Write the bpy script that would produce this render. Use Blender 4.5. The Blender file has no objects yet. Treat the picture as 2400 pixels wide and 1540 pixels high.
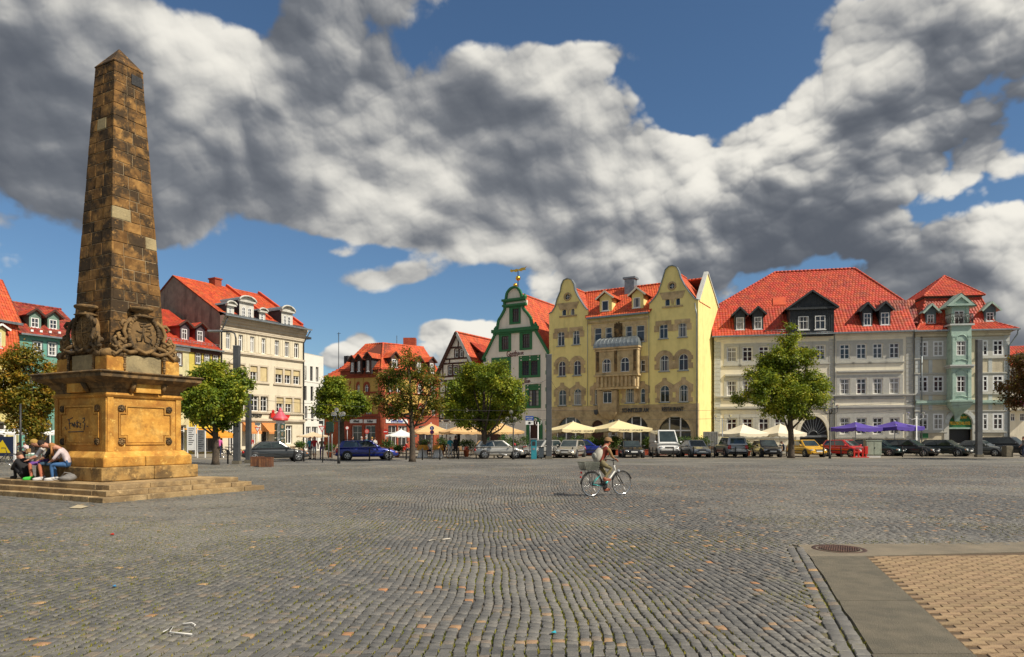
import bpy, bmesh, math, random
import numpy as np
from mathutils import Vector, Matrix
from mathutils.geometry import tessellate_polygon
R = random.Random(7)
S = bpy.context.scene
COL = S.collection
# ------------------------------------------------------------------ camera, sky, sun, exposure
F, CX, HZ, EYE = 1600.0, 1200.0, 1023.0, 1.76      # focal length, centre and horizon in photo pixels, eye height in metres
cam = bpy.data.cameras.new('camera'); camo = bpy.data.objects.new('camera', cam); COL.objects.link(camo)
camo.location = (0, 0, EYE); camo.rotation_euler = (math.pi/2, 0, 0)
cam.sensor_width = 36.0; cam.lens = 36.0*F/2400.0; cam.shift_y = (HZ-770.0)/2400.0
cam.clip_start = 0.1; cam.clip_end = 3000.0
S.camera = camo
SUN_EL, SUN_AZ = math.radians(45), math.radians(119)     # azimuth measured from +Y towards +X
SD = Vector((math.sin(SUN_AZ)*math.cos(SUN_EL), math.cos(SUN_AZ)*math.cos(SUN_EL), math.sin(SUN_EL)))
sl = bpy.data.lights.new('sun', 'SUN'); sl.energy = 3.1; sl.angle = math.radians(0.5); sl.color = (1.0, 0.91, 0.76)
so = bpy.data.objects.new('sun', sl); COL.objects.link(so)
so.rotation_euler = (-SD).to_track_quat('-Z', 'Y').to_euler()
S.view_settings.view_transform = 'Standard'; S.view_settings.look = 'None'
S.view_settings.exposure = 0.75; S.view_settings.gamma = 1.0; S.view_settings.use_curve_mapping = False
try:
    S.cycles.max_bounces = 6; S.cycles.diffuse_bounces = 3; S.cycles.glossy_bounces = 3
    S.cycles.transparent_max_bounces = 8; S.cycles.transmission_bounces = 4
    S.cycles.use_denoising = True; S.cycles.sample_clamp_indirect = 6
except Exception: pass

class NT:
    """small helper that strings shader nodes together"""
    def __init__(s, t): s.t = t
    def n(s, ty, **kw):
        o = s.t.nodes.new(ty)
        for k, v in kw.items(): setattr(o, k, v)
        return o
    def put(s, sock, v):
        if hasattr(v, 'is_output'): s.t.links.new(v, sock)
        elif v is not None: sock.default_value = v
    def m(s, op, a, b=None, c=None, clamp=False):
        o = s.n('ShaderNodeMath', operation=op, use_clamp=clamp)
        for i, v in enumerate((a, b, c)):
            if v is not None: s.put(o.inputs[i], v)
        return o.outputs[0]
    def vm(s, op, a, b=None, c=None):
        o = s.n('ShaderNodeVectorMath', operation=op)
        for i, v in enumerate((a, b, c)):
            if v is not None: s.put(o.inputs[i], v)
        return o.outputs[0]
    def mix(s, f, a, b, bt='MIX'):
        o = s.n('ShaderNodeMix', data_type='RGBA', blend_type=bt)
        s.put(o.inputs[0], f)
        for i, v in ((6, a), (7, b)):
            s.put(o.inputs[i], v if hasattr(v, 'is_output') else (v[0], v[1], v[2], 1))
        return o.outputs[2]
    def noise(s, vec, scale, detail=4, rough=.55, lac=2.0, dist=0):
        o = s.n('ShaderNodeTexNoise'); s.put(o.inputs['Vector'], vec)
        o.inputs['Scale'].default_value = scale; o.inputs['Detail'].default_value = detail
        o.inputs['Roughness'].default_value = rough; o.inputs['Lacunarity'].default_value = lac
        o.inputs['Distortion'].default_value = dist
        return o.outputs['Fac']
    def voro(s, vec, scale, detail=3, rough=.5):
        o = s.n('ShaderNodeTexVoronoi', feature='SMOOTH_F1'); s.put(o.inputs['Vector'], vec)
        o.inputs['Scale'].default_value = scale; o.inputs['Detail'].default_value = detail
        o.inputs['Roughness'].default_value = rough; o.inputs['Smoothness'].default_value = .35
        o.normalize = True
        return o.outputs['Distance']
    def smooth(s, x, a, b):
        o = s.n('ShaderNodeMapRange', interpolation_type='SMOOTHSTEP')
        s.put(o.inputs[0], x); o.inputs[1].default_value = a; o.inputs[2].default_value = b
        return o.outputs[0]
    def lin(s, x, a, b, c=0., d=1.):
        o = s.n('ShaderNodeMapRange'); s.put(o.inputs[0], x)
        for i, v in ((1, a), (2, b), (3, c), (4, d)): o.inputs[i].default_value = v
        return o.outputs[0]
    def ramp(s, x, stops, const=False):
        o = s.n('ShaderNodeValToRGB'); s.put(o.inputs[0], x)
        cr = o.color_ramp
        if const: cr.interpolation = 'CONSTANT'
        while len(cr.elements) < len(stops): cr.elements.new(.5)
        for e, (p, c) in zip(cr.elements, stops): e.position = p; e.color = (c[0], c[1], c[2], 1)
        return o.outputs[0]

SKYK = 0.12
# cloud masses as (photo px, photo py, half width, half height, amount): + cloud, - clear sky
BLOBS = [
 (120,330,330,240,.30), (480,130,330,150,.30), (760,230,230,150,.26), (600,400,240,110,.30), (400,540,170,60,.18),
 (0,80,300,170,.12), (870,450,200,90,.24), (960,520,95,50,.26), (60,590,200,45,.12), (395,505,60,60,.12), (250,690,300,60,-.12),
 (1100,270,170,100,.28), (1340,230,110,90,.34), (1260,400,300,110,.36), (1600,410,170,80,.30), (1480,530,420,65,.34), (1850,545,230,55,.34), (1300,600,330,30,.2),
 (1400,125,150,40,.10), (970,40,90,40,.06), (1240,85,50,60,.08), (1000,110,90,60,-.10), (640,20,120,30,-.1),
 (1980,290,170,80,.32), (2250,330,220,130,.32), (2180,90,290,110,.26), (1990,40,100,50,.16),
 (1590,100,230,110,-.36), (1180,60,170,50,-.2), (1450,40,160,50,-.2), (1420,125,90,34,.22), (1690,220,140,100,-.34), (1180,60,230,60,-.06), (1850,140,80,100,-.18), (1240,95,40,50,.12), (1560,200,60,30,.1), (1600,60,60,30,.1), (1450,30,90,30,.1), (1600,250,70,50,-.16),
 (2240,480,280,44,-.40), (1940,420,90,24,.12), (2060,600,110,100,.34), (2330,600,150,90,.28), (2200,680,260,70,.32), (1720,690,90,30,.14), (2390,790,90,50,.3), (1880,640,120,40,.18),
 (700,700,400,90,-.46), (600,570,110,40,-.26), (850,590,150,36,-.40), (1080,690,130,50,-.30), (1100,720,60,60,-.2),
 (890,668,150,34,.36), (980,640,80,24,.26), (792,592,60,14,.26), (850,800,44,40,.42), (800,832,50,20,.36), (1080,785,100,34,.5), (1040,770,40,20,.4),
]
# brighter and darker parts of the clouds, same form
TONES = [
 (100,380,280,180,-.26), (60,60,260,120,-.14), (500,440,220,110,-.30), (300,230,160,90,-.08), (450,70,130,70,.22), (750,250,160,70,.16), (560,160,160,90,.08),
 (960,500,80,34,.34), (900,430,110,50,.10), (1000,560,90,30,-.1), (395,500,40,50,.3), (60,580,130,40,.18), (80,470,100,40,.1),
 (1100,270,100,70,-.20), (1060,190,90,36,.22), (1350,200,80,60,.34), (1420,290,90,50,.26), (1200,390,150,60,-.14), (1320,370,140,50,.18), (1400,440,140,40,-.12), (1640,390,120,50,.26), (1300,500,150,40,.10),
 (1560,540,250,34,-.24), (1900,550,200,50,-.36), (1800,470,110,24,-.1), (1300,590,240,20,.22), (1480,605,120,14,.2), (1240,640,160,18,-.2),
 (1850,280,70,60,.20), (2020,330,150,50,-.14), (2290,320,150,80,-.16), (2120,60,190,80,-.14), (2300,180,100,60,.10), (1960,220,120,30,.2), (2200,420,160,30,.08),
 (2060,530,60,40,.3), (2330,560,90,40,.08), (2200,640,120,30,-.1), (880,668,140,40,.26), (835,810,90,40,.45), (1080,785,130,40,.5), (1700,690,60,30,.3), (792,592,80,20,.2),
]
# ------------------------------------------------------------------ cloud cover, computed over the whole upper hemisphere of directions
_lr = np.random.RandomState(11)
_LAT = _lr.rand(64, 64, 64).astype(np.float32)
_PTS = _lr.rand(32, 32, 32, 3).astype(np.float32)
def vnoise(p):
    i = np.floor(p).astype(np.int32); f = (p-i).astype(np.float32); f = f*f*f*(f*(f*6-15)+10); i &= 63; j = (i+1) & 63
    x0, y0, z0 = i[..., 0], i[..., 1], i[..., 2]; x1, y1, z1 = j[..., 0], j[..., 1], j[..., 2]; fx, fy, fz = f[..., 0], f[..., 1], f[..., 2]
    a = _LAT[x0, y0, z0]*(1-fx)+_LAT[x1, y0, z0]*fx; b = _LAT[x0, y1, z0]*(1-fx)+_LAT[x1, y1, z0]*fx
    c = _LAT[x0, y0, z1]*(1-fx)+_LAT[x1, y0, z1]*fx; d = _LAT[x0, y1, z1]*(1-fx)+_LAT[x1, y1, z1]*fx
    return (a*(1-fy)+b*fy)*(1-fz)+(c*(1-fy)+d*fy)*fz
def fbm(p, o, rough=.55):
    s = 0; a = 1; t = 0
    for k_ in range(o):
        s = s+a*vnoise(p*(2.03**k_)+17.3*k_); t += a; a *= rough
    return s/t-.5
def worley(p):
    i = np.floor(p).astype(np.int32); best = np.full(p.shape[:-1], 9., np.float32)
    for a in (-1, 0, 1):
        for b in (-1, 0, 1):
            for c in (-1, 0, 1):
                q = i+np.array((a, b, c)); w = q & 31
                dd = q+_PTS[w[..., 0], w[..., 1], w[..., 2]]-p
                best = np.minimum(best, (dd*dd).sum(-1))
    return np.sqrt(best)
def billow(p):
    return (.42-worley(p))+.5*(.42-worley(p*2.1+5))+.25*(.42-worley(p*4.3+9))
def cloud_layer(az, el):
    """grid of directions (el rows rising) -> cloud colour, cloud cover"""
    ce = np.cos(el); d = np.stack((np.sin(az)*ce, np.cos(az)*ce, np.sin(el)), -1).astype(np.float32)
    inside = np.clip((.80-np.abs(az))/.12, 0, 1)*np.clip((.72-el)/.12, 0, 1)          # beyond the frame the same broken cloud goes on
    cov = (.12-.14*inside).astype(np.float32)
    for px, py, sx, sy, am in BLOBS:
        a = math.atan((px-CX)/F); e = math.atan((HZ-py)/F*math.cos(a))
        wx = F/(sx*math.cos(a)**2); wy = F/(sy*math.cos(a)*math.cos(e)**2)
        cov += am*np.exp(-.8*(((az-a)*wx)**2+((el-e)*wy)**2))
    tone = np.zeros_like(cov)
    for px, py, sx, sy, am in TONES:
        a = math.atan((px-CX)/F); e = math.atan((HZ-py)/F*math.cos(a))
        wx = F/(sx*math.cos(a)**2); wy = F/(sy*math.cos(a)*math.cos(e)**2)
        tone += am*np.exp(-.8*(((az-a)*wx)**2+((el-e)*wy)**2))
    da = az[0, 1]-az[0, 0]; de = el[1, 0]-el[0, 0]
    def toward(A, x, y):
        """the field seen a little further towards the light (right and up)"""
        i_, j_ = max(1, int(round(y/de))), max(1, int(round(x/da)))
        return np.pad(A, ((0, i_), (0, j_)), mode='edge')[i_:, j_:]
    p = d*np.array((1, 1, 1.2), np.float32)
    w = np.stack([fbm(p*3.3+o, 3) for o in (3.1, 9.7, 21.3)], -1); p = p+w*.07
    w2 = np.stack([fbm(p*24+o, 3) for o in (1.1, 5.7, 11.3)], -1); pb = p+w2*.012
    n = fbm(p*5.4+2, 4, .5); nf = fbm(p*34+7, 5, .62)
    b1, b2, b3, b4, b5 = [.40-worley(pb*s_+o)**2 for s_, o in ((7.5, 40), (15, 11), (31, 23), (64, 5), (130, 17))]     # puffs upon puffs
    puff = np.clip(.80+1.8*fbm(p*2.4+60, 2), .45, 1)             # where the cloud is cauliflower-like and where it is ragged
    h0 = 1.0*n+.36*b1*puff; h1 = h0+.25*b2*puff; h2 = h1+.14*b3*puff; hgt = h2+(.07*b4+.035*b5)*puff+.12*nf*(1.3-puff)
    D = .76*cov+hgt-.055
    fine = hgt-toward(hgt, .002, .004); med = h2-toward(h2, .006, .012); mid = h1-toward(h1, .013, .026); big = h0-toward(h0, .035, .07)
    thick = np.clip(D, 0, .6)
    lit = .55+1.15*tone+2.1*fine+1.7*med+1.0*mid+1.05*big-.44*thick+.3*n+.16*(b2+b3)*puff
    lit = .5+.54*np.tanh((lit-.5)*2.1); lit = np.clip(lit, 0, 1)
    xs = [0, .25, .5, .75, 1]; cols = np.array([(.062, .070, .085), (.108, .116, .130), (.195, .198, .202), (.34, .334, .315), (.54, .52, .47)])
    rgb = np.stack([np.interp(lit, xs, cols[:, c]) for c in range(3)], -1)
    al = np.clip((D+.01)/.10, 0, 1); al = al*al*(3-2*al)
    return rgb.astype(np.float32), al.astype(np.float32)
AZW, ELW = math.radians(46), math.radians(46)
def cloud_image(name, w, h, a0, a1, e1):
    az = a0+(np.arange(w, dtype=np.float32)+.5)/w*(a1-a0); el = (np.arange(h, dtype=np.float32)+.5)/h*e1
    A, E = np.meshgrid(az, el); rgb, al = cloud_layer(A, E); out = np.concatenate((rgb, al[..., None]), -1)
    im = bpy.data.images.new(name, w, h, alpha=True, float_buffer=True)
    im.colorspace_settings.name = 'Non-Color'; im.alpha_mode = 'CHANNEL_PACKED'
    im.pixels.foreach_set(np.ascontiguousarray(out, np.float32).ravel()); im.update(); im.pack()
    return im
wd = bpy.data.worlds.new('World'); S.world = wd; wd.use_nodes = True
wt = wd.node_tree; wt.nodes.clear(); k = NT(wt)
sky = k.n('ShaderNodeTexSky', sky_type='NISHITA'); sky.sun_disc = False
sky.sun_elevation = SUN_EL; sky.sun_rotation = SUN_AZ; sky.altitude = 200; sky.air_density = 1.0; sky.dust_density = .5; sky.ozone_density = 3.0
dirn = k.vm('NORMALIZE', k.n('ShaderNodeTexCoord').outputs['Generated'])
sp = k.n('ShaderNodeSeparateXYZ'); k.put(sp.inputs[0], dirn)
azs = k.m('ARCTAN2', sp.outputs[0], sp.outputs[1]); els = k.m('ARCSINE', k.m('MAXIMUM', sp.outputs[2], .001))
def cloud_node(im, a0, a1, e1):
    cb = k.n('ShaderNodeCombineXYZ'); k.put(cb.inputs[0], k.lin(azs, a0, a1)); k.put(cb.inputs[1], k.lin(els, 0, e1))
    it = k.n('ShaderNodeTexImage'); it.image = im; it.extension = 'EXTEND'; k.put(it.inputs[0], cb.outputs[0]); return it.outputs
whole = cloud_node(cloud_image('cloud_cover', 1440, 360, -math.pi, math.pi, math.pi/2), -math.pi, math.pi, math.pi/2)
part = cloud_node(cloud_image('cloud_cover_square', 1800, 900, -AZW, AZW, ELW), -AZW, AZW, ELW)       # the part over the square, finer
sel = k.m('MULTIPLY', k.m('LESS_THAN', k.m('ABSOLUTE', azs), AZW*.99), k.m('LESS_THAN', els, ELW*.99))
cc = k.vm('SCALE', k.mix(sel, whole['Color'], part['Color'])); cc.node.inputs['Scale'].default_value = 1.0/SKYK
cal = k.m('ADD', k.m('MULTIPLY', whole['Alpha'], k.m('SUBTRACT', 1., sel)), k.m('MULTIPLY', part['Alpha'], sel))
blue = k.mix(1.0, sky.outputs[0], (.36, .43, .465), 'MULTIPLY')
bg = k.n('ShaderNodeBackground'); k.put(bg.inputs['Color'], k.mix(cal, blue, cc)); bg.inputs['Strength'].default_value = SKYK
wt.links.new(bg.outputs[0], k.n('ShaderNodeOutputWorld').inputs[0])
try: wd.cycles.sampling_method = 'MANUAL'; wd.cycles.sample_map_resolution = 1024
except Exception: pass
# ------------------------------------------------------------------ helpers
def gp(px, py):
    """point on the ground seen at a photo pixel"""
    y = EYE*F/(py-HZ); return ((px-CX)/F*y, y)
def at(px, py, Y):
    """point at distance Y seen at a photo pixel"""
    return ((px-CX)/F*Y, Y, EYE+(HZ-py)/F*Y)
def link(o, parent=None):
    COL.objects.link(o)
    if parent is not None: o.parent = parent
    return o
def tag(o, label=None, cat=None, group=None, kind=None):
    if label: o['label'] = label
    if cat: o['category'] = cat
    if group: o['group'] = group
    if kind: o['kind'] = kind
    return o
def thing(name, label, cat, loc=(0, 0, 0), rz=0, group=None):
    o = bpy.data.objects.new(name, None); o.empty_display_size = .2
    o.location = loc; o.rotation_euler = (0, 0, rz); link(o)
    return tag(o, label, cat, group)
def dup(o, parent=None):
    c = o.copy(); COL.objects.link(c); c.parent = parent
    for ch in list(o.children): dup(ch, c)
    return c
class MB:
    """collects faces of one mesh"""
    def __init__(s): s.v = []; s.f = []; s.mi = []; s.sm = []
    def add(s, vs, fs, mi=0, sm=False, M=None):
        b = len(s.v); s.v += [tuple(M @ Vector(v)) if M is not None else tuple(v) for v in vs]
        for f in fs: s.f.append([b+i for i in f]); s.mi.append(mi); s.sm.append(sm)
        return s
    def box(s, a, b, mi=0, M=None, taper=0):
        (x0, y0, z0), (x1, y1, z1) = [min(p, q) for p, q in zip(a, b)], [max(p, q) for p, q in zip(a, b)]
        t = taper
        vs = [(x0, y0, z0), (x1, y0, z0), (x1, y1, z0), (x0, y1, z0), (x0+t, y0+t, z1), (x1-t, y0+t, z1), (x1-t, y1-t, z1), (x0+t, y1-t, z1)]
        return s.add(vs, [(3, 2, 1, 0), (4, 5, 6, 7), (0, 1, 5, 4), (1, 2, 6, 5), (2, 3, 7, 6), (3, 0, 4, 7)], mi, M=M)
    def bar(s, p, q, w, h=None, mi=0, up=(0, 0, 1)):
        """square bar from p to q"""
        p, q = Vector(p), Vector(q); h = h or w; d = (q-p).normalized(); u = Vector(up)
        if abs(d.dot(u)) > .98: u = Vector((1, 0, 0))
        a = d.cross(u).normalized()*w/2; b = a.cross(d).normalized()*h/2
        vs = [p-a-b, p+a-b, p+a+b, p-a+b, q-a-b, q+a-b, q+a+b, q-a+b]
        return s.add(vs, [(0, 1, 2, 3), (7, 6, 5, 4), (4, 5, 1, 0), (5, 6, 2, 1), (6, 7, 3, 2), (7, 4, 0, 3)], mi)
    def tube(s, pts, r, n=8, mi=0, cap=True, sm=True):
        pts = [Vector(p) for p in pts]; rs = r if isinstance(r, (list, tuple)) else [r]*len(pts)
        rings = []; ref = None
        for i, p in enumerate(pts):
            d = (pts[min(i+1, len(pts)-1)]-pts[max(i-1, 0)])
            d = d.normalized() if d.length > 1e-9 else Vector((0, 0, 1))
            if ref is None or abs(d.dot(ref)) > .95: ref = Vector((1, 0, 0)) if abs(d.x) < .8 else Vector((0, 1, 0))
            a = d.cross(ref).normalized(); b = d.cross(a)
            rings.append([p+(a*math.cos(t)+b*math.sin(t))*rs[i] for t in [2*math.pi*j/n for j in range(n)]])
        vs = [v for g in rings for v in g]; fs = []
        for i in range(len(pts)-1):
            for j in range(n): fs.append((i*n+j, i*n+(j+1) % n, (i+1)*n+(j+1) % n, (i+1)*n+j))
        if cap: fs += [tuple(range(n))[::-1], tuple(range((len(pts)-1)*n, len(pts)*n))]
        fs = [f[::-1] for f in fs]
        return s.add(vs, fs, mi, sm)
    def lathe(s, prof, c=(0, 0, 0), n=16, mi=0, sm=True, M=None, sx=1, sy=1):
        """profile of (radius, height) turned about z"""
        vs = []; fs = []; m = len(prof)
        for j in range(n):
            t = 2*math.pi*j/n
            for r, z in prof: vs.append((c[0]+r*math.cos(t)*sx, c[1]+r*math.sin(t)*sy, c[2]+z))
        for j in range(n):
            for i in range(m-1): fs.append((j*m+i, ((j+1) % n)*m+i, ((j+1) % n)*m+i+1, j*m+i+1))
        return s.add(vs, fs, mi, sm, M)
    def ball(s, c, r, n=12, m=8, mi=0, M=None):
        rr = r if isinstance(r, (tuple, list)) else (r, r, r)
        prof = [(math.sin(math.pi*i/m), -math.cos(math.pi*i/m)) for i in range(m+1)]; prof[0] = (.001, -1); prof[-1] = (.001, 1)
        b = len(s.v); s.lathe(prof, (0, 0, 0), n, mi)
        T = Matrix.Translation(Vector(c)) @ (M if M is not None else Matrix()) @ Matrix.Diagonal((*rr, 1))
        for i in range(b, len(s.v)): s.v[i] = tuple(T @ Vector(s.v[i]))
        return s
    def plate(s, outer, holes=(), M=None, d0=0., d1=None, mi=0, back=False):
        """flat outline (x, z) with holes in the plane y=d0, with edges going back to y=d1"""
        d1 = d0 if d1 is None else d1
        pts = [[Vector((x, z, 0)) for x, z in lp] for lp in [outer, *holes]]
        tr = tessellate_polygon(pts); flat = [p for lp in pts for p in lp]
        vs = [(p.x, d0, p.y) for p in flat]; fs = []
        for t in tr:
            a, b, c = [flat[i] for i in t]; cr = (b-a).cross(c-a).z
            if abs(cr) < 1e-9: continue
            fs.append(tuple(t) if cr > 0 else tuple(t)[::-1])
        s.add(vs, fs, mi, M=M)
        if back: s.add([(p.x, d1, p.y) for p in flat], [f[::-1] for f in fs], mi, M=M)
        if d1 != d0:
            for k_, lp in enumerate(pts):
                area = sum(lp[i].x*lp[(i+1) % len(lp)].y-lp[(i+1) % len(lp)].x*lp[i].y for i in range(len(lp)))
                if (area < 0) == (k_ == 0): lp = lp[::-1]
                n = len(lp); vs = [(p.x, d0, p.y) for p in lp]+[(p.x, d1, p.y) for p in lp]
                s.add(vs, [(i, n+i, n+(i+1) % n, (i+1) % n) for i in range(n)], mi, M=M)
        return s
    def make(s, name, mats, parent=None, kind=None, bevel=0):
        me = bpy.data.meshes.new(name); me.from_pydata(s.v, [], s.f)
        mats = mats if isinstance(mats, (list, tuple)) else [mats]
        for m in mats: me.materials.append(m)
        if len(mats) > 1: me.polygons.foreach_set('material_index', s.mi)
        if any(s.sm): me.polygons.foreach_set('use_smooth', s.sm)
        me.update()
        o = bpy.data.objects.new(name, me)
        if bevel:
            b = o.modifiers.new('bevel', 'BEVEL'); b.width = bevel; b.segments = 2; b.limit_method = 'ANGLE'
        link(o, parent)
        if kind: o['kind'] = kind
        return o
def obj(name, me, parent=None, loc=(0, 0, 0), rz=0):
    o = bpy.data.objects.new(name, me); o.location = loc; o.rotation_euler = (0, 0, rz); return link(o, parent)
def text(name, body, size, mat, parent, u, w, z, width=None, depth=.03, bold=.0, align='CENTER', shear=0, rot=None):
    """raised lettering standing on a facade, as a real mesh"""
    cu = bpy.data.curves.new(name, 'FONT'); cu.body = body; cu.size = size; cu.extrude = depth/2; cu.offset = bold
    cu.align_x = align; cu.align_y = 'CENTER'; cu.resolution_u = 2; cu.shear = shear
    t = bpy.data.objects.new(name, cu); COL.objects.link(t)
    dg = bpy.context.evaluated_depsgraph_get(); me = bpy.data.meshes.new_from_object(t.evaluated_get(dg))
    bpy.data.objects.remove(t); me.name = name
    for p in me.polygons: p.material_index = 0
    me.materials.clear(); me.materials.append(mat)
    xs = [v.co.x for v in me.vertices]; wd_ = max(xs)-min(xs)
    o = bpy.data.objects.new(name, me); o.location = (u, w, z); o.rotation_euler = rot or (math.pi/2, 0, 0)
    if width: o.scale = (width/wd_, 1, 1)
    return link(o, parent)

# ------------------------------------------------------------------ materials
MATS = {}
def mat(name, col, col2=None, scale=2.0, rough=.8, metal=0., bump=0., bscale=30., rnd=0., island=0., dirt=None, dscale=.7, damt=.5, spec=.5, coat=0., streak=False, trans=0., detail=5):
    if name in MATS: return MATS[name]
    m = bpy.data.materials.new(name); m.use_nodes = True; t = m.node_tree; k = NT(t)
    b = t.nodes['Principled BSDF']
    co = k.n('ShaderNodeTexCoord').outputs['Object']
    c = col
    if col2 is not None:
        nf = k.smooth(k.noise(co, scale, detail, .6), .32, .68); c = k.mix(nf, col, col2)
    if dirt is not None:
        dv = k.vm('MULTIPLY', co, (1, 1, .18)) if streak else co
        c = k.mix(k.m('MULTIPLY', k.smooth(k.noise(dv, dscale, 6, .65), .46, .72), damt), c, dirt)
    if rnd or island:
        r = k.n('ShaderNodeObjectInfo').outputs['Random'] if rnd else 0.
        if island:
            r = k.m('FRACT', k.m('ADD', r, k.n('ShaderNodeNewGeometry').outputs['Random Per Island']))
        hs = k.n('ShaderNodeHueSaturation'); k.put(hs.inputs['Color'], c if hasattr(c, 'is_output') else (c[0], c[1], c[2], 1))
        am = rnd or island
        k.put(hs.inputs['Value'], k.lin(r, 0, 1, 1-am, 1+am)); k.put(hs.inputs['Hue'], k.lin(k.m('FRACT', k.m('MULTIPLY', r, 7.31)), 0, 1, .5-am*.03, .5+am*.03))
        c = hs.outputs[0]
    k.put(b.inputs['Base Color'], c if hasattr(c, 'is_output') else (c[0], c[1], c[2], 1))
    b.inputs['Roughness'].default_value = rough; b.inputs['Metallic'].default_value = metal
    b.inputs['Specular IOR Level'].default_value = spec; b.inputs['Coat Weight'].default_value = coat
    b.inputs['Coat Roughness'].default_value = .06
    if trans: b.inputs['Transmission Weight'].default_value = trans
    if bump:
        bp = k.n('ShaderNodeBump'); bp.inputs['Strength'].default_value = min(1, bump); bp.inputs['Distance'].default_value = .02*max(1, bump)
        k.put(bp.inputs['Height'], k.noise(co, bscale, 5, .6)); t.links.new(bp.outputs[0], b.inputs['Normal'])
    MATS[name] = m
    return m
def plaster(name, c, d=.82, dirt=(.16, .14, .11), damt=.35):
    return mat(name, c, tuple(x*d for x in c), 1.3, .9, bump=.25, bscale=22, dirt=dirt, dscale=1.1, damt=damt, streak=True)
M_white = mat('white_paint', (.82, .82, .80), (.74, .74, .73), 8, .5)
M_glass = mat('window_glass', (.018, .022, .028), (.06, .05, .045), 1.4, .06, rnd=.5, spec=.7)
M_redglass = mat('window_glass_curtained', (.05, .012, .01), (.02, .02, .024), 2.2, .07, rnd=.5, spec=.6)
M_black = mat('black_iron', (.012, .012, .014), (.03, .03, .03), 12, .5)
M_darksteel = mat('dark_steel', (.035, .04, .048), (.055, .06, .066), 3, .45, metal=.3)
M_greysteel = mat('grey_steel', (.22, .23, .24), (.30, .31, .32), 4, .45, metal=.4)
M_zinc = mat('zinc', (.20, .23, .25), (.30, .33, .34), 3, .42, metal=.6)
M_tile = mat('roof_tile', (.52, .062, .020), (.40, .040, .016), 1.2, .62, island=.20, dirt=(.17, .06, .035), dscale=.9, damt=.55)
M_tile2 = mat('roof_tile_orange', (.62, .105, .026), (.50, .070, .020), 1.2, .65, island=.2, dirt=(.24, .085, .04), dscale=.9, damt=.5)
M_tiled = mat('roof_tile_old', (.34, .055, .026), (.24, .04, .025), 1.5, .7, island=.42, dirt=(.10, .05, .04), dscale=.8, damt=.6)
M_under = mat('roof_underlay', (.16, .04, .022), rough=.9)
M_brick = mat('red_brick', (.36, .075, .03), (.26, .05, .025), 3, .85, bump=.4, bscale=18)
M_sand = mat('facade_sandstone', (.60, .46, .26), (.48, .35, .19), 2.0, .9, bump=.5, bscale=14, rnd=.16, dirt=(.10, .07, .045), dscale=1.3, damt=.55)
M_wood = mat('brown_timber', (.085, .032, .020), (.05, .02, .014), 6, .8)
M_trunk = mat('tree_bark', (.10, .072, .05), (.05, .04, .03), 9, .95, bump=.8, bscale=24)
M_terra = mat('terracotta', (.48, .13, .05), (.38, .10, .04), 5, .8)
M_red = mat('red_plastic', (.55, .02, .015), rough=.4)
M_gold = mat('gilded_metal', (.80, .45, .06), rough=.25, metal=.9)
M_skin = mat('skin', (.52, .26, .17), (.44, .20, .13), 6, .6)
M_skin2 = mat('sunburnt_skin', (.52, .18, .10), rough=.6)

# ------------------------------------------------------------------ facades
WR = random.Random(77); M_curt = mat('net_curtain', (.42, .40, .36), (.30, .29, .27), 7, .9)
class Fac:
    """vertical plane through two ground points; local axes: u along it, w into the building, z up"""
    def __init__(s, pl, Yl, pr, Yr):
        a = Vector(((pl-CX)/F*Yl, Yl)); b = Vector(((pr-CX)/F*Yr, Yr)); s.o = a; s.L = (b-a).length; s.d = (b-a)/s.L
        s.n = Vector((-s.d.y, s.d.x)); s.rz = math.atan2(s.d.y, s.d.x)
    def thing(s, name, label, cat, group=None): return thing(name, label, cat, (s.o.x, s.o.y, 0), s.rz, group)
    def uz(s, px, py, w=0.):
        r = Vector(((px-CX)/F, 1.0)); t = (s.o+s.n*w).dot(s.n)/r.dot(s.n)
        return ((r*t-s.o).dot(s.d), EYE+(HZ-py)/F*t)
    def u(s, px, w=0.): return s.uz(px, HZ, w)[0]
    def z(s, px, py, w=0.): return s.uz(px, py, w)[1]
    def onroof(s, px, py, z0, w0, k_):
        """where the sight line meets the roof plane z = z0 + k (w - w0): (u, w, z)"""
        r = Vector(((px-CX)/F, 1.0)); c = (HZ-py)/F
        a = r.dot(s.n); b = -s.o.dot(s.n)
        t = (z0+k_*(b-w0)-EYE)/(c-k_*a); p = r*t-s.o
        return (p.dot(s.d), p.dot(s.n), EYE+c*t)
    def box(s, x0, y0, x1, y1, w=0.):
        u0, u1 = s.u(x0, w), s.u(x1, w); xm = (x0+x1)/2
        return (u0, s.z(xm, y1, w), u1, s.z(xm, y0, w))
def rect(b): u0, z0, u1, z1 = b; return [(u0, z0), (u1, z0), (u1, z1), (u0, z1)]
def grow(b, a, c=None, e=None): c = a if c is None else c; e = c if e is None else e; return (b[0]-a, b[1]-c, b[2]+a, b[3]+e)
def arch(b, rise=None, n=8):
    """outline of an opening with a round head inside box b"""
    u0, z0, u1, z1 = b; r = (u1-u0)/2; h = rise or r; cu = (u0+u1)/2; zs = z1-h
    return [(u0, z0), (u1, z0), (u1, zs)]+[(cu+r*math.cos(t), zs+h*math.sin(t)) for t in [math.pi*i/n for i in range(1, n)]]+[(u0, zs)]
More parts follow.
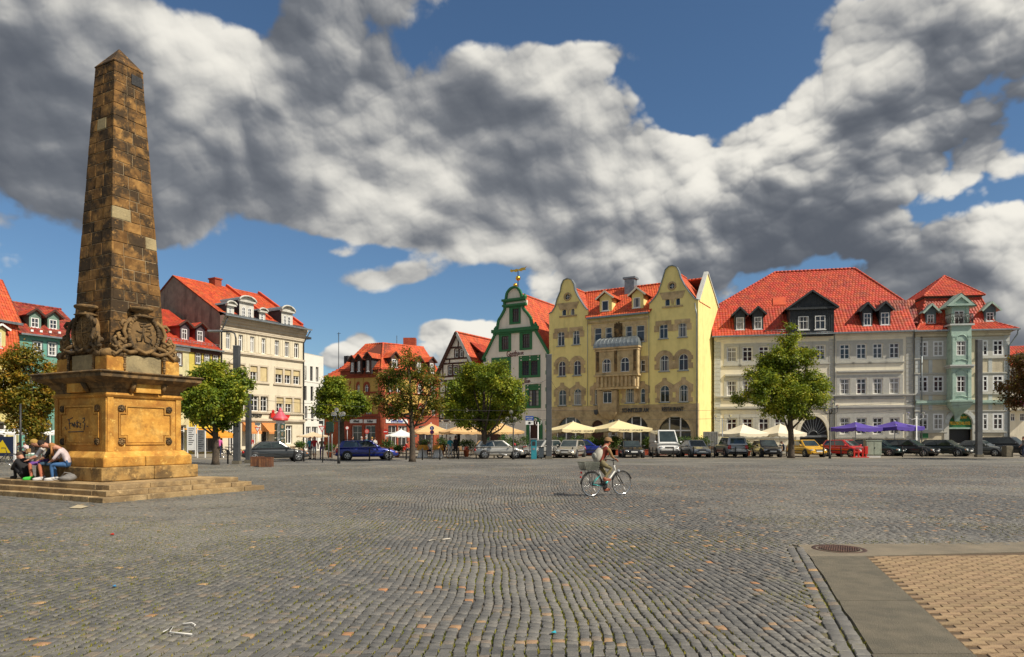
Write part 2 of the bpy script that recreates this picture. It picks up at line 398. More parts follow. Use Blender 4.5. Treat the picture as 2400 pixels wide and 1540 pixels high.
def window(P, b, depth=.14, w0=0., cols=2, rows=(.33,), rows2=None, arched=False, glass=None, frame=None, sill=None, fw=.07, mw=.05, name='window', sillmat=None):
    """window frame with glazing bars, glass sheet behind and sill, recessed by depth; rows = heights of transoms measured from the top"""
    u0, z0, u1, z1 = b; w = w0+depth; frame = frame or M_white
    out = arch(b) if arched else rect(b); inb = grow(b, -fw); inn = arch(inb) if arched else rect(inb)
    mb = MB().plate(out, [inn], d0=w-.05, d1=w+.03)
    for c in range(1, cols):
        uc = u0+(u1-u0)*c/cols; mb.box((uc-mw/2, w-.035, z0+fw), (uc+mw/2, w+.02, z1-fw))
    for i, r in enumerate(rows):
        zc = z1-(z1-z0)*r; h = mw/2 if i == 0 else .018; mb.box((u0+fw, w-.045 if i == 0 else w-.03, zc-h), (u1-fw, w+.022, zc+h))
    f = mb.make(name, frame, P)
    MB().plate(arch(grow(b, -.03)) if arched else rect(grow(b, -.03)), d0=w+.01).make('pane', glass or M_glass, f)
    q = WR.random()
    if q < .34 and u1-u0 < 2.2:
        cw = (u1-u0)*WR.uniform(.13, .3)
        for s_, ua in ((1, u0+fw), (-1, u1-fw)): MB().box((ua, w+.002, z0+fw+(.0 if q < .2 else (z1-z0)*.45)), (ua+s_*cw, w+.007, z1-fw-(.3*(u1-u0) if arched else 0))).make('curtain', M_curt, f)
    if sill: MB().box((u0-.1, w0-sill, z0-.09), (u1+.1, w+.0, z0-.005)).make('sill', sillmat or M_greysteel, f)
    return f
def wall(P, outer, holes, m, name='wall', th=.28, w0=0.):
    return MB().plate(outer, holes, d0=w0, d1=w0+th).make(name, m, P)
def tiles(mb, poly3, tw=.27, tl=.37, h=.05):
    """courses of curved roof tiles over a flat polygon (points in 3-D, first edge along the eave)"""
    p = [Vector(q) for q in poly3]; ex = (p[1]-p[0]).normalized(); nn = Vector((0, 0, 0))
    for i in range(len(p)): nn += (p[i]-p[0]).cross(p[(i+1) % len(p)]-p[0])
    nn.normalize(); ey = nn.cross(ex)
    q2 = [((q-p[0]).dot(ex), (q-p[0]).dot(ey)) for q in p]
    x0, x1 = min(a for a, _ in q2), max(a for a, _ in q2); y1 = max(b for _, b in q2)
    ny = max(1, int(y1/tl+.3)); tl = y1/ny
    def spans(y):
        xs = []
        for i in range(len(q2)):
            (ax, ay), (bx, by) = q2[i], q2[(i+1) % len(q2)]
            if (ay <= y) != (by <= y): xs.append(ax+(y-ay)/(by-ay)*(bx-ax))
        return sorted(xs)
    for r in range(ny):
        sp = spans((r+.5)*tl)
        for a, b in zip(sp[::2], sp[1::2]):
            n = max(1, int(round((b-a)/tw))); t = (b-a)/n
            for c in range(n):
                xa = a+c*t; jz = R.uniform(-.006, .006)
                def P_(x, y, z): return p[0]+ex*x+ey*y+nn*z
                ya, yb = r*tl-.03, (r+1)*tl
                vs = [P_(xa+.004, ya, h*.55+jz), P_(xa+t*.42, ya, h*1.25+jz), P_(xa+t-.004, ya, h*.45+jz),
                      P_(xa+.004, yb, .012+jz), P_(xa+t*.42, yb, h*.75+jz), P_(xa+t-.004, yb, .005+jz),
                      P_(xa+.004, ya, 0), P_(xa+t*.42, ya, h*.35), P_(xa+t-.004, ya, 0)]
                mb.add(vs, [(0, 1, 4, 3), (1, 2, 5, 4), (6, 7, 1, 0), (7, 8, 2, 1)])
def roof(P, polys, m=None, name='roof', tw=.27, tl=.37, under=None, tile=True):
    """roof planes: one solid skin, with the tiles laid on it as one dense part"""
    mb = MB(); mt = MB()
    for q in polys:
        p = [Vector(v) for v in q]; nn = Vector((0, 0, 0))
        for i in range(len(p)): nn += (p[i]-p[0]).cross(p[(i+1) % len(p)]-p[0])
        if nn.z < 0: p = [p[1], p[0]]+p[:1:-1]; nn = -nn
        nn.normalize(); n = len(p)
        mb.add(p+[v-nn*.12 for v in p], [tuple(range(n)), tuple(range(n, 2*n))[::-1]]+[(i, n+i, n+(i+1) % n, (i+1) % n) for i in range(n)])
        if tile: tiles(mt, p, tw, tl)
    o = mb.make(name, under or M_under if tile else m, P)
    if tile: mt.make('tile', m or M_tile, o, kind='stuff')
    return o
def ridge(P, pts, m, r=.13, name='ridge_tile'):
    mb = MB(); pts = [Vector(p) for p in pts]
    for a, b in zip(pts, pts[1:]):
        n = max(1, int((b-a).length/.4))
        for i in range(n): mb.tube([a.lerp(b, i/n), a.lerp(b, (i+1)/n)], [r*.9, r*1.05], 7)
    return mb.make(name, m, P, kind='stuff')
def pipe(P, pts, r=.055, m=None, name='downpipe'): return MB().tube(pts, r, 7).make(name, m or M_zinc, P)
def side_walls(P, L, D, h, m, prof=None, back=True):
    """end walls and back wall; prof = gable outline (w, z) for the ends"""
    mb = MB(); pf = prof or [(0, 0), (D, 0), (D, h), (0, h)]; n = len(pf)
    mb.add([(0, w, z) for w, z in pf], [tuple(range(n))]); mb.add([(L, w, z) for w, z in pf], [tuple(range(n))[::-1]])
    if back: mb.add([(0, D, 0), (L, D, 0), (L, D, h), (0, D, h)], [(0, 1, 2, 3)])
    return mb.make('end_wall', m, P)
# ------------------------------------------------------------------ the square: paving, street, pavers
QD = Vector((.3085, .9512))                                      # direction of the concrete strip
SE = gp(1885, 1282); SE2 = gp(2030, 1305)                        # far ends of its two edges
XB = 11.08                                                       # far edge of the cross band
def edge_x(y, base): return base[0]+(y-base[1])*QD.x/QD.y
GEO_END = 42.0
# obelisk frame, needed here to leave its platform free
OC = Vector((-12.86, 22.35)); OA = math.radians(28.0)             # OA: right face turns away by this much
DR = Vector((math.sin(OA), math.cos(OA))); DL = Vector((-math.cos(OA), math.sin(OA)))
PL = (-2.9, 2.5, -3.9, 3.7)                                     # platform: extents along DR and DL at ground level
def cobble_material(name, single):
    m = bpy.data.materials.new(name); m.use_nodes = True; k = NT(m.node_tree); b = m.node_tree.nodes['Principled BSDF']
    g = k.n('ShaderNodeNewGeometry')
    if single: r = k.n('ShaderNodeObjectInfo').outputs['Random']
    else: r = g.outputs['Random Per Island']
    pos = g.outputs['Position']
    c = k.ramp(r, [(0, (.085, .084, .082)), (.3, (.112, .110, .105)), (.6, (.138, .133, .124)), (.9, (.175, .165, .148)), (.94, (.19, .155, .12)), (1, (.21, .165, .125))])
    sp = k.n('ShaderNodeSeparateXYZ'); k.put(sp.inputs[0], pos)
    zone = k.smooth(k.m('ADD', sp.outputs[0], k.m('MULTIPLY', k.noise(pos, .35, 2), 5)), .2, 4.5)
    thr = k.m('SUBTRACT', .990, k.m('MULTIPLY', zone, .022))
    r2 = k.m('FRACT', k.m('MULTIPLY', r, 91.7))
    c = k.mix(k.m('GREATER_THAN', r2, thr), c, k.ramp(k.m('FRACT', k.m('MULTIPLY', r, 517.3)), [(0, (.42, .20, .085)), (.5, (.36, .22, .11)), (1, (.46, .30, .14))]))
    c = k.mix(k.m('MULTIPLY', k.smooth(k.noise(pos, .20, 5, .6), .43, .66), .62), c, (.25, .235, .205))      # dusty patches, made paler to paint in the sun glint
    c = k.mix(k.m('MULTIPLY', k.smooth(k.noise(pos, 34, 4, .7), .45, .75), .45), c, (.05, .05, .052))
    mz = k.m('ADD', k.smooth(k.noise(pos, .42, 3, .6), .56, .68), k.m('MULTIPLY', k.smooth(sp.outputs[0], -2.4, -4.4), .45), clamp=True)          # moss creeping over the stone edges
    c = k.mix(k.m('MULTIPLY', k.m('MULTIPLY', mz, k.smooth(k.noise(pos, 11, 4, .7), .48, .62)), .5), c, (.20, .19, .045))
    k.put(b.inputs['Base Color'], c); b.inputs['Roughness'].default_value = .60; b.inputs['Specular IOR Level'].default_value = .5
    bp = k.n('ShaderNodeBump'); bp.inputs['Strength'].default_value = .55; bp.inputs['Distance'].default_value = .012
    k.put(bp.inputs['Height'], k.noise(pos, 38, 4, .65)); k.put(b.inputs['Normal'], bp.outputs[0])
    return m
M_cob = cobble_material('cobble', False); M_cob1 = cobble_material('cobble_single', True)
def joint_material():
    m = bpy.data.materials.new('joint_soil'); m.use_nodes = True; k = NT(m.node_tree); b = m.node_tree.nodes['Principled BSDF']
    pos = k.n('ShaderNodeNewGeometry').outputs['Position']
    z = k.smooth(k.noise(pos, .42, 3, .6), .50, .64); f = k.smooth(k.noise(pos, 13, 3, .7), .42, .6)
    c = k.mix(k.m('MULTIPLY', z, f), k.mix(k.smooth(k.noise(pos, 6, 3), .4, .6), (.055, .050, .042), (.12, .10, .075)), (.24, .23, .03))
    k.put(b.inputs['Base Color'], c); b.inputs['Roughness'].default_value = .95
    return m
def far_paving():
    m = bpy.data.materials.new('far_cobbles'); m.use_nodes = True; k = NT(m.node_tree); b = m.node_tree.nodes['Principled BSDF']
    pos = k.n('ShaderNodeNewGeometry').outputs['Position']
    v = k.n('ShaderNodeTexVoronoi'); v.inputs['Scale'].default_value = 7.5; k.put(v.inputs['Vector'], pos)
    sp = k.n('ShaderNodeSeparateXYZ'); k.put(sp.inputs[0], v.outputs['Color'])
    c = k.ramp(sp.outputs[0], [(0, (.085, .083, .079)), (.5, (.13, .126, .117)), (1, (.19, .18, .16))])
    c = k.mix(k.m('MULTIPLY', k.smooth(k.noise(pos, .20, 5, .6), .43, .66), .62), c, (.24, .225, .195))  # same pale patches, carrying the painted sun glint outward
    c = k.mix(k.m('MULTIPLY', k.smooth(k.noise(pos, .12, 3), .58, .7), .4), c, (.10, .10, .03))
    k.put(b.inputs['Base Color'], c); b.inputs['Roughness'].default_value = .65
    bp = k.n('ShaderNodeBump'); bp.inputs['Strength'].default_value = .8; bp.inputs['Distance'].default_value = .02; bp.invert = True
    k.put(bp.inputs['Height'], v.outputs['Distance']); k.put(b.inputs['Normal'], bp.outputs[0])
    return m
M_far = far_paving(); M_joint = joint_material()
M_street = mat('street_setts', (.26, .225, .17), (.17, .15, .12), .5, .85, bump=.5, bscale=9, dirt=(.10, .095, .085), dscale=.25, damt=.6)
M_earth = mat('outer_ground', (.16, .15, .12), (.11, .11, .09), .05, .9)
def quad(name, pts, z, m, kind='structure'):
    me = bpy.data.meshes.new(name); me.from_pydata([(x, y, z) for x, y in pts], [], [tuple(range(len(pts)))]); me.materials.append(m)
    return tag(link(bpy.data.objects.new(name, me)), kind=kind)
quad('ground', [(-900, -300), (900, -300), (900, 900), (-900, 900)], -.06, M_earth)
mbg = MB()
mbg.add([(-60, -12, -.018), (60, -12, -.018), (60, GEO_END, -.018), (-60, GEO_END, -.018)], [(0, 1, 2, 3)], 0)
mbg.add([(-120, GEO_END, -.002), (120, GEO_END, -.002), (120, 60, -.002), (-120, 60, -.002)], [(0, 1, 2, 3)], 1)
mbg.add([(-60, GEO_END, -.018), (60, GEO_END, -.018), (60, GEO_END, -.002), (-60, GEO_END, -.002)], [(0, 1, 2, 3)], 1)
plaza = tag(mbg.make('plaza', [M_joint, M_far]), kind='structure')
quad('street', [(-130, 52.5), (-30, 51.5), (0, 53.2), (60, 55.5), (130, 58), (130, 140), (-130, 140)], .004, M_street)
# cobbles: columns of setts that run away from the viewer in slow waves
def cobbles():
    rs = np.random.RandomState(3); pitch = .096; out = []
    for i in range(-370, 360):
        u = i*pitch; v = 4.0+rs.rand()*.1
        n = 400; ln = rs.uniform(.084, .122, n); vv = v+np.cumsum(ln)-ln
        out.append(np.stack((np.full(n, u), vv, ln, np.full(n, i)), -1))
    a = np.concatenate(out)
    a = a[a[:, 1] < GEO_END]
    def warp(u, v): return u+.34*np.sin(v*.20+u*.13)+.03*np.sin(v*.9+u*.43+1.3)+.016*np.sin(v*3.1+u*2.7)+.16*np.sin(u*.45+.6)*np.sin(v*.3)+.012*np.sin(u*7.7)
    u, v, ln = a[:, 0], a[:, 1]+.05*np.sin(a[:, 0]*1.1), a[:, 2]
    cx = warp(u, v+ln/2); slope = (warp(u, v+ln)-warp(u, v))/ln
    wd_ = (warp(u+pitch, v)-warp(u, v))*rs.uniform(.92, 1.03, len(u)); cx = cx+rs.normal(0, .0035, len(u))
    keep = np.abs(cx) < (v*.78+1.6)
    yy = v+ln/2
    right = cx > SE[0]+(yy-SE[1])*QD.x/QD.y-.30
    keep &= ~(right & (yy < XB+.04))
    lx = (cx-OC.x)*DR.x+(yy-OC.y)*DR.y; ly = (cx-OC.x)*DL.x+(yy-OC.y)*DL.y
    keep &= ~((lx > PL[0]) & (lx < PL[1]) & (ly > PL[2]) & (ly < PL[3]))
    return cx[keep], yy[keep], wd_[keep], ln[keep], slope[keep]
cx_, cy_, cw_, cl_, csl_ = cobbles()
# two soldier rows along the concrete strip
ex, ey, ew, el_, es = [], [], [], [], []
for row in range(2):
    t = 0.
    while t < 9.5:
        ln = R.uniform(.13, .19); p = Vector(SE)-QD*(t+ln/2)-Vector((QD.y, -QD.x))*(.075+row*.135)
        ex.append(p.x); ey.append(p.y); ew.append(.128); el_.append(ln); es.append(QD.x/QD.y); t += ln
cx_, cy_, cw_, cl_, csl_ = [np.concatenate((a, np.array(b))) for a, b in ((cx_, ex), (cy_, ey), (cw_, ew), (cl_, el_), (csl_, es))]
def sett_shape(rs):
    """12 corner offsets of a worn sett: foot, shoulder, crown"""
    sg = np.array([(-.5, -.5), (.5, -.5), (.5, .5), (-.5, .5)])
    return sg
rs = np.random.RandomState(5); N = len(cx_)
vis = (np.abs(cx_/cy_) < .74) & (cy_ > 5.3)
order = np.argsort(np.where(vis, cy_, 1e3)); single = np.zeros(N, bool); single[order[:290]] = True
def cob_verts(idx):
    n = len(idx); sg = np.array([(-.5, -.5), (.5, -.5), (.5, .5), (-.5, .5)])
    jit = rs.uniform(-.007, .007, (n, 4, 2)); hz = rs.normal(0, .0026, n); tl = rs.normal(0, .022, (n, 2))
    sl_ = csl_[idx][:, None]; out = np.zeros((n, 12, 3), np.float32)
    for lv, (sc, dz) in enumerate(((1.0, -.024), (1.0, -.004), (.86, .002))):
        gap = .012
        lx = sg[:, 0][None]*(cw_[idx][:, None]-gap)*sc+jit[:, :, 0]; ly = sg[:, 1][None]*(cl_[idx][:, None]-gap*.55)*(sc if sc == 1 else .90)+jit[:, :, 1]
        out[:, lv*4:lv*4+4, 0] = lx+sl_*ly; out[:, lv*4:lv*4+4, 1] = ly
        out[:, lv*4:lv*4+4, 2] = dz+(0 if lv == 0 else 1)*(hz[:, None]+lx*tl[:, :1]+ly*tl[:, 1:])
    return out
FQ = np.array([(8, 9, 10, 11), (4, 5, 9, 8), (5, 6, 10, 9), (6, 7, 11, 10), (7, 4, 8, 11), (0, 1, 5, 4), (1, 2, 6, 5), (2, 3, 7, 6), (3, 0, 4, 7)])
def np_mesh(name, V_, Q_, m, parent=None, kind=None):
    me = bpy.data.meshes.new(name); nv, nf = len(V_), len(Q_); kq = Q_.shape[1]
    me.vertices.add(nv); me.vertices.foreach_set('co', V_.astype(np.float32).ravel())
    me.loops.add(nf*kq); me.loops.foreach_set('vertex_index', Q_.astype(np.int32).ravel())
    me.polygons.add(nf); me.polygons.foreach_set('loop_start', np.arange(nf, dtype=np.int32)*kq)
    me.materials.append(m); me.update(calc_edges=True); me.validate()
    o = link(bpy.data.objects.new(name, me), parent)
    if kind: o['kind'] = kind
    return o
qs = []; vs_ = []; base_ = 0
for near in (True, False):
    idx = np.where(~single & ((cy_ < 16) == near))[0]; vv = cob_verts(idx); vv[:, :, 0] += cx_[idx][:, None]; vv[:, :, 1] += cy_[idx][:, None]
    vs_.append(vv.reshape(-1, 3)); qs.append(((FQ if near else FQ[:5])[None]+(np.arange(len(idx))*12)[:, None, None]).reshape(-1, 4)+base_); base_ += len(idx)*12
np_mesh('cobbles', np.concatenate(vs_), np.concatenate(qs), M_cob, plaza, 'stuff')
idx = np.where(single)[0]; vv = cob_verts(idx)
for i, q in zip(idx, vv):
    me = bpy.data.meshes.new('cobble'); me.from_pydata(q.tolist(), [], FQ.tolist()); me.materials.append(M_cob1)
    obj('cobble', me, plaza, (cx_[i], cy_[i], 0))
# grass and moss in the joints
def joint_grass():
    mb = MB(); rg = random.Random(4); from mathutils import noise as mn
    vis_i = [i for i in range(N) if cy_[i] < 15]
    for i in vis_i:
        x, y = cx_[i], cy_[i]
        zn = mn.noise(Vector((x*.42+3, y*.42, 0)))+.5*mn.noise(Vector((x*1.3, y*1.3, 5)))+(.55 if x < -2.2 and 6.5 < y < 12 else 0)
        if zn < .02 or rg.random() > .62: continue
        for _ in range(rg.randint(3, 7)):
            gx = x+cw_[i]*rg.choice((-.5, .5))+rg.uniform(-.008, .008); gy = y+rg.uniform(-.5, .5)*cl_[i]
            h = rg.uniform(.004, .022); a = rg.uniform(0, 6.28); r = rg.uniform(.007, .016)
            mb.add([(gx-r*math.cos(a), gy-r*math.sin(a), -.02), (gx+r*math.cos(a), gy+r*math.sin(a), -.02), (gx+rg.uniform(-.012, .012), gy+rg.uniform(-.012, .012), h)], [(0, 1, 2)])
    return mb
M_grass = mat('joint_grass', (.14, .17, .016), (.24, .19, .02), 3, .8)
tag(joint_grass().make('grass', M_grass), kind='stuff')
# concrete strip, cross band and brown pavers
M_conc = mat('washed_concrete', (.125, .112, .082), (.175, .15, .108), 4, .92, bump=.9, bscale=70, dirt=(.07, .068, .055), dscale=1.1, damt=.5)
M_band = mat('pale_concrete', (.23, .19, .135), (.17, .145, .105), 2, .9, bump=.5, bscale=50, dirt=(.10, .085, .065), dscale=1.4, damt=.5)
M_paver = mat('brown_paver', (.34, .235, .13), (.27, .18, .10), 7, .88, bump=.55, bscale=60, rnd=.16, dirt=(.12, .085, .055), dscale=1.6, damt=.5)
M_paver2 = mat('brown_paver_far', (.34, .235, .13), (.27, .18, .10), 7, .88, bump=.55, bscale=60, island=.16, dirt=(.12, .085, .055), dscale=1.6, damt=.5)
def slab(name, pts, z0, z1, m):
    n = len(pts); mb = MB().add([(x, y, z1) for x, y in pts]+[(x, y, z0) for x, y in pts], [tuple(range(n))]+[(i, n+i, n+(i+1) % n, (i+1) % n)[::-1] for i in range(n)])
    return tag(mb.make(name, m), kind='structure')
YN = -2.0
sA, sB = edge_x(YN, SE), edge_x(YN, SE2); yb = 10.02
wob = [(edge_x(y, SE)+R.uniform(-.012, .012), y) for y in [SE[1]-.35*i for i in range(0, 34)]]
strip = slab('concrete_strip', [(edge_x(yb, SE2), yb), (edge_x(yb, SE), yb), (sA, YN), (sB, YN)], -.03, -.010, M_joint)
cuts = [yb, 7.32, 5.52, 3.1, .6, YN]
for ya_, yb_ in zip(cuts, cuts[1:]):
    lf_ = [(edge_x(y, SE)+R.uniform(-.012, .012), y) for y in np.linspace(ya_-.004, yb_+.004, 9)]
    pts = [(edge_x(ya_, SE2)+R.uniform(-.004, .004), ya_-.004-R.uniform(0, .006))]+lf_+[(edge_x(yb_, SE2), yb_+.004)]; n = len(pts); dz = R.uniform(-.0015, .0015)
    o = MB().add([(x, y, .004+dz) for x, y in pts]+[(x, y, -.02) for x, y in pts], [tuple(range(n))]+[(i, n+i, n+(i+1) % n, (i+1) % n)[::-1] for i in range(n)]).make('concrete_slab', M_conc, strip)
slab('kerb_band', [(SE[0]-.02, XB), (edge_x(yb, SE), yb+.004), (edge_x(yb, SE2), yb+.004), (7.0, 10.3), (10.5, 10.75), (16, 11.3), (16, 12.4), (9.2, 11.45)], -.03, .003, M_band)
slab('paver_bed', [(edge_x(yb, SE2)+.01, yb), (sB+.01, YN), (16, YN), (16, 11.28), (10.5, 10.73), (7.0, 10.28)], -.03, -.008, mat('paver_joint', (.10, .066, .038), rough=.95))
def pavers():
    eu = Vector((1, .055)).normalized(); ev = QD; o = Vector((edge_x(yb, SE2), yb)); lu, lv = .222, .112
    cells = []
    for j in range(0, 95):
        for i in range(-3, 70):
            c = o+eu*((i+.5*(j % 2))*lu)-ev*(j*lv+.07)
            if c.x-.5*lu < edge_x(c.y, SE2)-.06 or c.y > 10.0+max(0, c.x-edge_x(yb, SE2))*.085-.04 or c.x > 11 or c.y < 1.5: continue
            cells.append(c)
    vis_ = sorted([c for c in cells if c.y > 5.2 and c.x/c.y < .77], key=lambda c: c.y)
    one = set(id(c) for c in vis_[:290]); mb = MB(); protos = []
    def shape(rg):
        g = .0035; a, b = lu/2-g, lv/2-g; zz = rg.uniform(-.0015, .0015); t = .006
        pts = [(-a, -b), (-a*.33, -b-.011), (a*.33, -b+.011), (a, -b), (a, b), (a*.33, b+.011), (-a*.33, b-.011), (-a, b)]
        P3 = lambda s_, z: [tuple((eu*x*s_+ev*y*s_))+(z,) for x, y in pts]
        vs = P3(1, -.02)+P3(1, zz-.001)+P3(.965, zz+.0025)
        fs = [tuple(range(16, 24))]+[(8+i, 8+(i+1) % 8, 16+(i+1) % 8, 16+i) for i in range(8)]+[(i, (i+1) % 8, 8+(i+1) % 8, 8+i) for i in range(8)]
        return vs, fs
    rg = random.Random(8)
    for _ in range(6):
        vs, fs = shape(rg); me = bpy.data.meshes.new('paver'); me.from_pydata(vs, [], fs); me.materials.append(M_paver); protos.append(me)
    bed = bpy.data.objects['paver_bed']
    for c in cells:
        if id(c) in one: obj('paver', rg.choice(protos), bed, (c.x, c.y, rg.uniform(-.001, .001)))
        else: vs, fs = shape(rg); mb.add([(x+c.x, y+c.y, z) for x, y, z in vs], fs)
    mb.make('pavers', M_paver2, bed, 'stuff')
pavers()
# manhole cover in the corner of the band
mx, my = gp(1966, 1287)
mh = thing('manhole_cover', 'round rusty cast iron manhole cover set in the pale concrete band', 'manhole cover', (mx, my, .006))
M_rust = mat('rusty_iron', (.13, .065, .045), (.06, .04, .035), 9, .6, metal=.4, bump=.4)
MB().lathe([(.0, .0), (.30, .0), (.30, .004)], n=32).lathe([(.325, -.004), (.39, .006), (.40, -.004)], n=32).make('rim', M_rust, mh)
mb = MB()
for i in range(-7, 8):
    for j in range(-7, 8):
        x, y = i*.037+(.018 if j % 2 else 0), j*.037
        if x*x+y*y < .27**2: mb.box((x-.011, y-.011, .003), (x+.011, y+.011, .011), taper=.003)
mb.make('tread', M_rust, mh, 'stuff')
# ------------------------------------------------------------------ obelisk
def ob_mat(name, c1, c2, c3, dark, damt, rnd=.28):
    m = bpy.data.materials.new(name); m.use_nodes = True; k = NT(m.node_tree); b = m.node_tree.nodes['Principled BSDF']
    co = k.n('ShaderNodeTexCoord').outputs['Object']; r = k.n('ShaderNodeObjectInfo').outputs['Random']
    off = k.n('ShaderNodeCombineXYZ')
    for i in range(3): k.put(off.inputs[i], k.m('MULTIPLY', r, 37.+i*11))
    co = k.vm('ADD', co, off.outputs[0])
    base_co = k.n('ShaderNodeTexCoord').outputs['Object']
    c = k.ramp(k.noise(co, 2.1, 6, .62), [(.28, c1), (.5, c2), (.72, c3)])
    d = k.smooth(k.m('ADD', k.noise(base_co, 1.6, 7, .72), k.m('MULTIPLY', k.m('SUBTRACT', r, .5), .12)), .42, .58)
    c = k.mix(k.m('MULTIPLY', d, damt), c, dark)
    c = k.mix(k.m('MULTIPLY', k.smooth(k.noise(co, 5.5, 5, .7), .58, .68), .45), c, tuple(min(1, x*1.5) for x in c3))
    h = k.n('ShaderNodeHueSaturation'); k.put(h.inputs['Color'], c); k.put(h.inputs['Value'], k.lin(k.m('FRACT', k.m('MULTIPLY', r, 5.7)), 0, 1, 1-rnd, 1+rnd))
    k.put(b.inputs['Base Color'], h.outputs[0]); b.inputs['Roughness'].default_value = .9; b.inputs['Specular IOR Level'].default_value = .25
    bp = k.n('ShaderNodeBump'); bp.inputs['Strength'].default_value = .8; bp.inputs['Distance'].default_value = .03
    k.put(bp.inputs['Height'], k.m('ADD', k.noise(co, 9, 6, .7), k.m('MULTIPLY', k.noise(co, 45, 3), .3))); k.put(b.inputs['Normal'], bp.outputs[0])
    return m
M_shaft = ob_mat('weathered_sandstone', (.12, .060, .020), (.22, .115, .038), (.40, .22, .07), (.034, .026, .018), .88, .10)
M_gold_st = ob_mat('golden_sandstone', (.46, .20, .040), (.64, .33, .065), (.76, .47, .13), (.22, .095, .028), .5, .06)
M_step = ob_mat('step_sandstone', (.30, .20, .095), (.40, .28, .14), (.48, .35, .19), (.13, .09, .055), .6, .14)
M_carve = ob_mat('carved_sandstone', (.14, .09, .042), (.22, .135, .058), (.31, .19, .075), (.04, .034, .026), .75, .05)
M_tab = ob_mat('pale_tablet', (.30, .24, .13), (.36, .29, .16), (.42, .33, .18), (.16, .13, .08), .5, .05)
M_base = ob_mat('base_sandstone', (.28, .16, .055), (.40, .245, .085), (.52, .34, .13), (.085, .06, .035), .75, .1)
M_mortar = mat('lime_mortar', (.42, .33, .20), (.24, .18, .11), 4, .95)
M_ink = mat('spray_paint', (.012, .035, .06), rough=.5)
OB = thing('obelisk', 'tall weathered sandstone obelisk on a stepped pedestal with carved cartouches', 'obelisk', (OC.x, OC.y, 0), math.atan2(DR.y, DR.x))
ML = Matrix.Rotation(-math.pi/2, 4, 'Z')                            # face frame of the left face; the right face needs none
def frus(mb, a0, b0, z0, a1, b1, z1, mi=0):
    vs = [(-a0/2, -b0/2, z0), (a0/2, -b0/2, z0), (a0/2, b0/2, z0), (-a0/2, b0/2, z0), (-a1/2, -b1/2, z1), (a1/2, -b1/2, z1), (a1/2, b1/2, z1), (-a1/2, b1/2, z1)]
    return mb.add(vs, [(3, 2, 1, 0), (4, 5, 6, 7), (0, 1, 5, 4), (1, 2, 6, 5), (2, 3, 7, 6), (3, 0, 4, 7)], mi)
# steps made of long slabs
for i in range(3):
    z0, z1 = i*.14-(.06 if i == 0 else 0), (i+1)*.14; ins = i*.27
    x0, x1, y0, y1 = PL[0]+ins, PL[1]-ins, PL[2]+ins*1.1, PL[3]-ins
    stp = MB().box((x0+.62, y0+.62, z0), (x1-.0, y1-.0, z1-.012)).make('step', M_step, OB)
    def run(a, b, horiz):
        t = a
        while t < b-.05:
            ln = R.uniform(1.15, 1.75); e = min(b, t+ln)
            if b-e < .5: e = b
            dz = R.uniform(-.006, .004)
            q = MB().box((t+.006, y0+R.uniform(-.012, .006), z0), (e-.006, y0+.618, z1+dz)) if horiz else MB().box((x0+R.uniform(-.012, .006), t+.006, z0), (x0+.618, e-.006, z1+dz))
            q.make('stone_slab', M_step, stp, bevel=.014); t = e
    run(x0, x1, True); run(y0+.62, y1, False)
# base course and second course, split into the blocks one sees
def course(name, a, b, z0, z1, cuts_r, cuts_l, m, th=.5, slope=0.):
    core = frus(MB(), a-2*th+.02, b-2*th+.02, z0, a-2*th+.02, b-2*th+.02, z1-.01).make(name, m, OB)
    def blk(x0, y0, x1, y1):
        mb = MB().box((x0, y0, z0), (x1, y1, z1))
        if slope:
            for i, v in enumerate(mb.v):
                if v[2] > z1-.01:
                    mb.v[i] = (v[0]+(slope if abs(v[0]+a/2) < .02 else -slope if abs(v[0]-a/2) < .02 else 0), v[1]+(slope if abs(v[1]+b/2) < .02 else -slope if abs(v[1]-b/2) < .02 else 0), v[2])
        mb.make('stone_block', m, core, bevel=.03)
    t = [-a/2]+cuts_r+[a/2]
    for p, q in zip(t, t[1:]): blk(p+(.006 if p > -a/2 else 0), -b/2, q-.006*(q < a/2), -b/2+th)
    t = [-b/2+th]+cuts_l+[b/2]
    for p, q in zip(t, t[1:]): blk(-a/2, p+.006, -a/2+th, q-.006*(q < b/2))
    frus(MB(), .01, .01, z0, .01, .01, z0+.01)
    MB().box((-a/2+th+.01, b/2-th, z0), (a/2, b/2, z1-.004)).box((a/2-th, -b/2+th+.01, z0), (a/2, b/2-th-.005, z1-.004)).make('rear_block', m, core)
course('base_course', 3.25, 3.5, .42, .83, [.05], [.5], M_base)
course('second_course', 2.98, 3.22, .835, 1.13, [-.15], [.3], M_gold_st, .45)
mb = MB(); frus(mb, 2.95, 3.2, 1.128, 2.62, 2.86, 1.30); mb.make('moulding', M_gold_st, OB)
die = frus(MB(), 2.5, 2.75, 1.298, 2.46, 2.71, 2.97).make('pedestal_die', M_gold_st, OB)
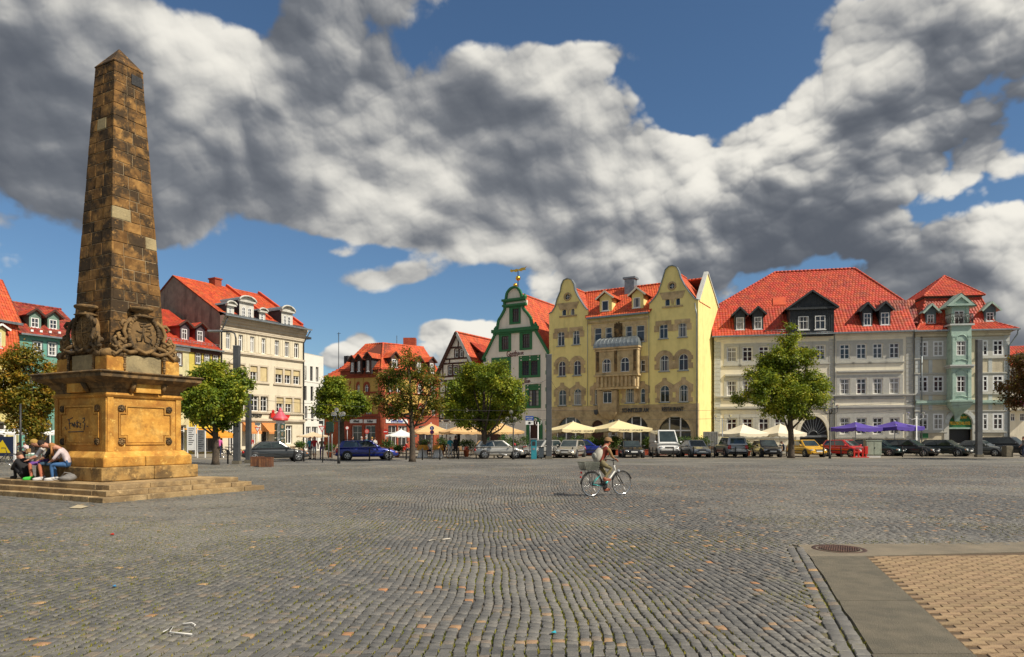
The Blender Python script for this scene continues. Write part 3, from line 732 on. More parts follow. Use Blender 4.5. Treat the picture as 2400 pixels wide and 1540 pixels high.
# corner strips, sunk panel with notched corners, rosettes
def die_face(M, wd, dp, gra):
    h = wd/2
    for s_ in (-1, 1): MB().box((s_*h-s_*.015, -dp/2-.02, 1.31), (s_*(h-.20), -dp/2+.05, 2.955), M=M).make('corner_strip', M_gold_st, die)
    a, c = h-.36, .22; zb, zt = 1.50, 2.72; pz = [(-a+c, zb), (a-c, zb), (a-c, zb+c), (a, zb+c), (a, zt-c), (a-c, zt-c), (a-c, zt), (-a+c, zt), (-a+c, zt-c), (-a, zt-c), (-a, zb+c), (-a+c, zb+c)]
    def off(k_): return [(x-math.copysign(k_, x), z-(k_ if z > 2.1 else -k_)) for x, z in pz]
    MB().plate(pz, [off(.045)], M=M, d0=-dp/2-.035, d1=-dp/2+.03).make('panel_frame', M_gold_st, die)
    MB().plate(off(.075), M=M, d0=-dp/2-.012, d1=-dp/2+.03).make('panel', M_gold_st, die)
    for sx in (-1, 1):
        for zc in (zb+c*.42, zt-c*.42):
            rb = MB(); xc = sx*(a-c*.42); T = M @ Matrix.Translation((xc, -dp/2, zc)) @ Matrix.Rotation(math.pi/2, 4, 'X')
            rb.lathe([(.105, -.02), (.11, .035), (.075, .03), (.06, .02), (.05, .045), (.001, .06)], n=12, M=T)
            for j in range(8):
                t = math.pi*j/4; rb.ball((0, 0, 0), (.028, .028, .022), 6, 4, M=T @ Matrix.Translation((.082*math.cos(t), .082*math.sin(t), .04)))
            rb.make('rosette', M_carve, die)
    if gra:
        mb = MB(); d = -dp/2-.018
        strokes = [[(-.55, 2.30), (-.50, 2.0)], [(-.62, 2.28), (-.35, 2.35)], [(-.56, 2.16), (-.40, 2.18)], [(-.40, 2.08), (-.36, 2.18), (-.32, 2.06), (-.30, 2.14)], [(-.27, 2.20), (-.25, 2.04)], [(-.24, 2.14), (-.17, 2.10), (-.16, 2.04)],
                   [(-.12, 2.26), (-.10, 2.03), (-.03, 2.10)], [(-.18, 2.18), (-.02, 2.20)], [(0, 2.16), (.08, 2.17), (.01, 2.03), (.10, 2.04)], [(.16, 2.30), (.27, 2.34), (.28, 2.26), (.18, 2.20), (.30, 2.16), (.24, 1.95)], [(.38, 2.08), (.46, 2.06)], [(-.60, 1.90), (.22, 1.91)], [(-.76, 2.06), (-.72, 1.98), (-.66, 2.0)]]
        for st in strokes: mb.tube([M @ Vector((x, d, z)) for x, z in st], .013, 5, cap=True)
        mb.make('graffiti_tag', M_ink, die)
die_face(Matrix(), 2.5, 2.75, False); die_face(ML, 2.75, 2.5, True)
# frieze, brackets, cornice
mb = MB(); frus(mb, 2.56, 2.81, 2.965, 2.66, 2.91, 3.03); frus(mb, 2.56, 2.81, 3.03, 2.52, 2.77, 3.10); mb.make('astragal', M_gold_st, OB)
mb = MB(); frus(mb, 2.44, 2.69, 3.098, 2.50, 2.75, 3.24); frus(mb, 2.60, 2.85, 3.238, 2.66, 2.91, 3.32); frus(mb, 2.70, 2.95, 3.318, 2.78, 3.03, 3.40); mb.make('frieze', M_carve, OB)
fr = bpy.data.objects['frieze']
for M, wd, dp in ((Matrix(), 2.5, 2.75), (ML, 2.75, 2.5)):
    mb = MB()
    mb.box((-.42, -dp/2-.17, 3.12), (.42, -dp/2+.1, 3.42), M=M); mb.make('frieze_block', M_gold_st, fr, bevel=.02)
    for s_ in (-1, 1): MB().tube([M @ Vector((s_*.50, -dp/2-.04, 3.14)), M @ Vector((s_*.52, -dp/2-.13, 3.27)), M @ Vector((s_*.50, -dp/2-.2, 3.42))], [.06, .075, .08], 8).make('bracket', M_carve, fr)
mb = MB()
for a, z0, e, z1 in ((.20, 3.40, .26, 3.45), (.30, 3.449, .44, 3.55), (.45, 3.549, .45, 3.66), (.47, 3.658, .52, 3.70), (.52, 3.70, .46, 3.74)): frus(mb, 2.5+2*a, 2.75+2*a, z0, 2.5+2*e, 2.75+2*e, z1)
mb.make('cornice', M_carve, OB)
# attic with corner scroll pads and tablets
att = frus(MB(), 2.12, 2.36, 3.735, 2.12, 2.36, 4.34).make('attic', M_carve, OB)
for sx in (-1, 1):
    for sy in (-1, 1): MB().box((sx*.62, sy*.72, 3.742), (sx*1.22, sy*1.34, 4.22)).make('corner_block', M_gold_st, att, bevel=.03)
for sx in (-1, 1):
    for sy in (-1, 1):
        mb = MB(); mb.tube([(sx*.62, sy*1.2, 4.32), (sx*1.2, sy*1.2, 4.32)], .135, 12); mb.tube([(sx*1.12, sy*.7, 4.325), (sx*1.12, sy*1.3, 4.325)], .135, 12)
        mb.make('scroll_pad', M_carve, att)
for M, wd, dp in ((Matrix(), 2.12, 2.36), (ML, 2.36, 2.12)):
    MB().box((-.60, -dp/2-.10, 3.745), (.60, -dp/2+.02, 4.30), M=M).make('tablet', M_tab, att, bevel=.02)
    mb = MB()
    for s_ in (-1, 1):
        for i in range(7): mb.ball(M @ Vector((s_*.665, -dp/2-.16, 4.30-i*.075)), (.05+.012*math.sin(i*1.7), .05, .05), 7, 5)
    mb.make('festoon', M_carve, att, 'stuff')
# carved cartouches with wreath, urn and curling leaves
def cartouche(M, dp, kind):
    d = -dp/2; ca = MB()
    zc = 5.0; rx, rz = .50, .60
    T = M @ Matrix.Translation((0, d-.06, zc)) @ Matrix.Rotation(math.pi/2, 4, 'X')
    ca.lathe([(.001, .05), (.30, .06), (.40, .02), (.43, .02), (.43, -.34)], n=28, M=T @ Matrix.Diagonal((rx/.45, rz/.45, 1, 1)))
    body = ca.make('cartouche', M_carve, OB)
    wr = MB(); n = 40
    for j in range(n):
        t = 2*math.pi*j/n
        wr.ball(M @ Vector((rx*math.cos(t)*1.0, d-.12+.02*(j % 2), zc+rz*math.sin(t))), (.075, .07, .07) if j % 2 else (.06, .06, .085), 7, 5)
    wr.make('wreath', M_carve, body, 'stuff')
    ur = MB(); TU = M @ Matrix.Translation((0, d+.02, 0))
    ur.lathe([(.30, 5.52), (.36, 5.56), (.20, 5.62), (.19, 5.70), (.33, 5.76), (.36, 5.82), (.33, 5.86), (.05, 5.88), (.001, 5.88)], n=20, M=TU); ur.make('urn', M_carve, body)
    lf = MB(); rg = random.Random(int(dp*100))
    for s_ in (-1, 1):
        for q in ([(.42, 5.45), (.62, 5.28), (.70, 5.02), (.62, 4.84), (.74, 4.72), (.88, 4.78), (.90, 4.92), (.82, 4.96)],
                  [(.25, 4.44), (.5, 4.38), (.78, 4.46), (.98, 4.62), (1.02, 4.78), (.94, 4.84)],
                  [(.45, 4.62), (.66, 4.56), (.84, 4.40), (.98, 4.28), (1.06, 4.36)], [(.30, 4.52), (.0, 4.40), (-.2, 4.47)], [(.55, 5.30), (.72, 5.34), (.80, 5.24), (.74, 5.16)], [(.70, 4.66), (.86, 4.60), (1.0, 4.50), (1.08, 4.56)]):
            m_ = len(q); lf.tube([M @ Vector((s_*x, d-.10-.10*math.sin(i/m_*3), z)) for i, (x, z) in enumerate(q)], [.07-.04*i/m_ for i in range(m_)], 8)
        for i in range(7):
            t = i/6; c = Vector((s_*(.66+.34*t), d-.16, 4.70-.42*t*t+.1*math.sin(3*t))); lf.ball(M @ c, (.07, .06, .09), 7, 5)
        lf.ball(M @ Vector((s_*.84, d-.14, 4.86)), (.07, .08, .07), 8, 6); lf.ball(M @ Vector((s_*.98, d-.12, 4.72)), (.08, .08, .08), 8, 6)
    lf.make('scroll_leaf', M_carve, body, 'stuff')
    rl = MB(); dd = d-.125
    def st(pts, r=.026): rl.tube([M @ Vector((x, dd, zc+z)) for x, z in pts], r, 6)
    if kind:   # entwined monogram
        st([(.06, .36), (-.16, .33), (-.12, .24), (.10, .28), (.24, .34)]); st([(-.02, .30), (-.05, 0), (-.10, -.22), (-.24, -.25), (-.26, -.14)])
        st([(.20, .20), (.06, .22), (-.02, .02), (.02, -.22), (.16, -.26), (.26, -.14)]); st([(.05, .12), (.20, .14), (.24, .02), (.10, -.03), (.24, -.12), (.22, -.26), (.30, -.30)]); st([(-.26, .10), (-.14, .06), (.02, .08)])
    else:      # quartered shield with a wheel
        st([(0, .44), (0, -.44)], .018); st([(-.38, 0), (.38, 0)], .018)
        st([(.17+.13*math.cos(t), -.22+.15*math.sin(t)) for t in [2*math.pi*i/16 for i in range(17)]], .022); st([(.17, -.36), (.17, -.08)], .014); st([(.05, -.22), (.29, -.22)], .014)
        for i in range(4): st([(-.30+.03*i, .34-.09*i), (-.10, .32-.09*i)], .02)
        for i in range(3): st([(.08, .34-.1*i), (.28-.02*i, .30-.1*i)], .02)
        for i in range(3): st([(-.28+.09*i, -.08), (-.22+.06*i, -.34)], .02)
    rl.make('relief', M_carve, body)
cartouche(Matrix(), 2.36, True); cartouche(ML, 2.12, False)
# shaft: mortar core, courses of separate stones on the two faces seen, the far faces joined
ZS0, ZS1, ZA = 4.335, 13.72, 14.42
def half(z):
    t = (z-ZS0)/(ZS1-ZS0); return (1.86+(.95-1.86)*t)/2, (2.06+(1.03-2.06)*t)/2
sh = MB(); ha, hb = half(ZS0); ka, kb = half(ZS1)
frus(sh, 2*ha-.03, 2*hb-.03, ZS0, 2*ka-.03, 2*kb-.03, ZS1); shaft = sh.make('shaft', M_mortar, OB)
def stone(mb, M, x0, x1, z0, z1, face, proud):
    """block on a leaning face: x measured as a fraction of the half width"""
    g = .007; vs = []
    for dpt, ins in ((.06, 0), (-proud+.012, 0), (-proud, .016)):
        for fx, z in ((x0, z0), (x1, z0), (x1, z1), (x0, z1)):
            zz = z+(g+ins if z == z0 else -g-ins); a, b = half(zz); hw, hd = (a, b) if face == 0 else (b, a)
            gx = (g+ins)*(1 if fx == x0 else -1)
            if abs(fx) > .99: gx = ins*(1 if fx == x0 else -1)
            vs.append(M @ Vector((fx*hw+gx, -hd+dpt, zz)))
    mb.add(vs, [(8, 9, 10, 11), (4, 5, 9, 8), (5, 6, 10, 9), (6, 7, 11, 10), (7, 4, 8, 11), (0, 1, 5, 4), (1, 2, 6, 5), (2, 3, 7, 6), (3, 0, 4, 7)])
rear = MB(); z = ZS0; n = 0; rg = random.Random(21)
while z < ZS1-.1:
    h = rg.uniform(.30, .42); z1 = z+h if ZS1-z-h > .25 else ZS1
    for face, M in ((0, Matrix()), (1, ML), (0, Matrix.Rotation(math.pi, 4, 'Z')), (1, ML @ Matrix.Rotation(math.pi, 4, 'Z'))):
        cnt = max(2, round(half(z)[face]*2/.50+rg.uniform(-.6, .5))); cs = sorted([-1+2*(i+rg.uniform(-.28, .28))/cnt for i in range(1, cnt)])
        lim = .93 if (n+face) % 2 else 1.0
        xs = [-lim]+cs+[lim]
        for p, q in zip(xs, xs[1:]):
            pr = rg.uniform(-.004, .012)
            if M == Matrix() or M == ML: b_ = MB(); stone(b_, M, p, q, z, z1, face, pr); b_.make('stone', M_shaft if rg.random() > .018 else M_tab, shaft)
            else: stone(rear, M, p, q, z, z1, face, pr)
    z = z1; n += 1
rear.make('rear_stones', M_shaft, shaft, 'stuff')
mb = MB(); frus(mb, 2*ka+.03, 2*kb+.03, ZS1, 2*ka+.03, 2*kb+.03, ZS1+.04); frus(mb, 2*ka+.02, 2*kb+.02, ZS1+.039, .04, .04, ZA); mb.make('capstone', M_shaft, OB)
MB().box((.06, -half(ZS1-.52)[1]-.02, ZS1-.52), (.44, -kb+.05, ZS1-.20)).make('plaque', M_black, OB)
# ------------------------------------------------------------------ buildings
P_yel = plaster('yellow_plaster', (.92, .77, .31), .9, (.30, .26, .10), .3)
P_cream = plaster('cream_plaster', (.88, .81, .64), .96, damt=.2)
P_white = plaster('warm_white_plaster', (.70, .63, .48), .93, (.40, .34, .24), .25)
P_mod = plaster('white_render', (.76, .74, .68), .95, (.5, .48, .42), .2)
P_beige = plaster('beige_plaster', (.66, .58, .42), .88)
P_grey = mat('grey_trim', (.54, .53, .47), (.47, .46, .41), 3, .85, bump=.2)
P_lgrey = mat('pale_grey_trim', (.56, .58, .55), (.48, .50, .48), 3, .85)
P_gable = plaster('bare_gable_render', (.26, .225, .18), .7, (.05, .045, .04), .8)
P_lil = plaster('pale_grey_plaster', (.84, .77, .67), .95, damt=.22)
M_green = mat('green_paint', (.02, .16, .05), (.016, .13, .042), 5, .55)
M_teal = mat('teal_paint', (.41, .55, .46), (.35, .48, .41), 4, .7, dirt=(.08, .12, .10), dscale=1.5, damt=.4)
M_slat = mat('dark_boarding', (.022, .027, .032), (.038, .044, .05), 5, .7)
M_bluegrey = mat('blue_grey_paint', (.09, .14, .15), (.12, .17, .18), 4, .7)
M_sign = mat('sign_grey', (.035, .04, .045), rough=.4)
def gable_dormer(P, fc, pl, x0, x1, ye, yb, apex, wb, wallm, roofm=None, over=.18, barge=None, cols=2, rows=(.38,), tile=True, boards=False, cheek=None, fw=.07):
    """dormer with a pitched roof: face between photo columns x0..x1, eaves at row ye, foot at row yb, peak at apex, window box wb"""
    z0, w0, k_ = pl
    _, wf, zb = fc.onroof((x0+x1)/2, yb, z0, w0, k_)
    u0, u1 = fc.u(x0, wf), fc.u(x1, wf); ze = fc.z((x0+x1)/2, ye, wf); uc = (u0+u1)/2; za = fc.z(*apex, wf)
    wr = lambda z: w0+(z-z0)/k_
    b = fc.box(*wb, wf)
    eo = u0-over*1.2; sl = (za-ze)/(uc-eo); zs_ = za-.06-sl*(uc-u0)
    d = MB().plate([(u0, zb-.3), (u1, zb-.3), (u1, zs_), (uc, za-.1), (u0, zs_)], [rect(b)], d0=wf, d1=wf+.12).make('dormer', wallm, P)
    mb = MB()
    for u, s_ in ((u0, 1), (u1, -1)): mb.add([(u+s_*.0, wf+.01, zb-.3), (u, wf+.01, zs_), (u, wr(zs_)+.2, zs_), (u, wr(zb)+.2, zb-.3)], [(0, 1, 2, 3)])
    mb.make('cheek', cheek or wallm, d)
    eo = u0-over*1.2; sl = (za-ze)/(uc-eo); zo = ze; zs_ = za-.06-sl*(uc-u0); bk = wr(za)+.3; bk2 = wr(zo)+.3
    q1 = [(eo, bk2, zo), (eo, wf-over, zo), (uc, wf-over, za), (uc, bk, za)]
    q2 = [(2*uc-eo, wf-over, zo), (2*uc-eo, bk2, zo), (uc, bk, za), (uc, wf-over, za)]
    if tile: roof(d, [q1, q2], roofm, 'dormer_roof', .24, .3)
    else:
        o = MB()
        for q in (q1, q2):
            n_ = (Vector(q[1])-Vector(q[0])).cross(Vector(q[2])-Vector(q[0])).normalized()*.07; n_ = n_ if n_.z > 0 else -n_
            o.add([Vector(v) for v in q]+[Vector(v)+n_ for v in q], [(0, 1, 2, 3), (4, 5, 6, 7), (0, 1, 5, 4), (1, 2, 6, 5), (2, 3, 7, 6), (3, 0, 4, 7)])
        o.make('dormer_roof', roofm, d)
    mb = MB()
    for s_ in (-1, 1): mb.bar((uc+s_*(uc-eo), wf-over-.02, zo-.02), (uc, wf-over-.02, za-.03), .06, .17)
    mb.make('barge_board', barge or wallm, d)
    if boards:
        mb = MB(); n = int((u1-u0)/.22)
        for i in range(n+1):
            u = u0+(u1-u0)*i/n; zt = ze+(za-ze)*(1-abs(u-uc)/(uc-u0))-.15
            if b[0] < u < b[2]: mb.box((u-.02, wf-.035, b[3]+.05), (u+.02, wf, zt)); continue
            mb.box((u-.02, wf-.035, zb), (u+.02, wf, max(zb+.2, zt)))
        mb.make('batten', wallm, d, 'stuff')
    window(d, b, .05, wf, cols, rows, fw=fw, sill=.06, sillmat=M_white)
    return d, (u0, u1, zb, ze, za, wf, uc)
def ledge(P, u0, u1, z, h=.16, d=.18, m=None, w=0., name='string_course'):
    mb = MB().box((u0, w-d, z), (u1, w+.02, z+h)); mb.box((u0+.02, w-d*.55, z-h*.6), (u1-.02, w+.02, z+.001)); return mb.make(name, m, P)
def frame_plate(P, b, a, m, w=0., d=.04, name='surround', top=None):
    return MB().plate(rect(grow(b, a, a, top or a)), [rect(b)], d0=w-d, d1=w+.005).make(name, m, P)
# ---- yellow house with two curved gables
def q4(x, y): return (1100+x/2.962, 600+y/2.962)
def yellow_house():
    fc = Fac(1287, 76.7, 1636.5, 68.0)
    P = fc.thing('gabled_house', 'yellow house with two curved gables, stone window surrounds and stone oriel', 'house')
    U = lambda x, y: fc.uz(*q4(x, y)); B = lambda x0, y0, x1, y1: fc.box(*q4(x0, y0), *q4(x1, y1))
    L = fc.L
    lg = [(545, 402), (575, 388), (598, 350), (610, 300), (632, 248), (640, 200), (655, 168), (682, 155), (710, 165), (728, 195), (733, 235), (752, 278), (780, 322), (800, 352), (820, 375)]
    rg_ = [(1250, 332), (1280, 300), (1310, 258), (1330, 200), (1345, 150), (1360, 98), (1385, 72), (1410, 66), (1438, 75), (1455, 105), (1466, 150), (1492, 200), (1528, 252), (1562, 294), (1584, 306)]
    gl = [U(*p) for p in lg]; gr = [U(*p) for p in rg_]
    um1, um2 = U(822, 400)[0], U(1250, 400)[0]; ze = (U(822, 425)[1]+U(1250, 390)[1])/2
    zs = (U(690, 1048)[1]+U(1480, 1022)[1])/2
    gl[0] = (0, gl[0][1]); gr[-1] = (L, gr[-1][1])
    arched = []; square = []
    for x in ((612, 525, 661, 625), (717, 516, 767, 615), (1318, 474, 1378, 573), (1450, 463, 1510, 563)): arched.append(('seg', x))
    for x in ((616, 728, 668, 835), (722, 722, 775, 829), (1320, 686, 1387, 800), (1452, 677, 1519, 794)): arched.append(('arch', x))
    for x in ((618, 925, 673, 1038), (723, 920, 779, 1034), (1083, 905, 1145, 1020), (1187, 917, 1221, 1020), (1323, 896, 1389, 1015), (1455, 891, 1520, 1012), (868, 925, 888, 1032)): arched.append(('peak', x))
    for x in ((868, 500, 918, 613), (943, 495, 993, 606), (1083, 485, 1133, 599), (1160, 480, 1216, 594)): square.append(x)
    for x in ((1189, 722, 1222, 804),): square.append(x)
    small = ((643, 366, 672, 414), (702, 363, 730, 410), (1358, 294, 1391, 347), (1432, 289, 1463, 342))
    holes = []; wins = []
    for kd, x in arched:
        b = B(*x); rise = .22 if kd == 'seg' else None; holes.append(arch(b, rise)); wins.append((kd, b))
    for x in square: b = B(*x); holes.append(rect(b)); wins.append(('sq', b))
    for x in small: b = B(*x); holes.append(arch(b)); wins.append(('small', b))
    rnd_ = []
    for cx, cy, r in ((682, 283, 17), (1407, 208, 19)):
        c = U(cx, cy); rr = U(cx+r, cy)[0]-c[0]; rnd_.append((c, rr)); holes.append([(c[0]+rr*math.cos(t), c[1]+rr*math.sin(t)) for t in [2*math.pi*i/16 for i in range(16)]])
    low = [h for h in holes if min(p[1] for p in h) < zs+.05]
    outer = [(0, zs), (L, zs)]+gr[::-1]+[(um2, ze), (um1, ze)]+gl[::-1]
    for h in low:
        pass
    wl = wall(P, outer, [[(x, max(z, zs+.012)) for x, z in h] for h in holes], P_yel, 'wall', .3)
    # coping along the gables
    for g in (gl, gr):
        mb = MB()
        for a, b_ in zip(g, g[1:]): mb.bar((a[0], .12, a[1]), (b_[0], .12, b_[1]), .5, .09, up=(0, 1, 0) if abs(b_[1]-a[1]) > 9 else (0, 0, 1))
        mb.make('coping', M_zinc, wl, 'stuff')
    for (c, rr) in rnd_:
        rw = MB().tube([(c[0]+(rr+.08)*math.cos(t), -.02, c[1]+(rr+.08)*math.sin(t)) for t in [2*math.pi*i/20 for i in range(21)]], .10, 6).make('round_window', M_sand, P)
        MB().plate([(c[0]+rr*math.cos(t), c[1]+rr*math.sin(t)) for t in [2*math.pi*i/16 for i in range(16)]], d0=.12).make('pane', M_glass, rw)
        MB().box((c[0]-rr, .08, c[1]-.02), (c[0]+rr, .11, c[1]+.02)).box((c[0]-.02, .07, c[1]-rr), (c[0]+.02, .105, c[1]+rr)).make('glazing_bar', M_white, rw)
    for kd, b in wins:
        hgt = b[3]-b[1]
        if kd == 'small': window(P, b, .16, cols=1, rows=(), arched=True, fw=.05)
        elif kd == 'sq': window(P, b, .12, cols=2 if b[2]-b[0] > 1.1 else 1, rows=(.36,), sill=.1, glass=M_glass)
        elif kd == 'seg': window(P, b, .14, cols=2, rows=(.30,), sill=.16)
        else: window(P, b, .16, cols=2 if b[2]-b[0] > .8 else 1, rows=(.34,), arched=True, sill=.16, glass=M_redglass if kd == 'arch' else M_glass)
    def surround(bs, tall, peak):
        """stone dressings of one window pair"""
        for b in bs:
            u0, z0, u1, z1 = b; r = (u1-u0)/2; a = .32; cu = (u0+u1)/2; inner = arch(grow(b, .0, 0)) if tall else arch(b, .22)
            if peak: out = [(u0-a-.18, z0), (u0-a-.18, z0+.45), (u0-a, z0+.45), (u0-a, z0+1.0), (u0-a-.2, z0+1.0), (u0-a-.2, z1-r+.45), (cu-.26, z1+.42), (cu-.2, z1+.72), (cu+.2, z1+.72), (cu+.26, z1+.42), (u1+a+.2, z1-r+.45), (u1+a+.2, z0+1.0), (u1+a, z0+1.0), (u1+a, z0+.45), (u1+a+.18, z0+.45), (u1+a+.18, z0)]
            elif tall: out = [(u0-a, z1-r-1.0), (u0-a-.2, z1-r-1.0), (u0-a-.2, z1-r-.45), (u0-a, z1-r-.45), (u0-a, z1-r-.1), (u0-a-.2, z1-r-.1), (u0-a-.2, z1-r+.35)]+[(cu+(r+.36)*math.cos(t)*1.1, z1-r+.1+(r+.36)*math.sin(t)) for t in [math.pi*(7.4-i)/8 for i in range(0, 8)]]+[(u1+a+.2, z1-r+.35), (u1+a+.2, z1-r-.1), (u1+a, z1-r-.1), (u1+a, z1-r-.45), (u1+a+.2, z1-r-.45), (u1+a+.2, z1-r-1.0), (u1+a, z1-r-1.0)]
            else: out = [(u0-.02, z1-.75), (u0-a-.2, z1-.75), (u0-a-.2, z1-.1), (u0-a-.05, z1-.1), (u0-a-.05, z1+.36), (u1+a+.05, z1+.36), (u1+a+.05, z1-.1), (u1+a+.2, z1-.1), (u1+a+.2, z1-.75), (u1+.02, z1-.75)]
            zc = z0 if peak else (z1-r-1.0 if tall else z1-.75)
            inn = [p for p in inner if p[1] > zc+.01]
            mid = [(u1, zc)]+[p for p in inn]+[(u0, zc)]
            ring = out+( [(u1, zc)]+sorted([p for p in inn if p[0] >= cu-1e-6], key=lambda p: (p[1], -p[0]))+sorted([p for p in inn if p[0] < cu-1e-6], key=lambda p: (-p[1], -p[0]))+[(u0, zc)] if out[-1][0] > cu else [])
            MB().plate(ring, d0=-.055, d1=.002).make('stone_surround', M_sand, P)
        if len(bs) == 2 and not peak:
            (a0, c0, a1, c1), (b0, d0_, b1, d1_) = bs; zt = (c1+d1_)/2-(.9 if tall else .5)
            MB().box((a1+.33, -.05, zt-.22), (b0-.33, .002, zt+.22)).make('stone_band', M_sand, P)
    gb = lambda kd: [b for k_, b in wins if k_ == kd]
    for kd, tall, peak in (('seg', 0, 0), ('arch', 1, 0), ('peak', 1, 1)):
        bs = gb(kd)
        if kd == 'peak':
            for b in bs: surround([b], 1, 1)
        else: surround(bs[:2], tall, peak); surround(bs[2:4], tall, peak)
    for i in (0, 2):
        bs = gb('small'); a, b = bs[i], bs[i+1]; zt = max(a[3], b[3])
        MB().plate([(a[0]-.25, zt-.12), (a[2]+.05, zt-.12), (a[2]+.25, zt-.75), ((a[2]+b[0])/2, zt-.15), (b[0]-.25, zt-.75), (b[0]-.05, zt-.12), (b[2]+.25, zt-.12), (b[2]+.55, zt+.62), (a[0]-.55, zt+.62)], d0=-.05, d1=.002).make('stone_lintel', M_sand, P)
        MB().box((a[0]-.3, -.12, a[1]-.2), (b[2]+.3, .02, a[1]-.04)).make('sill', M_sand, P)
    sq = gb('sq')[:4]; z0 = min(b[1] for b in sq)-.12; z1 = max(b[3] for b in sq)+.42
    MB().plate([(sq[0][0]-.35, z0), (sq[3][2]+.3, z0), (sq[3][2]+.3, z1), (sq[0][0]-.35, z1)], [rect(grow(b, .0)) for b in sq]+[rect((sq[1][2]+.22, z0+.75, sq[2][0]-.3, z1-.1))], d0=-.05, d1=.002).make('stone_frame', M_sand, P)
    ca = MB().box((sq[1][2]+.24, -.06, z0+.78), (sq[2][0]-.32, .0, z1-.13)); uc = (sq[1][2]+sq[2][0])/2-.04; zc = (z0+z1)/2+.3
    ca.plate([(uc-.35, zc+.5), (uc-.35, zc), (uc, zc-.5), (uc+.35, zc), (uc+.35, zc+.5)], d0=-.13, d1=-.05)
    for i in range(9): ca.ball((uc+.42*math.cos(i*.7), -.1, zc+.1+.75*math.sin(i*.7)), .09, 6, 4)
    ca.make('coat_of_arms', M_carve, P)
    sd = gb('sq')[4]; MB().plate(rect(grow(sd, .35, .1, .4)), [rect(sd)], d0=-.05, d1=.002).make('stone_surround', M_sand, P)
    # stone ground floor with arches
    ar = [B(606, 1115, 800, 1300), B(1066, 1110, 1250, 1300), B(1312, 1112, 1542, 1300)]; ar = [(b[0], .35, b[2], b[3]) for b in ar]
    dr = B(850, 1140, 935, 1320); dr = (dr[0], .02, dr[2], dr[3]); sw = B(966, 1128, 1016, 1180); sw2 = B(965, 1205, 1030, 1290); sw2 = (sw2[0], .9, sw2[2], sw2[3])
    base = MB().plate([(0, 0), (L, 0), (L, zs), (0, zs)], [arch(b, 1.9, 12) for b in ar]+[arch(dr), arch(sw), rect(sw2)], d0=-.07, d1=.28).make('stone_base', M_sand, P)
    for b in ar:
        f = window(P, b, .22, -.07, 3, (.42,), fw=.1, mw=.13, arched=False, name='shop_window')
        rg2 = MB(); ou = arch(grow(b, .3, 0, .3), 2.1, 12); n_ = len(ou)
        rg2.plate(arch(grow(b, .28, 0, .28), 2.08, 12), [arch(grow(b, 0, -.02, 0), 1.9, 12)], d0=-.12, d1=-.06); rg2.make('arch_ring', M_sand, base)
    MB().plate(arch(grow(dr, -.02)), d0=.12).make('door', M_wood, P)
    window(P, sw, .2, -.07, 2, (.5,), arched=True, fw=.05); window(P, sw2, .15, -.07, 1, (.4,))
    MB().plate(arch(grow(dr, .25, 0, .25)), [arch(grow(dr, 0, -.01, 0))], d0=-.12, d1=-.06).make('arch_ring', M_sand, base)
    # joints of the ashlar: courses of slightly proud blocks
    rg3 = random.Random(2); blocked = [grow(b, .4, 1, .45) for b in ar]+[grow(dr, .3, 1, .35), grow(sw, .1), grow(sw2, .1)]
    z = .05; cnt = 0
    while z < zs-.3:
        h = rg3.uniform(.34, .48); u = .02+rg3.uniform(0, .4)
        while u < L-.4:
            ln = rg3.uniform(.55, 1.15); e = min(u+ln, L-.02)
            if not any(e > q[0] and u < q[2] and z+h > q[1] and z < q[3] for q in blocked) and cnt < 290:
                MB().box((u+.012, -.07-rg3.uniform(.006, .03), z+.012), (e-.012, -.066, min(z+h, zs)-.012)).make('ashlar_block', M_sand, base); cnt += 1
            u = e
        z += h
    # oriel: lower bay with console, upper wider bay with balustrade and curved metal roof
    lo = B(892, 880, 1030, 1036); up = B(876, 672, 1176, 818); dl_, du = .75, .95
    wl_ = [B(928, 908, 989, 1022)]; wu = [B(922, 711, 984, 808), B(1050, 701, 1109, 802)]
    wl_ = [fc.box(*q4(926, 908), *q4(988, 1022), -dl_)]; wu = [fc.box(*q4(920, 711), *q4(984, 808), -du), fc.box(*q4(1048, 701), *q4(1110, 803), -du)]
    lu0, lu1 = fc.u(q4(890, 0)[0], -dl_), fc.u(q4(1022, 0)[0], -dl_); uu0, uu1 = fc.u(q4(874, 0)[0], -du), fc.u(q4(1168, 0)[0], -du)
    lz0, lz1 = wl_[0][1]-.2, wu[0][1]-1.9
    o1 = MB().plate([(lu0, lz0), (lu1, lz0), (lu1, lz1), (lu0, lz1)], [arch(wl_[0])], d0=-dl_, d1=-dl_+.25); o1.box((lu0, -dl_+.25, lz0), (lu0+.12, .0, lz1)).box((lu1-.12, -dl_+.25, lz0), (lu1, .0, lz1))
    for i, (s_, dz) in enumerate(((1.0, 0), (.98, .5), (.86, .95), (.62, 1.3), (.3, 1.55))):
        if i: a_, b_ = pv, (s_, dz); o1.add([(lu0+(lu1-lu0)*(.5-.5*t), -dl_*t if k2 == 0 else 0, lz0-dz_) for t, dz_ in (a_, b_) for k2 in (0, 1)]+[(lu0+(lu1-lu0)*(.5+.5*t), -dl_*t if k2 == 0 else 0, lz0-dz_) for t, dz_ in (a_, b_) for k2 in (0, 1)], [(0, 2, 6, 4), (0, 1, 3, 2), (4, 6, 7, 5)])
        pv = (s_, dz)
    O1 = o1.make('lower_oriel', M_sand, P); window(O1, wl_[0], .14, -dl_, 2, (.36,), arched=True, glass=M_redglass)
    zb_, zt_ = wu[0][1]-.25, wu[0][3]+1.15
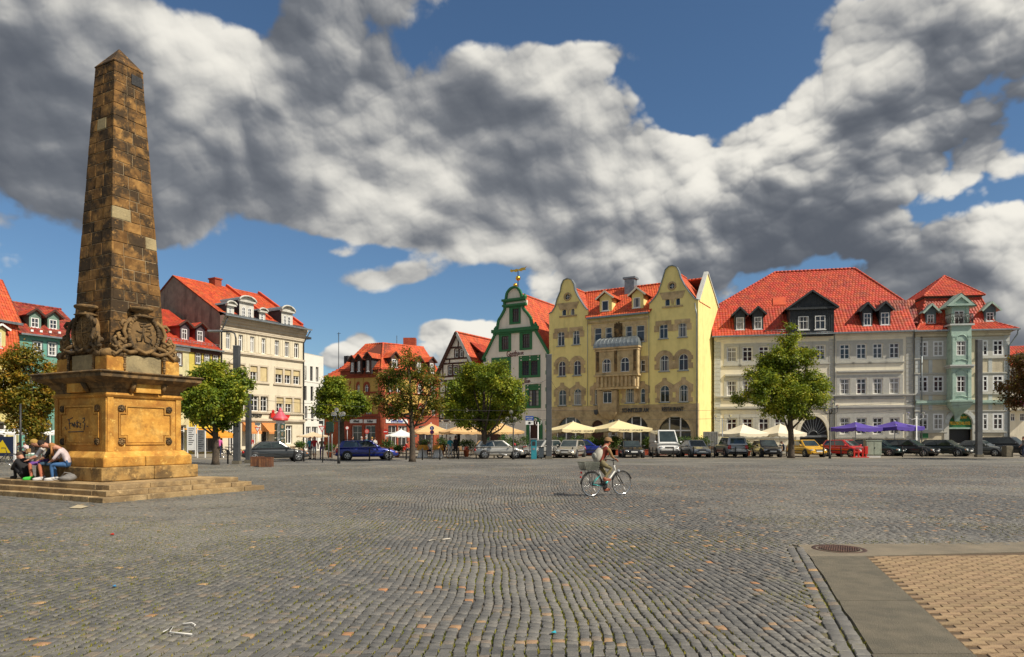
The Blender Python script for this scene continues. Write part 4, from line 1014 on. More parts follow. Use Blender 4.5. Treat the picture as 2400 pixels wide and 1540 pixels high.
    o2 = MB().plate([(uu0, zb_), (uu1, zb_), (uu1, zt_), (uu0, zt_)], [arch(b) for b in wu], d0=-du, d1=-du+.22); o2.box((uu0, -du+.22, zb_), (uu0+.15, 0, zt_)).box((uu1-.15, -du+.22, zb_), (uu1, 0, zt_)); o2.box((uu0+.02, -du+.02, zb_-.1), (uu1-.02, 0, zb_+.05))
    O2 = o2.make('upper_oriel', M_sand, P)
    for b in wu: window(O2, b, .14, -du, 2, (.36,), arched=True, glass=M_redglass)
    for u in (uu0+.28, (wu[0][2]+wu[1][0])/2, uu1-.3):
        MB().box((u-.16, -du-.07, zb_+.3), (u+.16, -du+.0, zt_-.3)).make('pilaster', M_carve, O2, bevel=.03)
    MB().box((uu0-.15, -du-.18, zt_-.16), (uu1+.15, 0, zt_)).box((uu0-.06, -du-.08, zt_-.4), (uu1+.06, 0, zt_-.28)).make('cornice', M_sand, O2)
    bz0, bz1 = zb_-1.55, zb_-.05
    bl = MB().box((uu0+.05, -du+.12, bz0+.2), (uu1-.05, 0, bz1)); bl.box((uu0-.12, -du-.2, bz1-.14), (uu1+.12, 0, bz1+.02)); bl.box((uu0+.1, -du+.05, bz0), (uu1-.1, 0, bz0+.22)); O3 = bl.make('balustrade', M_sand, O2)
    n = 10
    for i in range(n):
        u = uu0+.12+(uu1-uu0-.24)*(i+.5)/n; MB().box((u-.11, -du-.1, bz0+.24), (u+.11, -du+.14, bz1-.16)).make('baluster', M_sand, O3, bevel=.04)
    cr = MB(); prof = [(0, 0), (.05, .32), (.25, .68), (.6, .92), (1.0, 1.0)]; hh = 1.15
    for (a, az_), (b, bz_) in zip(prof, prof[1:]):
        ax0, ax1, ay = uu0-.15+a*.7, uu1+.15-a*.7, (-du-.2)*(1-a)
        bx0, bx1, by = uu0-.15+b*.7, uu1+.15-b*.7, (-du-.2)*(1-b)
        cr.add([(ax0, ay, zt_+az_*hh), (ax1, ay, zt_+az_*hh), (bx1, by, zt_+bz_*hh), (bx0, by, zt_+bz_*hh), (ax0, 0, zt_+az_*hh), (bx0, 0, zt_+bz_*hh), (ax1, 0, zt_+az_*hh), (bx1, 0, zt_+bz_*hh)], [(0, 1, 2, 3), (4, 0, 3, 5), (1, 6, 7, 2)])
    OR = cr.make('oriel_roof', M_zinc, O2)
    mb = MB()
    for i in range(11):
        t = (i+.5)/11; mb.tube([(uu0-.15+a*.7+(uu1-uu0+.3-1.4*a)*t, (-du-.2)*(1-a)-.01, zt_+z_*hh+.01) for a, z_ in prof], .022, 5)
    mb.make('seam', M_zinc, OR, 'stuff')
    # writing
    zt = fc.z(*q4(1150, 1073)); a0, a1 = U(1066, 1073)[0], U(1248, 1073)[0]
    text('lettering', 'SCHNITZLER AM', .62, M_sign, P, (a0+a1)/2, -.2, zt, a1-a0, .08, .012)
    a0, a1 = U(1340, 1066)[0], U(1490, 1066)[0]; text('lettering', 'RESTAURANT', .62, M_sign, P, (a0+a1)/2, -.2, fc.z(*q4(1415, 1066)), a1-a0, .08, .012)
    sg = fc.box(*q4(866, 1068), *q4(893, 1104), -.3); MB().plate([(sg[0], sg[1]+.15), ((sg[0]+sg[2])/2, sg[1]), (sg[2], sg[1]+.15), (sg[2], sg[3]), (sg[0], sg[3])], d0=-.34, d1=-.26, back=True).box((sg[0]+.3, -.3, sg[3]), (sg[0]+.36, -.06, sg[3]+.06)).make('hanging_sign', M_darksteel, P)
    # roofs
    zr = 18.35; wr_ = 4.3; k_ = (zr-ze)/(wr_+.35)
    ul, ur_ = um1/2, (um2+L)/2; zel = gl[0][1]-.1; zer = gr[-1][1]-.1
    rf = roof(P, [[(um1-.1, -.35, ze-.05), (um2+.1, -.35, ze-.05), (um2+2.2, wr_, zr), (um1-2.2, wr_, zr)],
             [(L, 9.0, 14.6), (0, 9.0, 14.6), (0, wr_, zr), (L, wr_, zr)],
             [(um1, .3, zel-.3), (um1, wr_, zel-.3), (ul, wr_+.1, zr), (ul, .3, zr)], [(0, wr_, zel), (0, .3, zel), (ul, .3, zr), (ul, wr_+.1, zr)],
             [(L, .3, zer), (L, wr_+.2, zer), (ur_, wr_+.2, zr+.25), (ur_, .3, zr+.25)], [(um2, wr_, zer-.2), (um2, .3, zer-.2), (ur_, .3, zr+.25), (ur_, wr_+.2, zr+.25)]], M_tile2)
    ridge(P, [(0, wr_, zr+.06), (L, wr_, zr+.06)], M_tile2); ridge(P, [(ul, .3, zr+.06), (ul, wr_, zr+.06)], M_tile2); ridge(P, [(ur_, .3, zr+.3), (ur_, wr_, zr+.3)], M_tile2)
    MB().box((um1, -.42, ze-.22), (um2, -.05, ze-.04)).make('gutter', M_zinc, P); ledge(P, um1+.02, um2-.02, ze-.62, .2, .2, M_sand, name='eaves_cornice')
    pl = (ze-.05, -.35, k_)
    for x0, x1, ap, wb in ((905, 988, (943, 246), (920, 310, 966, 380)), (1128, 1208, (1160, 222), (1139, 288, 1186, 358))):
        gable_dormer(P, fc, pl, q4(x0, 0)[0], q4(x1, 0)[0], q4(0, ap[1]+52)[1], q4(0, wb[3]+10)[1], q4(*ap), (*q4(wb[0], wb[1]), *q4(wb[2], wb[3])), P_yel, M_tile2, .3, P_cream, 1, ())
    c = fc.onroof(*q4(1136, 222), ze, -.35, k_); MB().box((c[0]-.55, wr_-1.2, zr-1.4), (c[0]+.55, wr_-.3, zr+.75)).box((c[0]-.7, wr_-1.35, zr+.75), (c[0]+.7, wr_-.15, zr+.95)).make('chimney', M_zinc, P)
    # right-hand gable wall
    zc_ = gr[-1][1]
    ew = MB().add([(L, .3, 0), (L, 9.0, 0), (L, 9.0, 14.9), (L, 3.7, 18.75), (L, 3.2, 18.75), (L, .3, zc_)], [(0, 1, 2, 3, 4, 5)]).add([(0, .3, 0), (0, 9.0, 0), (0, 9.0, 14.6), (0, .3, zel)], [(3, 2, 1, 0)]).add([(0, 9, 0), (L, 9, 0), (L, 9, 14.6), (0, 9, 14.6)], [(0, 1, 2, 3)])
    ew.make('end_wall', P_yel, P)
    mb = MB(); mb.bar((L-.12, .2, zc_+.02), (L-.12, 3.3, 18.82), .42, .16); mb.bar((L-.05, 3.3, 18.82), (L-.05, 9.1, 14.95), .30, .12); mb.make('verge', P_lgrey, P)
    pipe(P, [(L-.12, -.12, .1), (L-.12, -.12, zc_-1.5), (L-.3, -.16, zc_-.3)]); pipe(P, [(um1+.02, -.1, zs), (um1+.02, -.1, ze-.3)], .03); pipe(P, [(um2-.02, -.1, zs), (um2-.02, -.1, ze-.3)], .03)
    return fc
FY = yellow_house()
# ---- long cream house with the wide red roof, and its neighbour with the green oriel
def q5(x, y): return (1640+x/3.08, 620+y/3.08)
def cream_house():
    fc = Fac(1674, 72.0, 2142, 67.9); L = fc.L
    P = fc.thing('town_house', 'long cream town house with wide half hipped red roof and black boarded gable dormer', 'house')
    U = lambda x, y: fc.uz(*q5(x, y)); B = lambda x0, y0, x1, y1: fc.box(*q5(x0, y0), *q5(x1, y1))
    ze = 12.25; cols = [(195, 270), (308, 383), (425, 500), (540, 614), (720, 793), (833, 908), (1010, 1085), (1130, 1205), (1248, 1322), (1368, 1443)]
    rws = [(B(195, 595, 270, 703), B(1010, 575, 1085, 685)), (B(205, 838, 275, 950), B(1010, 823, 1085, 938)), (B(205, 1115, 275, 1232), B(1010, 1102, 1085, 1220))]
    wins = []; holes = []
    for r, (a, b) in enumerate(rws):
        z0, z1 = (a[1]+b[1])/2, (a[3]+b[3])/2
        for c, (x0, x1) in enumerate(cols):
            if r == 2 and c in (4, 5): continue
            bb = (U(x0, 900)[0], z0, U(x1, 900)[0], z1); wins.append((r, c, bb)); holes.append(rect(bb))
    ad = B(722, 1093, 925, 1300); ad = (ad[0], .02, ad[2], ad[3]); holes.append(arch(ad, 2.05, 14))
    wl = wall(P, [(0, 0), (L, 0), (L, ze), (0, ze)], holes, P_cream)
    rg = random.Random(5)
    for r, c, b in wins:
        frame_plate(P, b, .30, P_grey, d=.035, top=.42 if r == 2 else .34)
        window(P, b, .16, 0, 2, (.30, .68), fw=.12, mw=.10, glass=M_glass if (r == 0 and c in (6, 7)) or rg.random() < .15 else M_redglass)
        ledge(P, b[0]-.42, b[2]+.42, b[1]-.42, .1, .12, P_grey, name='sill')
    um = U(970, 900)[0]
    for x0, x1, y in ((180, 700, 806), (990, 1470, 780)): ledge(P, U(x0, 0)[0], U(x1, 0)[0], (U(x0, y)[1]+U(x1, y-10)[1])/2, .16, .2, P_grey)
    for y0, y1, h in ((965, 938, .14), (1047, 1024, .22)): ledge(P, .2, L-.02, (U(150, y0)[1]+U(1500, y1)[1])/2, h, .2, P_grey)
    MB().box((.2, -.16, ze-.30), (L-.02, .02, ze-.02)).box((.2, -.10, ze-.55), (L-.02, .02, ze-.31)).make('eaves_cornice', P_cream, P)
    MB().box((.3, -.06, .02), (ad[0]-.5, .0, .9)).box((ad[2]+.5, -.06, .02), (L-.8, .0, .9)).make('plinth', P_grey, P)
    for u in (.0, um-.5, L-.72):
        z = .1; mb = MB(); i = 0
        while z < ze-.7: MB().box((u+.0, -.05, z+.015), (u+.62+(.1 if i % 2 else 0)*0, .0, z+.40)).make('quoin', P_grey if u else P_lgrey, P); z += .42; i += 1
    for u in (um, L-.08): pipe(P, [(u, -.12, .1), (u, -.12, ze-.25), (u-.02, -.5, ze-.05)])
    # gateway arch with fan light
    fa = MB().plate(arch(grow(ad, .34, 0, .34), 2.35, 14), [arch(grow(ad, 0, -.01, 0), 2.05, 14)], d0=-.06, d1=.002).make('arch_surround', P_cream, P)
    zf = ad[3]-2.05; uc = (ad[0]+ad[2])/2; rw = (ad[2]-ad[0])/2
    MB().plate([(ad[0], zf), (ad[2], zf), (ad[2], ad[3]), (ad[0], ad[3])], d0=.30).make('fan_glass', M_black, P)
    fl = MB()
    for i in range(13):
        t = math.pi*i/12; fl.bar((uc+.45*math.cos(t), .2, zf+.1+.42*math.sin(t)), (uc+rw*.97*math.cos(t), .2, zf+.08+1.95*math.sin(t)), .05)
    fl.box((ad[0], .1, zf-.14), (ad[2], .3, zf+.06)); fl.tube([(uc+.45*math.cos(t), .2, zf+.1+.42*math.sin(t)) for t in [math.pi*i/10 for i in range(11)]], .04, 6); fl.make('fan_light', M_greysteel, P)
    gt = MB().box((ad[0], .4, .05), (ad[2], .45, zf)); gt.make('gate_recess', M_black, P)
    # roof
    zr = 20.3; k_ = (zr-ze)/7.5; zk = 15.6; D = 14.0; hi = 5.3
    wk = (zk-ze)/k_-.5; ov = .25; wR = 7.0
    rl = fc.onroof(*q5(548, 78), ze, -.5, k_)[0]; rr = fc.onroof(*q5(1122, 40), ze, -.5, k_)[0]
    fr = [(-ov, -.5, ze), (L+.1, -.5, ze), (L+.1, wk, zk), (rr, wR, zr), (rl, wR, zr), (-ov, wk, zk)]
    bk = [(L+.1, 14.5, ze), (-ov, 14.5, ze), (-ov, 14-wk, zk), (rl, wR, zr), (rr, wR, zr), (L+.1, 14-wk, zk)]
    roof(P, [fr, bk, [(-ov, 14-wk, zk), (-ov, wk, zk), (rl, wR, zr)], [(L+.1, wk, zk), (L+.1, 14-wk, zk), (rr, wR, zr)]], M_tile, tw=.30, tl=.36)
    ridge(P, [(-ov, wk, zk), (rl, wR, zr+.06), (rr, wR, zr+.06), (L+.1, wk, zk)], M_tile)
    MB().box((-ov, -.68, ze-.12), (L+.1, -.48, ze+.03)).make('gutter', M_zinc, P)
    side_walls(P, L-.02, D, ze, P_cream, [(0.3, 0), (D, 0), (D, ze), (14-wk, zk-.15), (wk+.1, zk-.15), (.3, ze)])
    pl = (ze, -.5, k_)
    for x0, x1, ye, yb, ap, wb in ((252, 328, 368, 475, (293, 308), (264, 382, 319, 470)), (381, 460, 362, 474, (425, 303), (393, 378, 448, 466)), (1172, 1246, 340, 446, (1215, 275), (1184, 352, 1236, 440)), (1297, 1378, 332, 440, (1340, 270), (1308, 347, 1368, 435))):
        gable_dormer(P, fc, pl, q5(x0, 0)[0], q5(x1, 0)[0], q5(0, ye)[1], q5(0, yb)[1], q5(*ap), (*q5(wb[0], wb[1]), *q5(wb[2], wb[3])), M_slat, M_slat, .25, M_slat, tile=False)
    ap = (808, 190); dd, (u0, u1, zb, zee, za, wf, uc) = gable_dormer(P, fc, pl, q5(652, 0)[0], q5(968, 0)[0], q5(0, 318)[1], q5(0, 497)[1], q5(*ap), (*q5(711, 374), *q5(786, 470)), M_slat, M_slat, .35, M_slat, tile=False, boards=True)
    b2 = fc.box(*q5(832, 370), *q5(906, 468), wf-.04); window(dd, b2, .0, wf-.04, 2, (.38,), fw=.07, sill=.06, sillmat=M_white)
    MB().box((u0-.35, wf-.28, zee-.10), (u1+.35, wf+.05, zee+.10)).make('eaves_beam', M_slat, dd)
    h = [fc.onroof(*q5(x, y), ze, -.5, k_) for x, y in ((528, 302), (622, 300), (622, 247), (528, 250))]
    MB().add([(a, b, c+.18) for a, b, c in h]+[(a, b, c) for a, b, c in h], [(0, 1, 2, 3), (0, 4, 5, 1), (1, 5, 6, 2), (2, 6, 7, 3), (3, 7, 4, 0)]).make('roof_hatch', M_tile2, P)
    mb = MB()
    for x0, x1, y in ((475, 640, 498), (720, 960, 515)):
        a, b = fc.onroof(*q5(x0, y), ze, -.5, k_), fc.onroof(*q5(x1, y-8), ze, -.5, k_)
        for dz in (.12, .3): mb.tube([(a[0], a[1]-.1, a[2]+dz), (b[0], b[1]-.1, b[2]+dz)], .02, 5)
        n = int(b[0]-a[0])
        for i in range(n*2): t = i/(n*2); mb.tube([(a[0]+(b[0]-a[0])*t, a[1]-.1, a[2]), (a[0]+(b[0]-a[0])*t, a[1]-.1, a[2]+.34)], .012, 4)
    mb.make('snow_guard', M_zinc, P)
    return fc
FG = cream_house()
def oriel_house():
    fc = Fac(2143.5, 67.88, 2366, 66.7); L = fc.L
    P = fc.thing('oriel_house', 'grey beige house with pale green two storey oriel and mansard roof', 'house')
    U = lambda x, y: fc.uz(*q5(x, y)); B = lambda x0, y0, x1, y1: fc.box(*q5(x0, y0), *q5(x1, y1)); ze = 12.2
    cols = [(1575, 1647), (1683, 1758), (2012, 2080), (2113, 2189)]
    rws = [(B(1575, 560, 1647, 668), B(2113, 541, 2189, 652)), (B(1575, 812, 1647, 925), B(2113, 796, 2189, 910)), (B(1575, 1080, 1647, 1195), B(2113, 1072, 2189, 1190))]
    wins = []
    for a, b in rws:
        for x0, x1 in cols: wins.append((U(x0, 900)[0], (a[1]+b[1])/2, U(x1, 900)[0], (a[3]+b[3])/2))
    dr = B(1797, 1072, 1966, 1300); dr = (dr[0], .02, dr[2], dr[3])
    wall(P, [(0, 0), (L, 0), (L, ze), (0, ze)], [rect(b) for b in wins]+[arch(dr)], P_beige)
    for i, b in enumerate(wins):
        window(P, b, .04, -.03, 2, (.32, .68), fw=.13, mw=.11, glass=M_redglass)
    for i in range(0, 12, 2):
        a, b = wins[i], wins[i+1]; r = i//4; z0, z1 = a[1]-.18, a[3]+.22
        MB().plate([(a[0]-.3, z0), (b[2]+.3, z0), (b[2]+.3, z1), (a[0]-.3, z1)], [rect(a), rect(b)], d0=-.04, d1=.002).make('surround', P_grey, P)
        ledge(P, a[0]-.36, b[2]+.36, z1, .1, .12, P_grey); ledge(P, a[0]-.36, b[2]+.36, z0-.1, .1, .12, P_grey)
        if r < 2:
            um = (a[2]+b[0])/2; MB().box((um-.17, -.035, z0-1.6 if r else z0-1.75), (um+.17, 0, z0-.17)).make('panel_strip', P_lgrey, P)
    mz = (U(1560, 1000)[1]+U(2225, 985)[1])/2; ledge(P, .05, L, mz-.1, .26, .3, M_teal, name='floor_cornice')
    for z in (U(1600, 545)[1]+.1, 1.0, U(1700, 1062)[1]): ledge(P, .75, L-.55, z, .1, .1, P_grey)
    for u in (.05, L-.5):
        z = .1
        while z < ze-.6: MB().box((u, -.05, z+.015), (u+.45, .0, z+.40)).make('quoin', P_lgrey, P); z += .42
    pipe(P, [(.62, -.12, .1), (.62, -.12, ze-.2)]); pipe(P, [(L-.1, -.12, .1), (L-.1, -.12, ze-1.6), (L+.5, -.4, ze-.5), (L+.55, -.5, ze+.1)], .07)
    MB().box((0, -.3, ze-.28), (L+.1, .02, ze-.0)).box((0, -.18, ze-.55), (L, .02, ze-.30)).make('eaves_cornice', P_beige, P)
    # door with lettered fan light
    MB().plate(arch(grow(dr, .45, 0, .45)), [arch(grow(dr, 0, -.01, 0))], d0=-.08, d1=.002).make('arch_surround', P_grey, P)
    rd = (dr[2]-dr[0])/2; zf = dr[3]-rd; uc = (dr[0]+dr[2])/2
    for i in range(9):
        t = math.pi*(i+.5)/9; MB().bar((uc+(rd+.05)*math.cos(t), -.09, zf+(rd+.05)*math.sin(t)), (uc+(rd+.42)*math.cos(t), -.09, zf+(rd+.42)*math.sin(t)), .4, .05, up=(0, 1, 0)).make('voussoir', P_lgrey, P)
    fanl = MB().plate(arch((dr[0], zf-.35, dr[2], dr[3])), d0=.10, d1=.14).make('fan_light', M_green, P)
    text('lettering', 'RESTAURANT', .36, M_gold, fanl, uc, .085, zf+.62, rd*1.25, .02); text('lettering', 'ZUM', .30, M_gold, fanl, uc, .085, zf+1.05, rd*.5, .02)
    text('lettering', 'FELDSCHLOSS', .42, M_gold, fanl, uc, .085, zf+.05, rd*1.75, .02, .01)
    MB().box((dr[0]-.0, .0, zf-.5), (dr[2], .2, zf-.35)).make('transom', M_teal, P); MB().box((dr[0], .5, .05), (dr[2], .55, zf-.4)).make('door', M_black, P)
    # oriel
    dp = 1.0; ob = fc.box(*q5(1817, 490), *q5(1962, 1000), -dp); u0, u1 = ob[0], ob[2]; z0, z1 = mz, ze+.35
    ws = [fc.box(*q5(1853, 552), *q5(1925, 656), -dp), fc.box(*q5(1853, 804), *q5(1923, 920), -dp)]
    O = MB().plate([(u0, z0), (u1, z0), (u1, z1), (u0, z1)], [rect(b) for b in ws], d0=-dp, d1=-dp+.2).box((u0, -dp+.2, z0), (u0+.12, 0, z1)).box((u1-.12, -dp+.2, z0), (u1, 0, z1)).make('oriel', M_teal, P)
    for b in ws:
        window(O, b, .1, -dp, 2, (.32, .66), fw=.08, mw=.08, glass=M_redglass)
        for s_, u in ((-1, u0+.2), (1, u1-.2)): MB().box((u-.13, -dp-.07, b[1]-.9), (u+.13, -dp, b[3]+.55)).box((u-.17, -dp-.1, b[3]+.4), (u+.17, -dp+.0, b[3]+.52)).box((u-.17, -dp-.1, b[1]-.95), (u+.17, -dp, b[1]-.7)).make('pilaster', M_teal, O)
        am = MB(); uu = (b[0]+b[2])/2; rr = (b[2]-b[0])/2+.05
        am.tube([(uu+rr*math.cos(t), -dp-.03, b[3]+.12+.5*math.sin(t)) for t in [math.pi*i/10 for i in range(11)]], .05, 6); am.tube([(b[0]-.1, -dp-.03, b[1]-.5), (uu, -dp-.03, b[1]-.35), (b[2]+.1, -dp-.03, b[1]-.5)], .04, 6); am.make('arch_moulding', M_teal, O)
    zm = fc.z(*q5(1888, 735), -dp); MB().box((u0-.25, -dp-.32, zm), (u1+.25, 0, zm+.14)).box((u0-.12, -dp-.16, zm-.16), (u1+.12, 0, zm)).make('oriel_cornice', P_lgrey, O)
    cn = MB(); pr = [(1.12, -1.16, 0), (1.05, -1.1, -.25), (.85, -.95, -.6), (.5, -.6, -1.0), (.28, -.35, -1.35), (.2, -.2, -1.9)]; hw = (u1-u0)/2; uc2 = (u0+u1)/2
    for (a, wa, za_), (b, wb_, zb_) in zip(pr, pr[1:]): cn.add([(uc2-hw*a, wa*dp, mz+za_), (uc2+hw*a, wa*dp, mz+za_), (uc2+hw*b, wb_*dp, mz+zb_), (uc2-hw*b, wb_*dp, mz+zb_), (uc2-hw*a, 0, mz+za_), (uc2-hw*b, 0, mz+zb_), (uc2+hw*a, 0, mz+za_), (uc2+hw*b, 0, mz+zb_)], [(0, 1, 2, 3), (4, 0, 3, 5), (1, 6, 7, 2)])
    cn.box((u0-.3, -dp-.3, mz-.02), (u1+.3, 0, mz+.16)); cn.make('console', M_teal, O)
    MB().box((u0-.2, -dp-.2, z1-.0), (u1+.2, .3, z1+.16)).make('balcony_floor', P_lgrey, O)
    rl = MB(); zz = z1+.16
    for y, dx in ((-dp-.12, 0),): rl.tube([(u0-.1, .2, zz+.95), (u0-.1, y, zz+.95), (u1+.1, y, zz+.95), (u1+.1, .2, zz+.95)], .035, 6, sm=False); rl.tube([(u0-.1, .2, zz+.08), (u0-.1, y, zz+.08), (u1+.1, y, zz+.08), (u1+.1, .2, zz+.08)], .03, 6, sm=False)
    for i in range(22):
        u = u0-.1+(u1-u0+.2)*i/21; rl.tube([(u, -dp-.12, zz), (u+.06*math.sin(i*2), -dp-.15, zz+.5), (u, -dp-.12, zz+.95)], .022, 5)
    for i in range(6):
        for u in (u0-.1, u1+.1): w = -dp-.12+i*.22; rl.tube([(u, w, zz), (u, w, zz+.95)], .02, 5)
    for i in range(10): u = u0-.05+(u1-u0+.1)*(i+.5)/10; rl.tube([(u+.12*math.cos(t), -dp-.14, zz+.5+.2*math.sin(t)) for t in [6.283*j/8 for j in range(9)]], .02, 4)
    rl.make('balcony_railing', M_black, O)
    # mansard roof
    def ring(ins, z, le=0, r_=0): return [(0+ins-le, ins, z), (L-ins, ins, z), (L-ins, 9.5-ins, z), (0+ins-le, 9.5-ins, z)]
    rs_ = [ring(-.55, ze, -.5), ring(.9, ze+.9, 0), ring(1.8, ze+3.75, 0)]; polys = []
    for a, b in zip(rs_, rs_[1:]):
        for i in range(4): j = (i+1) % 4; polys.append([a[i], a[j], b[j], b[i]])
    tp = ring(1.45, ze+3.75); apx = (L/2+.6, 4.75, ze+6.45)
    for i in range(4): polys.append([tp[i], tp[(i+1) % 4], apx])
    roof(P, polys, M_tile, tw=.28, tl=.34)
    for i in range(4): ridge(P, [rs_[0][i], rs_[1][i], rs_[2][i]], M_tile, .11); ridge(P, [tp[i], apx], M_tile, .12)
    MB().add(tp+[(x, y, z-.24) for x, y, z in rs_[2]], [(i, (i+1) % 4, 4+(i+1) % 4, 4+i) for i in range(4)]).make('roof_step', M_slat, P)
    MB().box((-.3, -.74, ze-.12), (L+.6, -.52, ze+.03)).make('gutter', M_zinc, P)
    side_walls(P, L, 9.5, ze, P_beige)
    vl = roof(P, [[(-2.2, 1.0, ze+1.0), (1.0, 1.0, ze+1.0), (1.0, 2.4, ze+3.6), (-2.4, 2.4, ze+3.6)]], M_tiled, 'link_roof')
    kk = 2.85/.9; pl = (ze+.9, .9, kk)
    for x0, x1, ye, yb, ap, wb in ((1632, 1705, 352, 432, (1668, 287), (1642, 362, 1692, 424)), (2056, 2138, 335, 418, (2098, 272), (2070, 346, 2122, 407))):
        gable_dormer(P, fc, pl, q5(x0, 0)[0], q5(x1, 0)[0], q5(0, ye)[1], q5(0, yb)[1], q5(*ap), (*q5(wb[0], wb[1]), *q5(wb[2], wb[3])), M_bluegrey, M_teal, .3, M_teal, tile=False, fw=.06)
    bw = fc.box(*q5(1836, 333), *q5(1910, 470), .1); wz = .1; uu0, uu1 = fc.u(q5(1812, 0)[0], wz), fc.u(q5(1945, 0)[0], wz); zt = fc.z(*q5(1880, 300), wz); zap = fc.z(*q5(1882, 212), wz)
    uc3 = (uu0+uu1)/2; bw = (bw[0], z1+.16, bw[2], bw[3])
    D = MB().plate([(uu0, z1), (uu1, z1), (uu1, zt), (uu0, zt)], [rect(bw)], d0=wz, d1=wz+.2).box((uu0, wz+.2, z1), (uu0+.1, 3.2, zt)).box((uu1-.1, wz+.2, z1), (uu1, 3.2, zt)).make('balcony_dormer', M_teal, P)
    window(D, bw, .06, wz, 2, (.22, .48), fw=.09, mw=.08, glass=M_redglass)
    for u in (uu0+.17, uu1-.17): MB().box((u-.13, wz-.08, z1+.2), (u+.13, wz, zt-.1)).make('pilaster', M_teal, D)
    MB().plate([(uu0-.5, zt), (uu1+.5, zt), (uc3, zap)], [[(uu0+.1, zt+.2), (uu1-.1, zt+.2), (uc3, zap-.35)]], d0=wz-.3, d1=wz+.05).plate([(uu0, zt+.1), (uu1, zt+.1), (uc3, zap-.2)], d0=wz-.12, d1=wz+.1).make('pediment', M_teal, D)
    MB().add([(uu0-.55, wz-.32, zt), (uc3, wz-.32, zap+.06), (uu1+.55, wz-.32, zt), (uu0-.55, 3.0, zt), (uc3, 3.4, zap+.06), (uu1+.55, 3.0, zt), (uu0-.55, wz-.32, zt-.12), (uu1+.55, wz-.32, zt-.12), (uu0-.55, 3, zt-.12), (uu1+.55, 3, zt-.12)], [(0, 1, 4, 3), (1, 2, 5, 4), (0, 3, 8, 6), (2, 7, 9, 5), (6, 8, 9, 7)]).make('pediment_roof', M_teal, D)
    sgn = fc.box(*q5(1592, 1218), *q5(1648, 1252)); MB().box((sgn[0], -.06, sgn[1]), (sgn[2], -.0, sgn[3])).make('notice_board', M_green, P)
    return fc
FH = oriel_house()
# ---- white corner building with the coffee shop
def barrel_dormer(P, fc, pl, x0, x1, ye, yb, ytop, wbs, m):
    z0, w0, k_ = pl; _, wf, zb = fc.onroof((x0+x1)/2, yb, z0, w0, k_)
    u0, u1 = fc.u(x0, wf), fc.u(x1, wf); xm = (x0+x1)/2; ze = fc.z(xm, ye, wf); zt = fc.z(xm, ytop, wf); uc = (u0+u1)/2; wr = lambda z: w0+(z-z0)/k_+.3
    bs = [fc.box(*w, wf) for w in wbs]
    d = MB().plate([(u0, zb-.2), (u1, zb-.2), (u1, ze), (u0, ze)], [arch(b) for b in bs], d0=wf, d1=wf+.12).make('dormer', m, P)
    mb = MB()
    for u in (u0, u1): mb.add([(u, wf+.01, zb-.2), (u, wf+.01, ze), (u, wr(ze), ze), (u, wr(zb), zb-.2)], [(0, 1, 2, 3)])
    mb.make('cheek', M_slat, d)
    n = 10; h = zt-ze; ov = .16; hw = (u1-u0)/2+ov
    ar = [(uc+hw*math.cos(t), ze+.02+h*math.sin(t)) for t in [math.pi*i/n for i in range(n+1)]]
    rf = MB(); fs = []; vs = []
    for x, z in ar: vs += [(x, wf-.3, z), (x, wr(z)+.4, z)]
    rf.add(vs, [(2*i, 2*i+1, 2*i+3, 2*i+2) for i in range(n)], sm=True); rf.make('dormer_roof', M_zinc, d)
    ft = MB(); ft.plate(ar, d0=wf-.02, d1=wf); ft.tube([(x, wf-.28, z) for x, z in ar], .09, 6); ft.box((uc-hw, wf-.26, ze-.12), (uc+hw, wf+.05, ze+.06)); ft.make('pediment', m, d)
    for b in bs: window(d, b, .05, wf, 2, (.38, .68), arched=True, fw=.07, mw=.05)
    return d
def q6(x, y): return (380+x/7.0, 640+y/7.0)
def q7(x, y): return (360+x/3.08, 620+y/3.08)
def q8(x, y): return (420+x/6.417, 860+y/6.417)
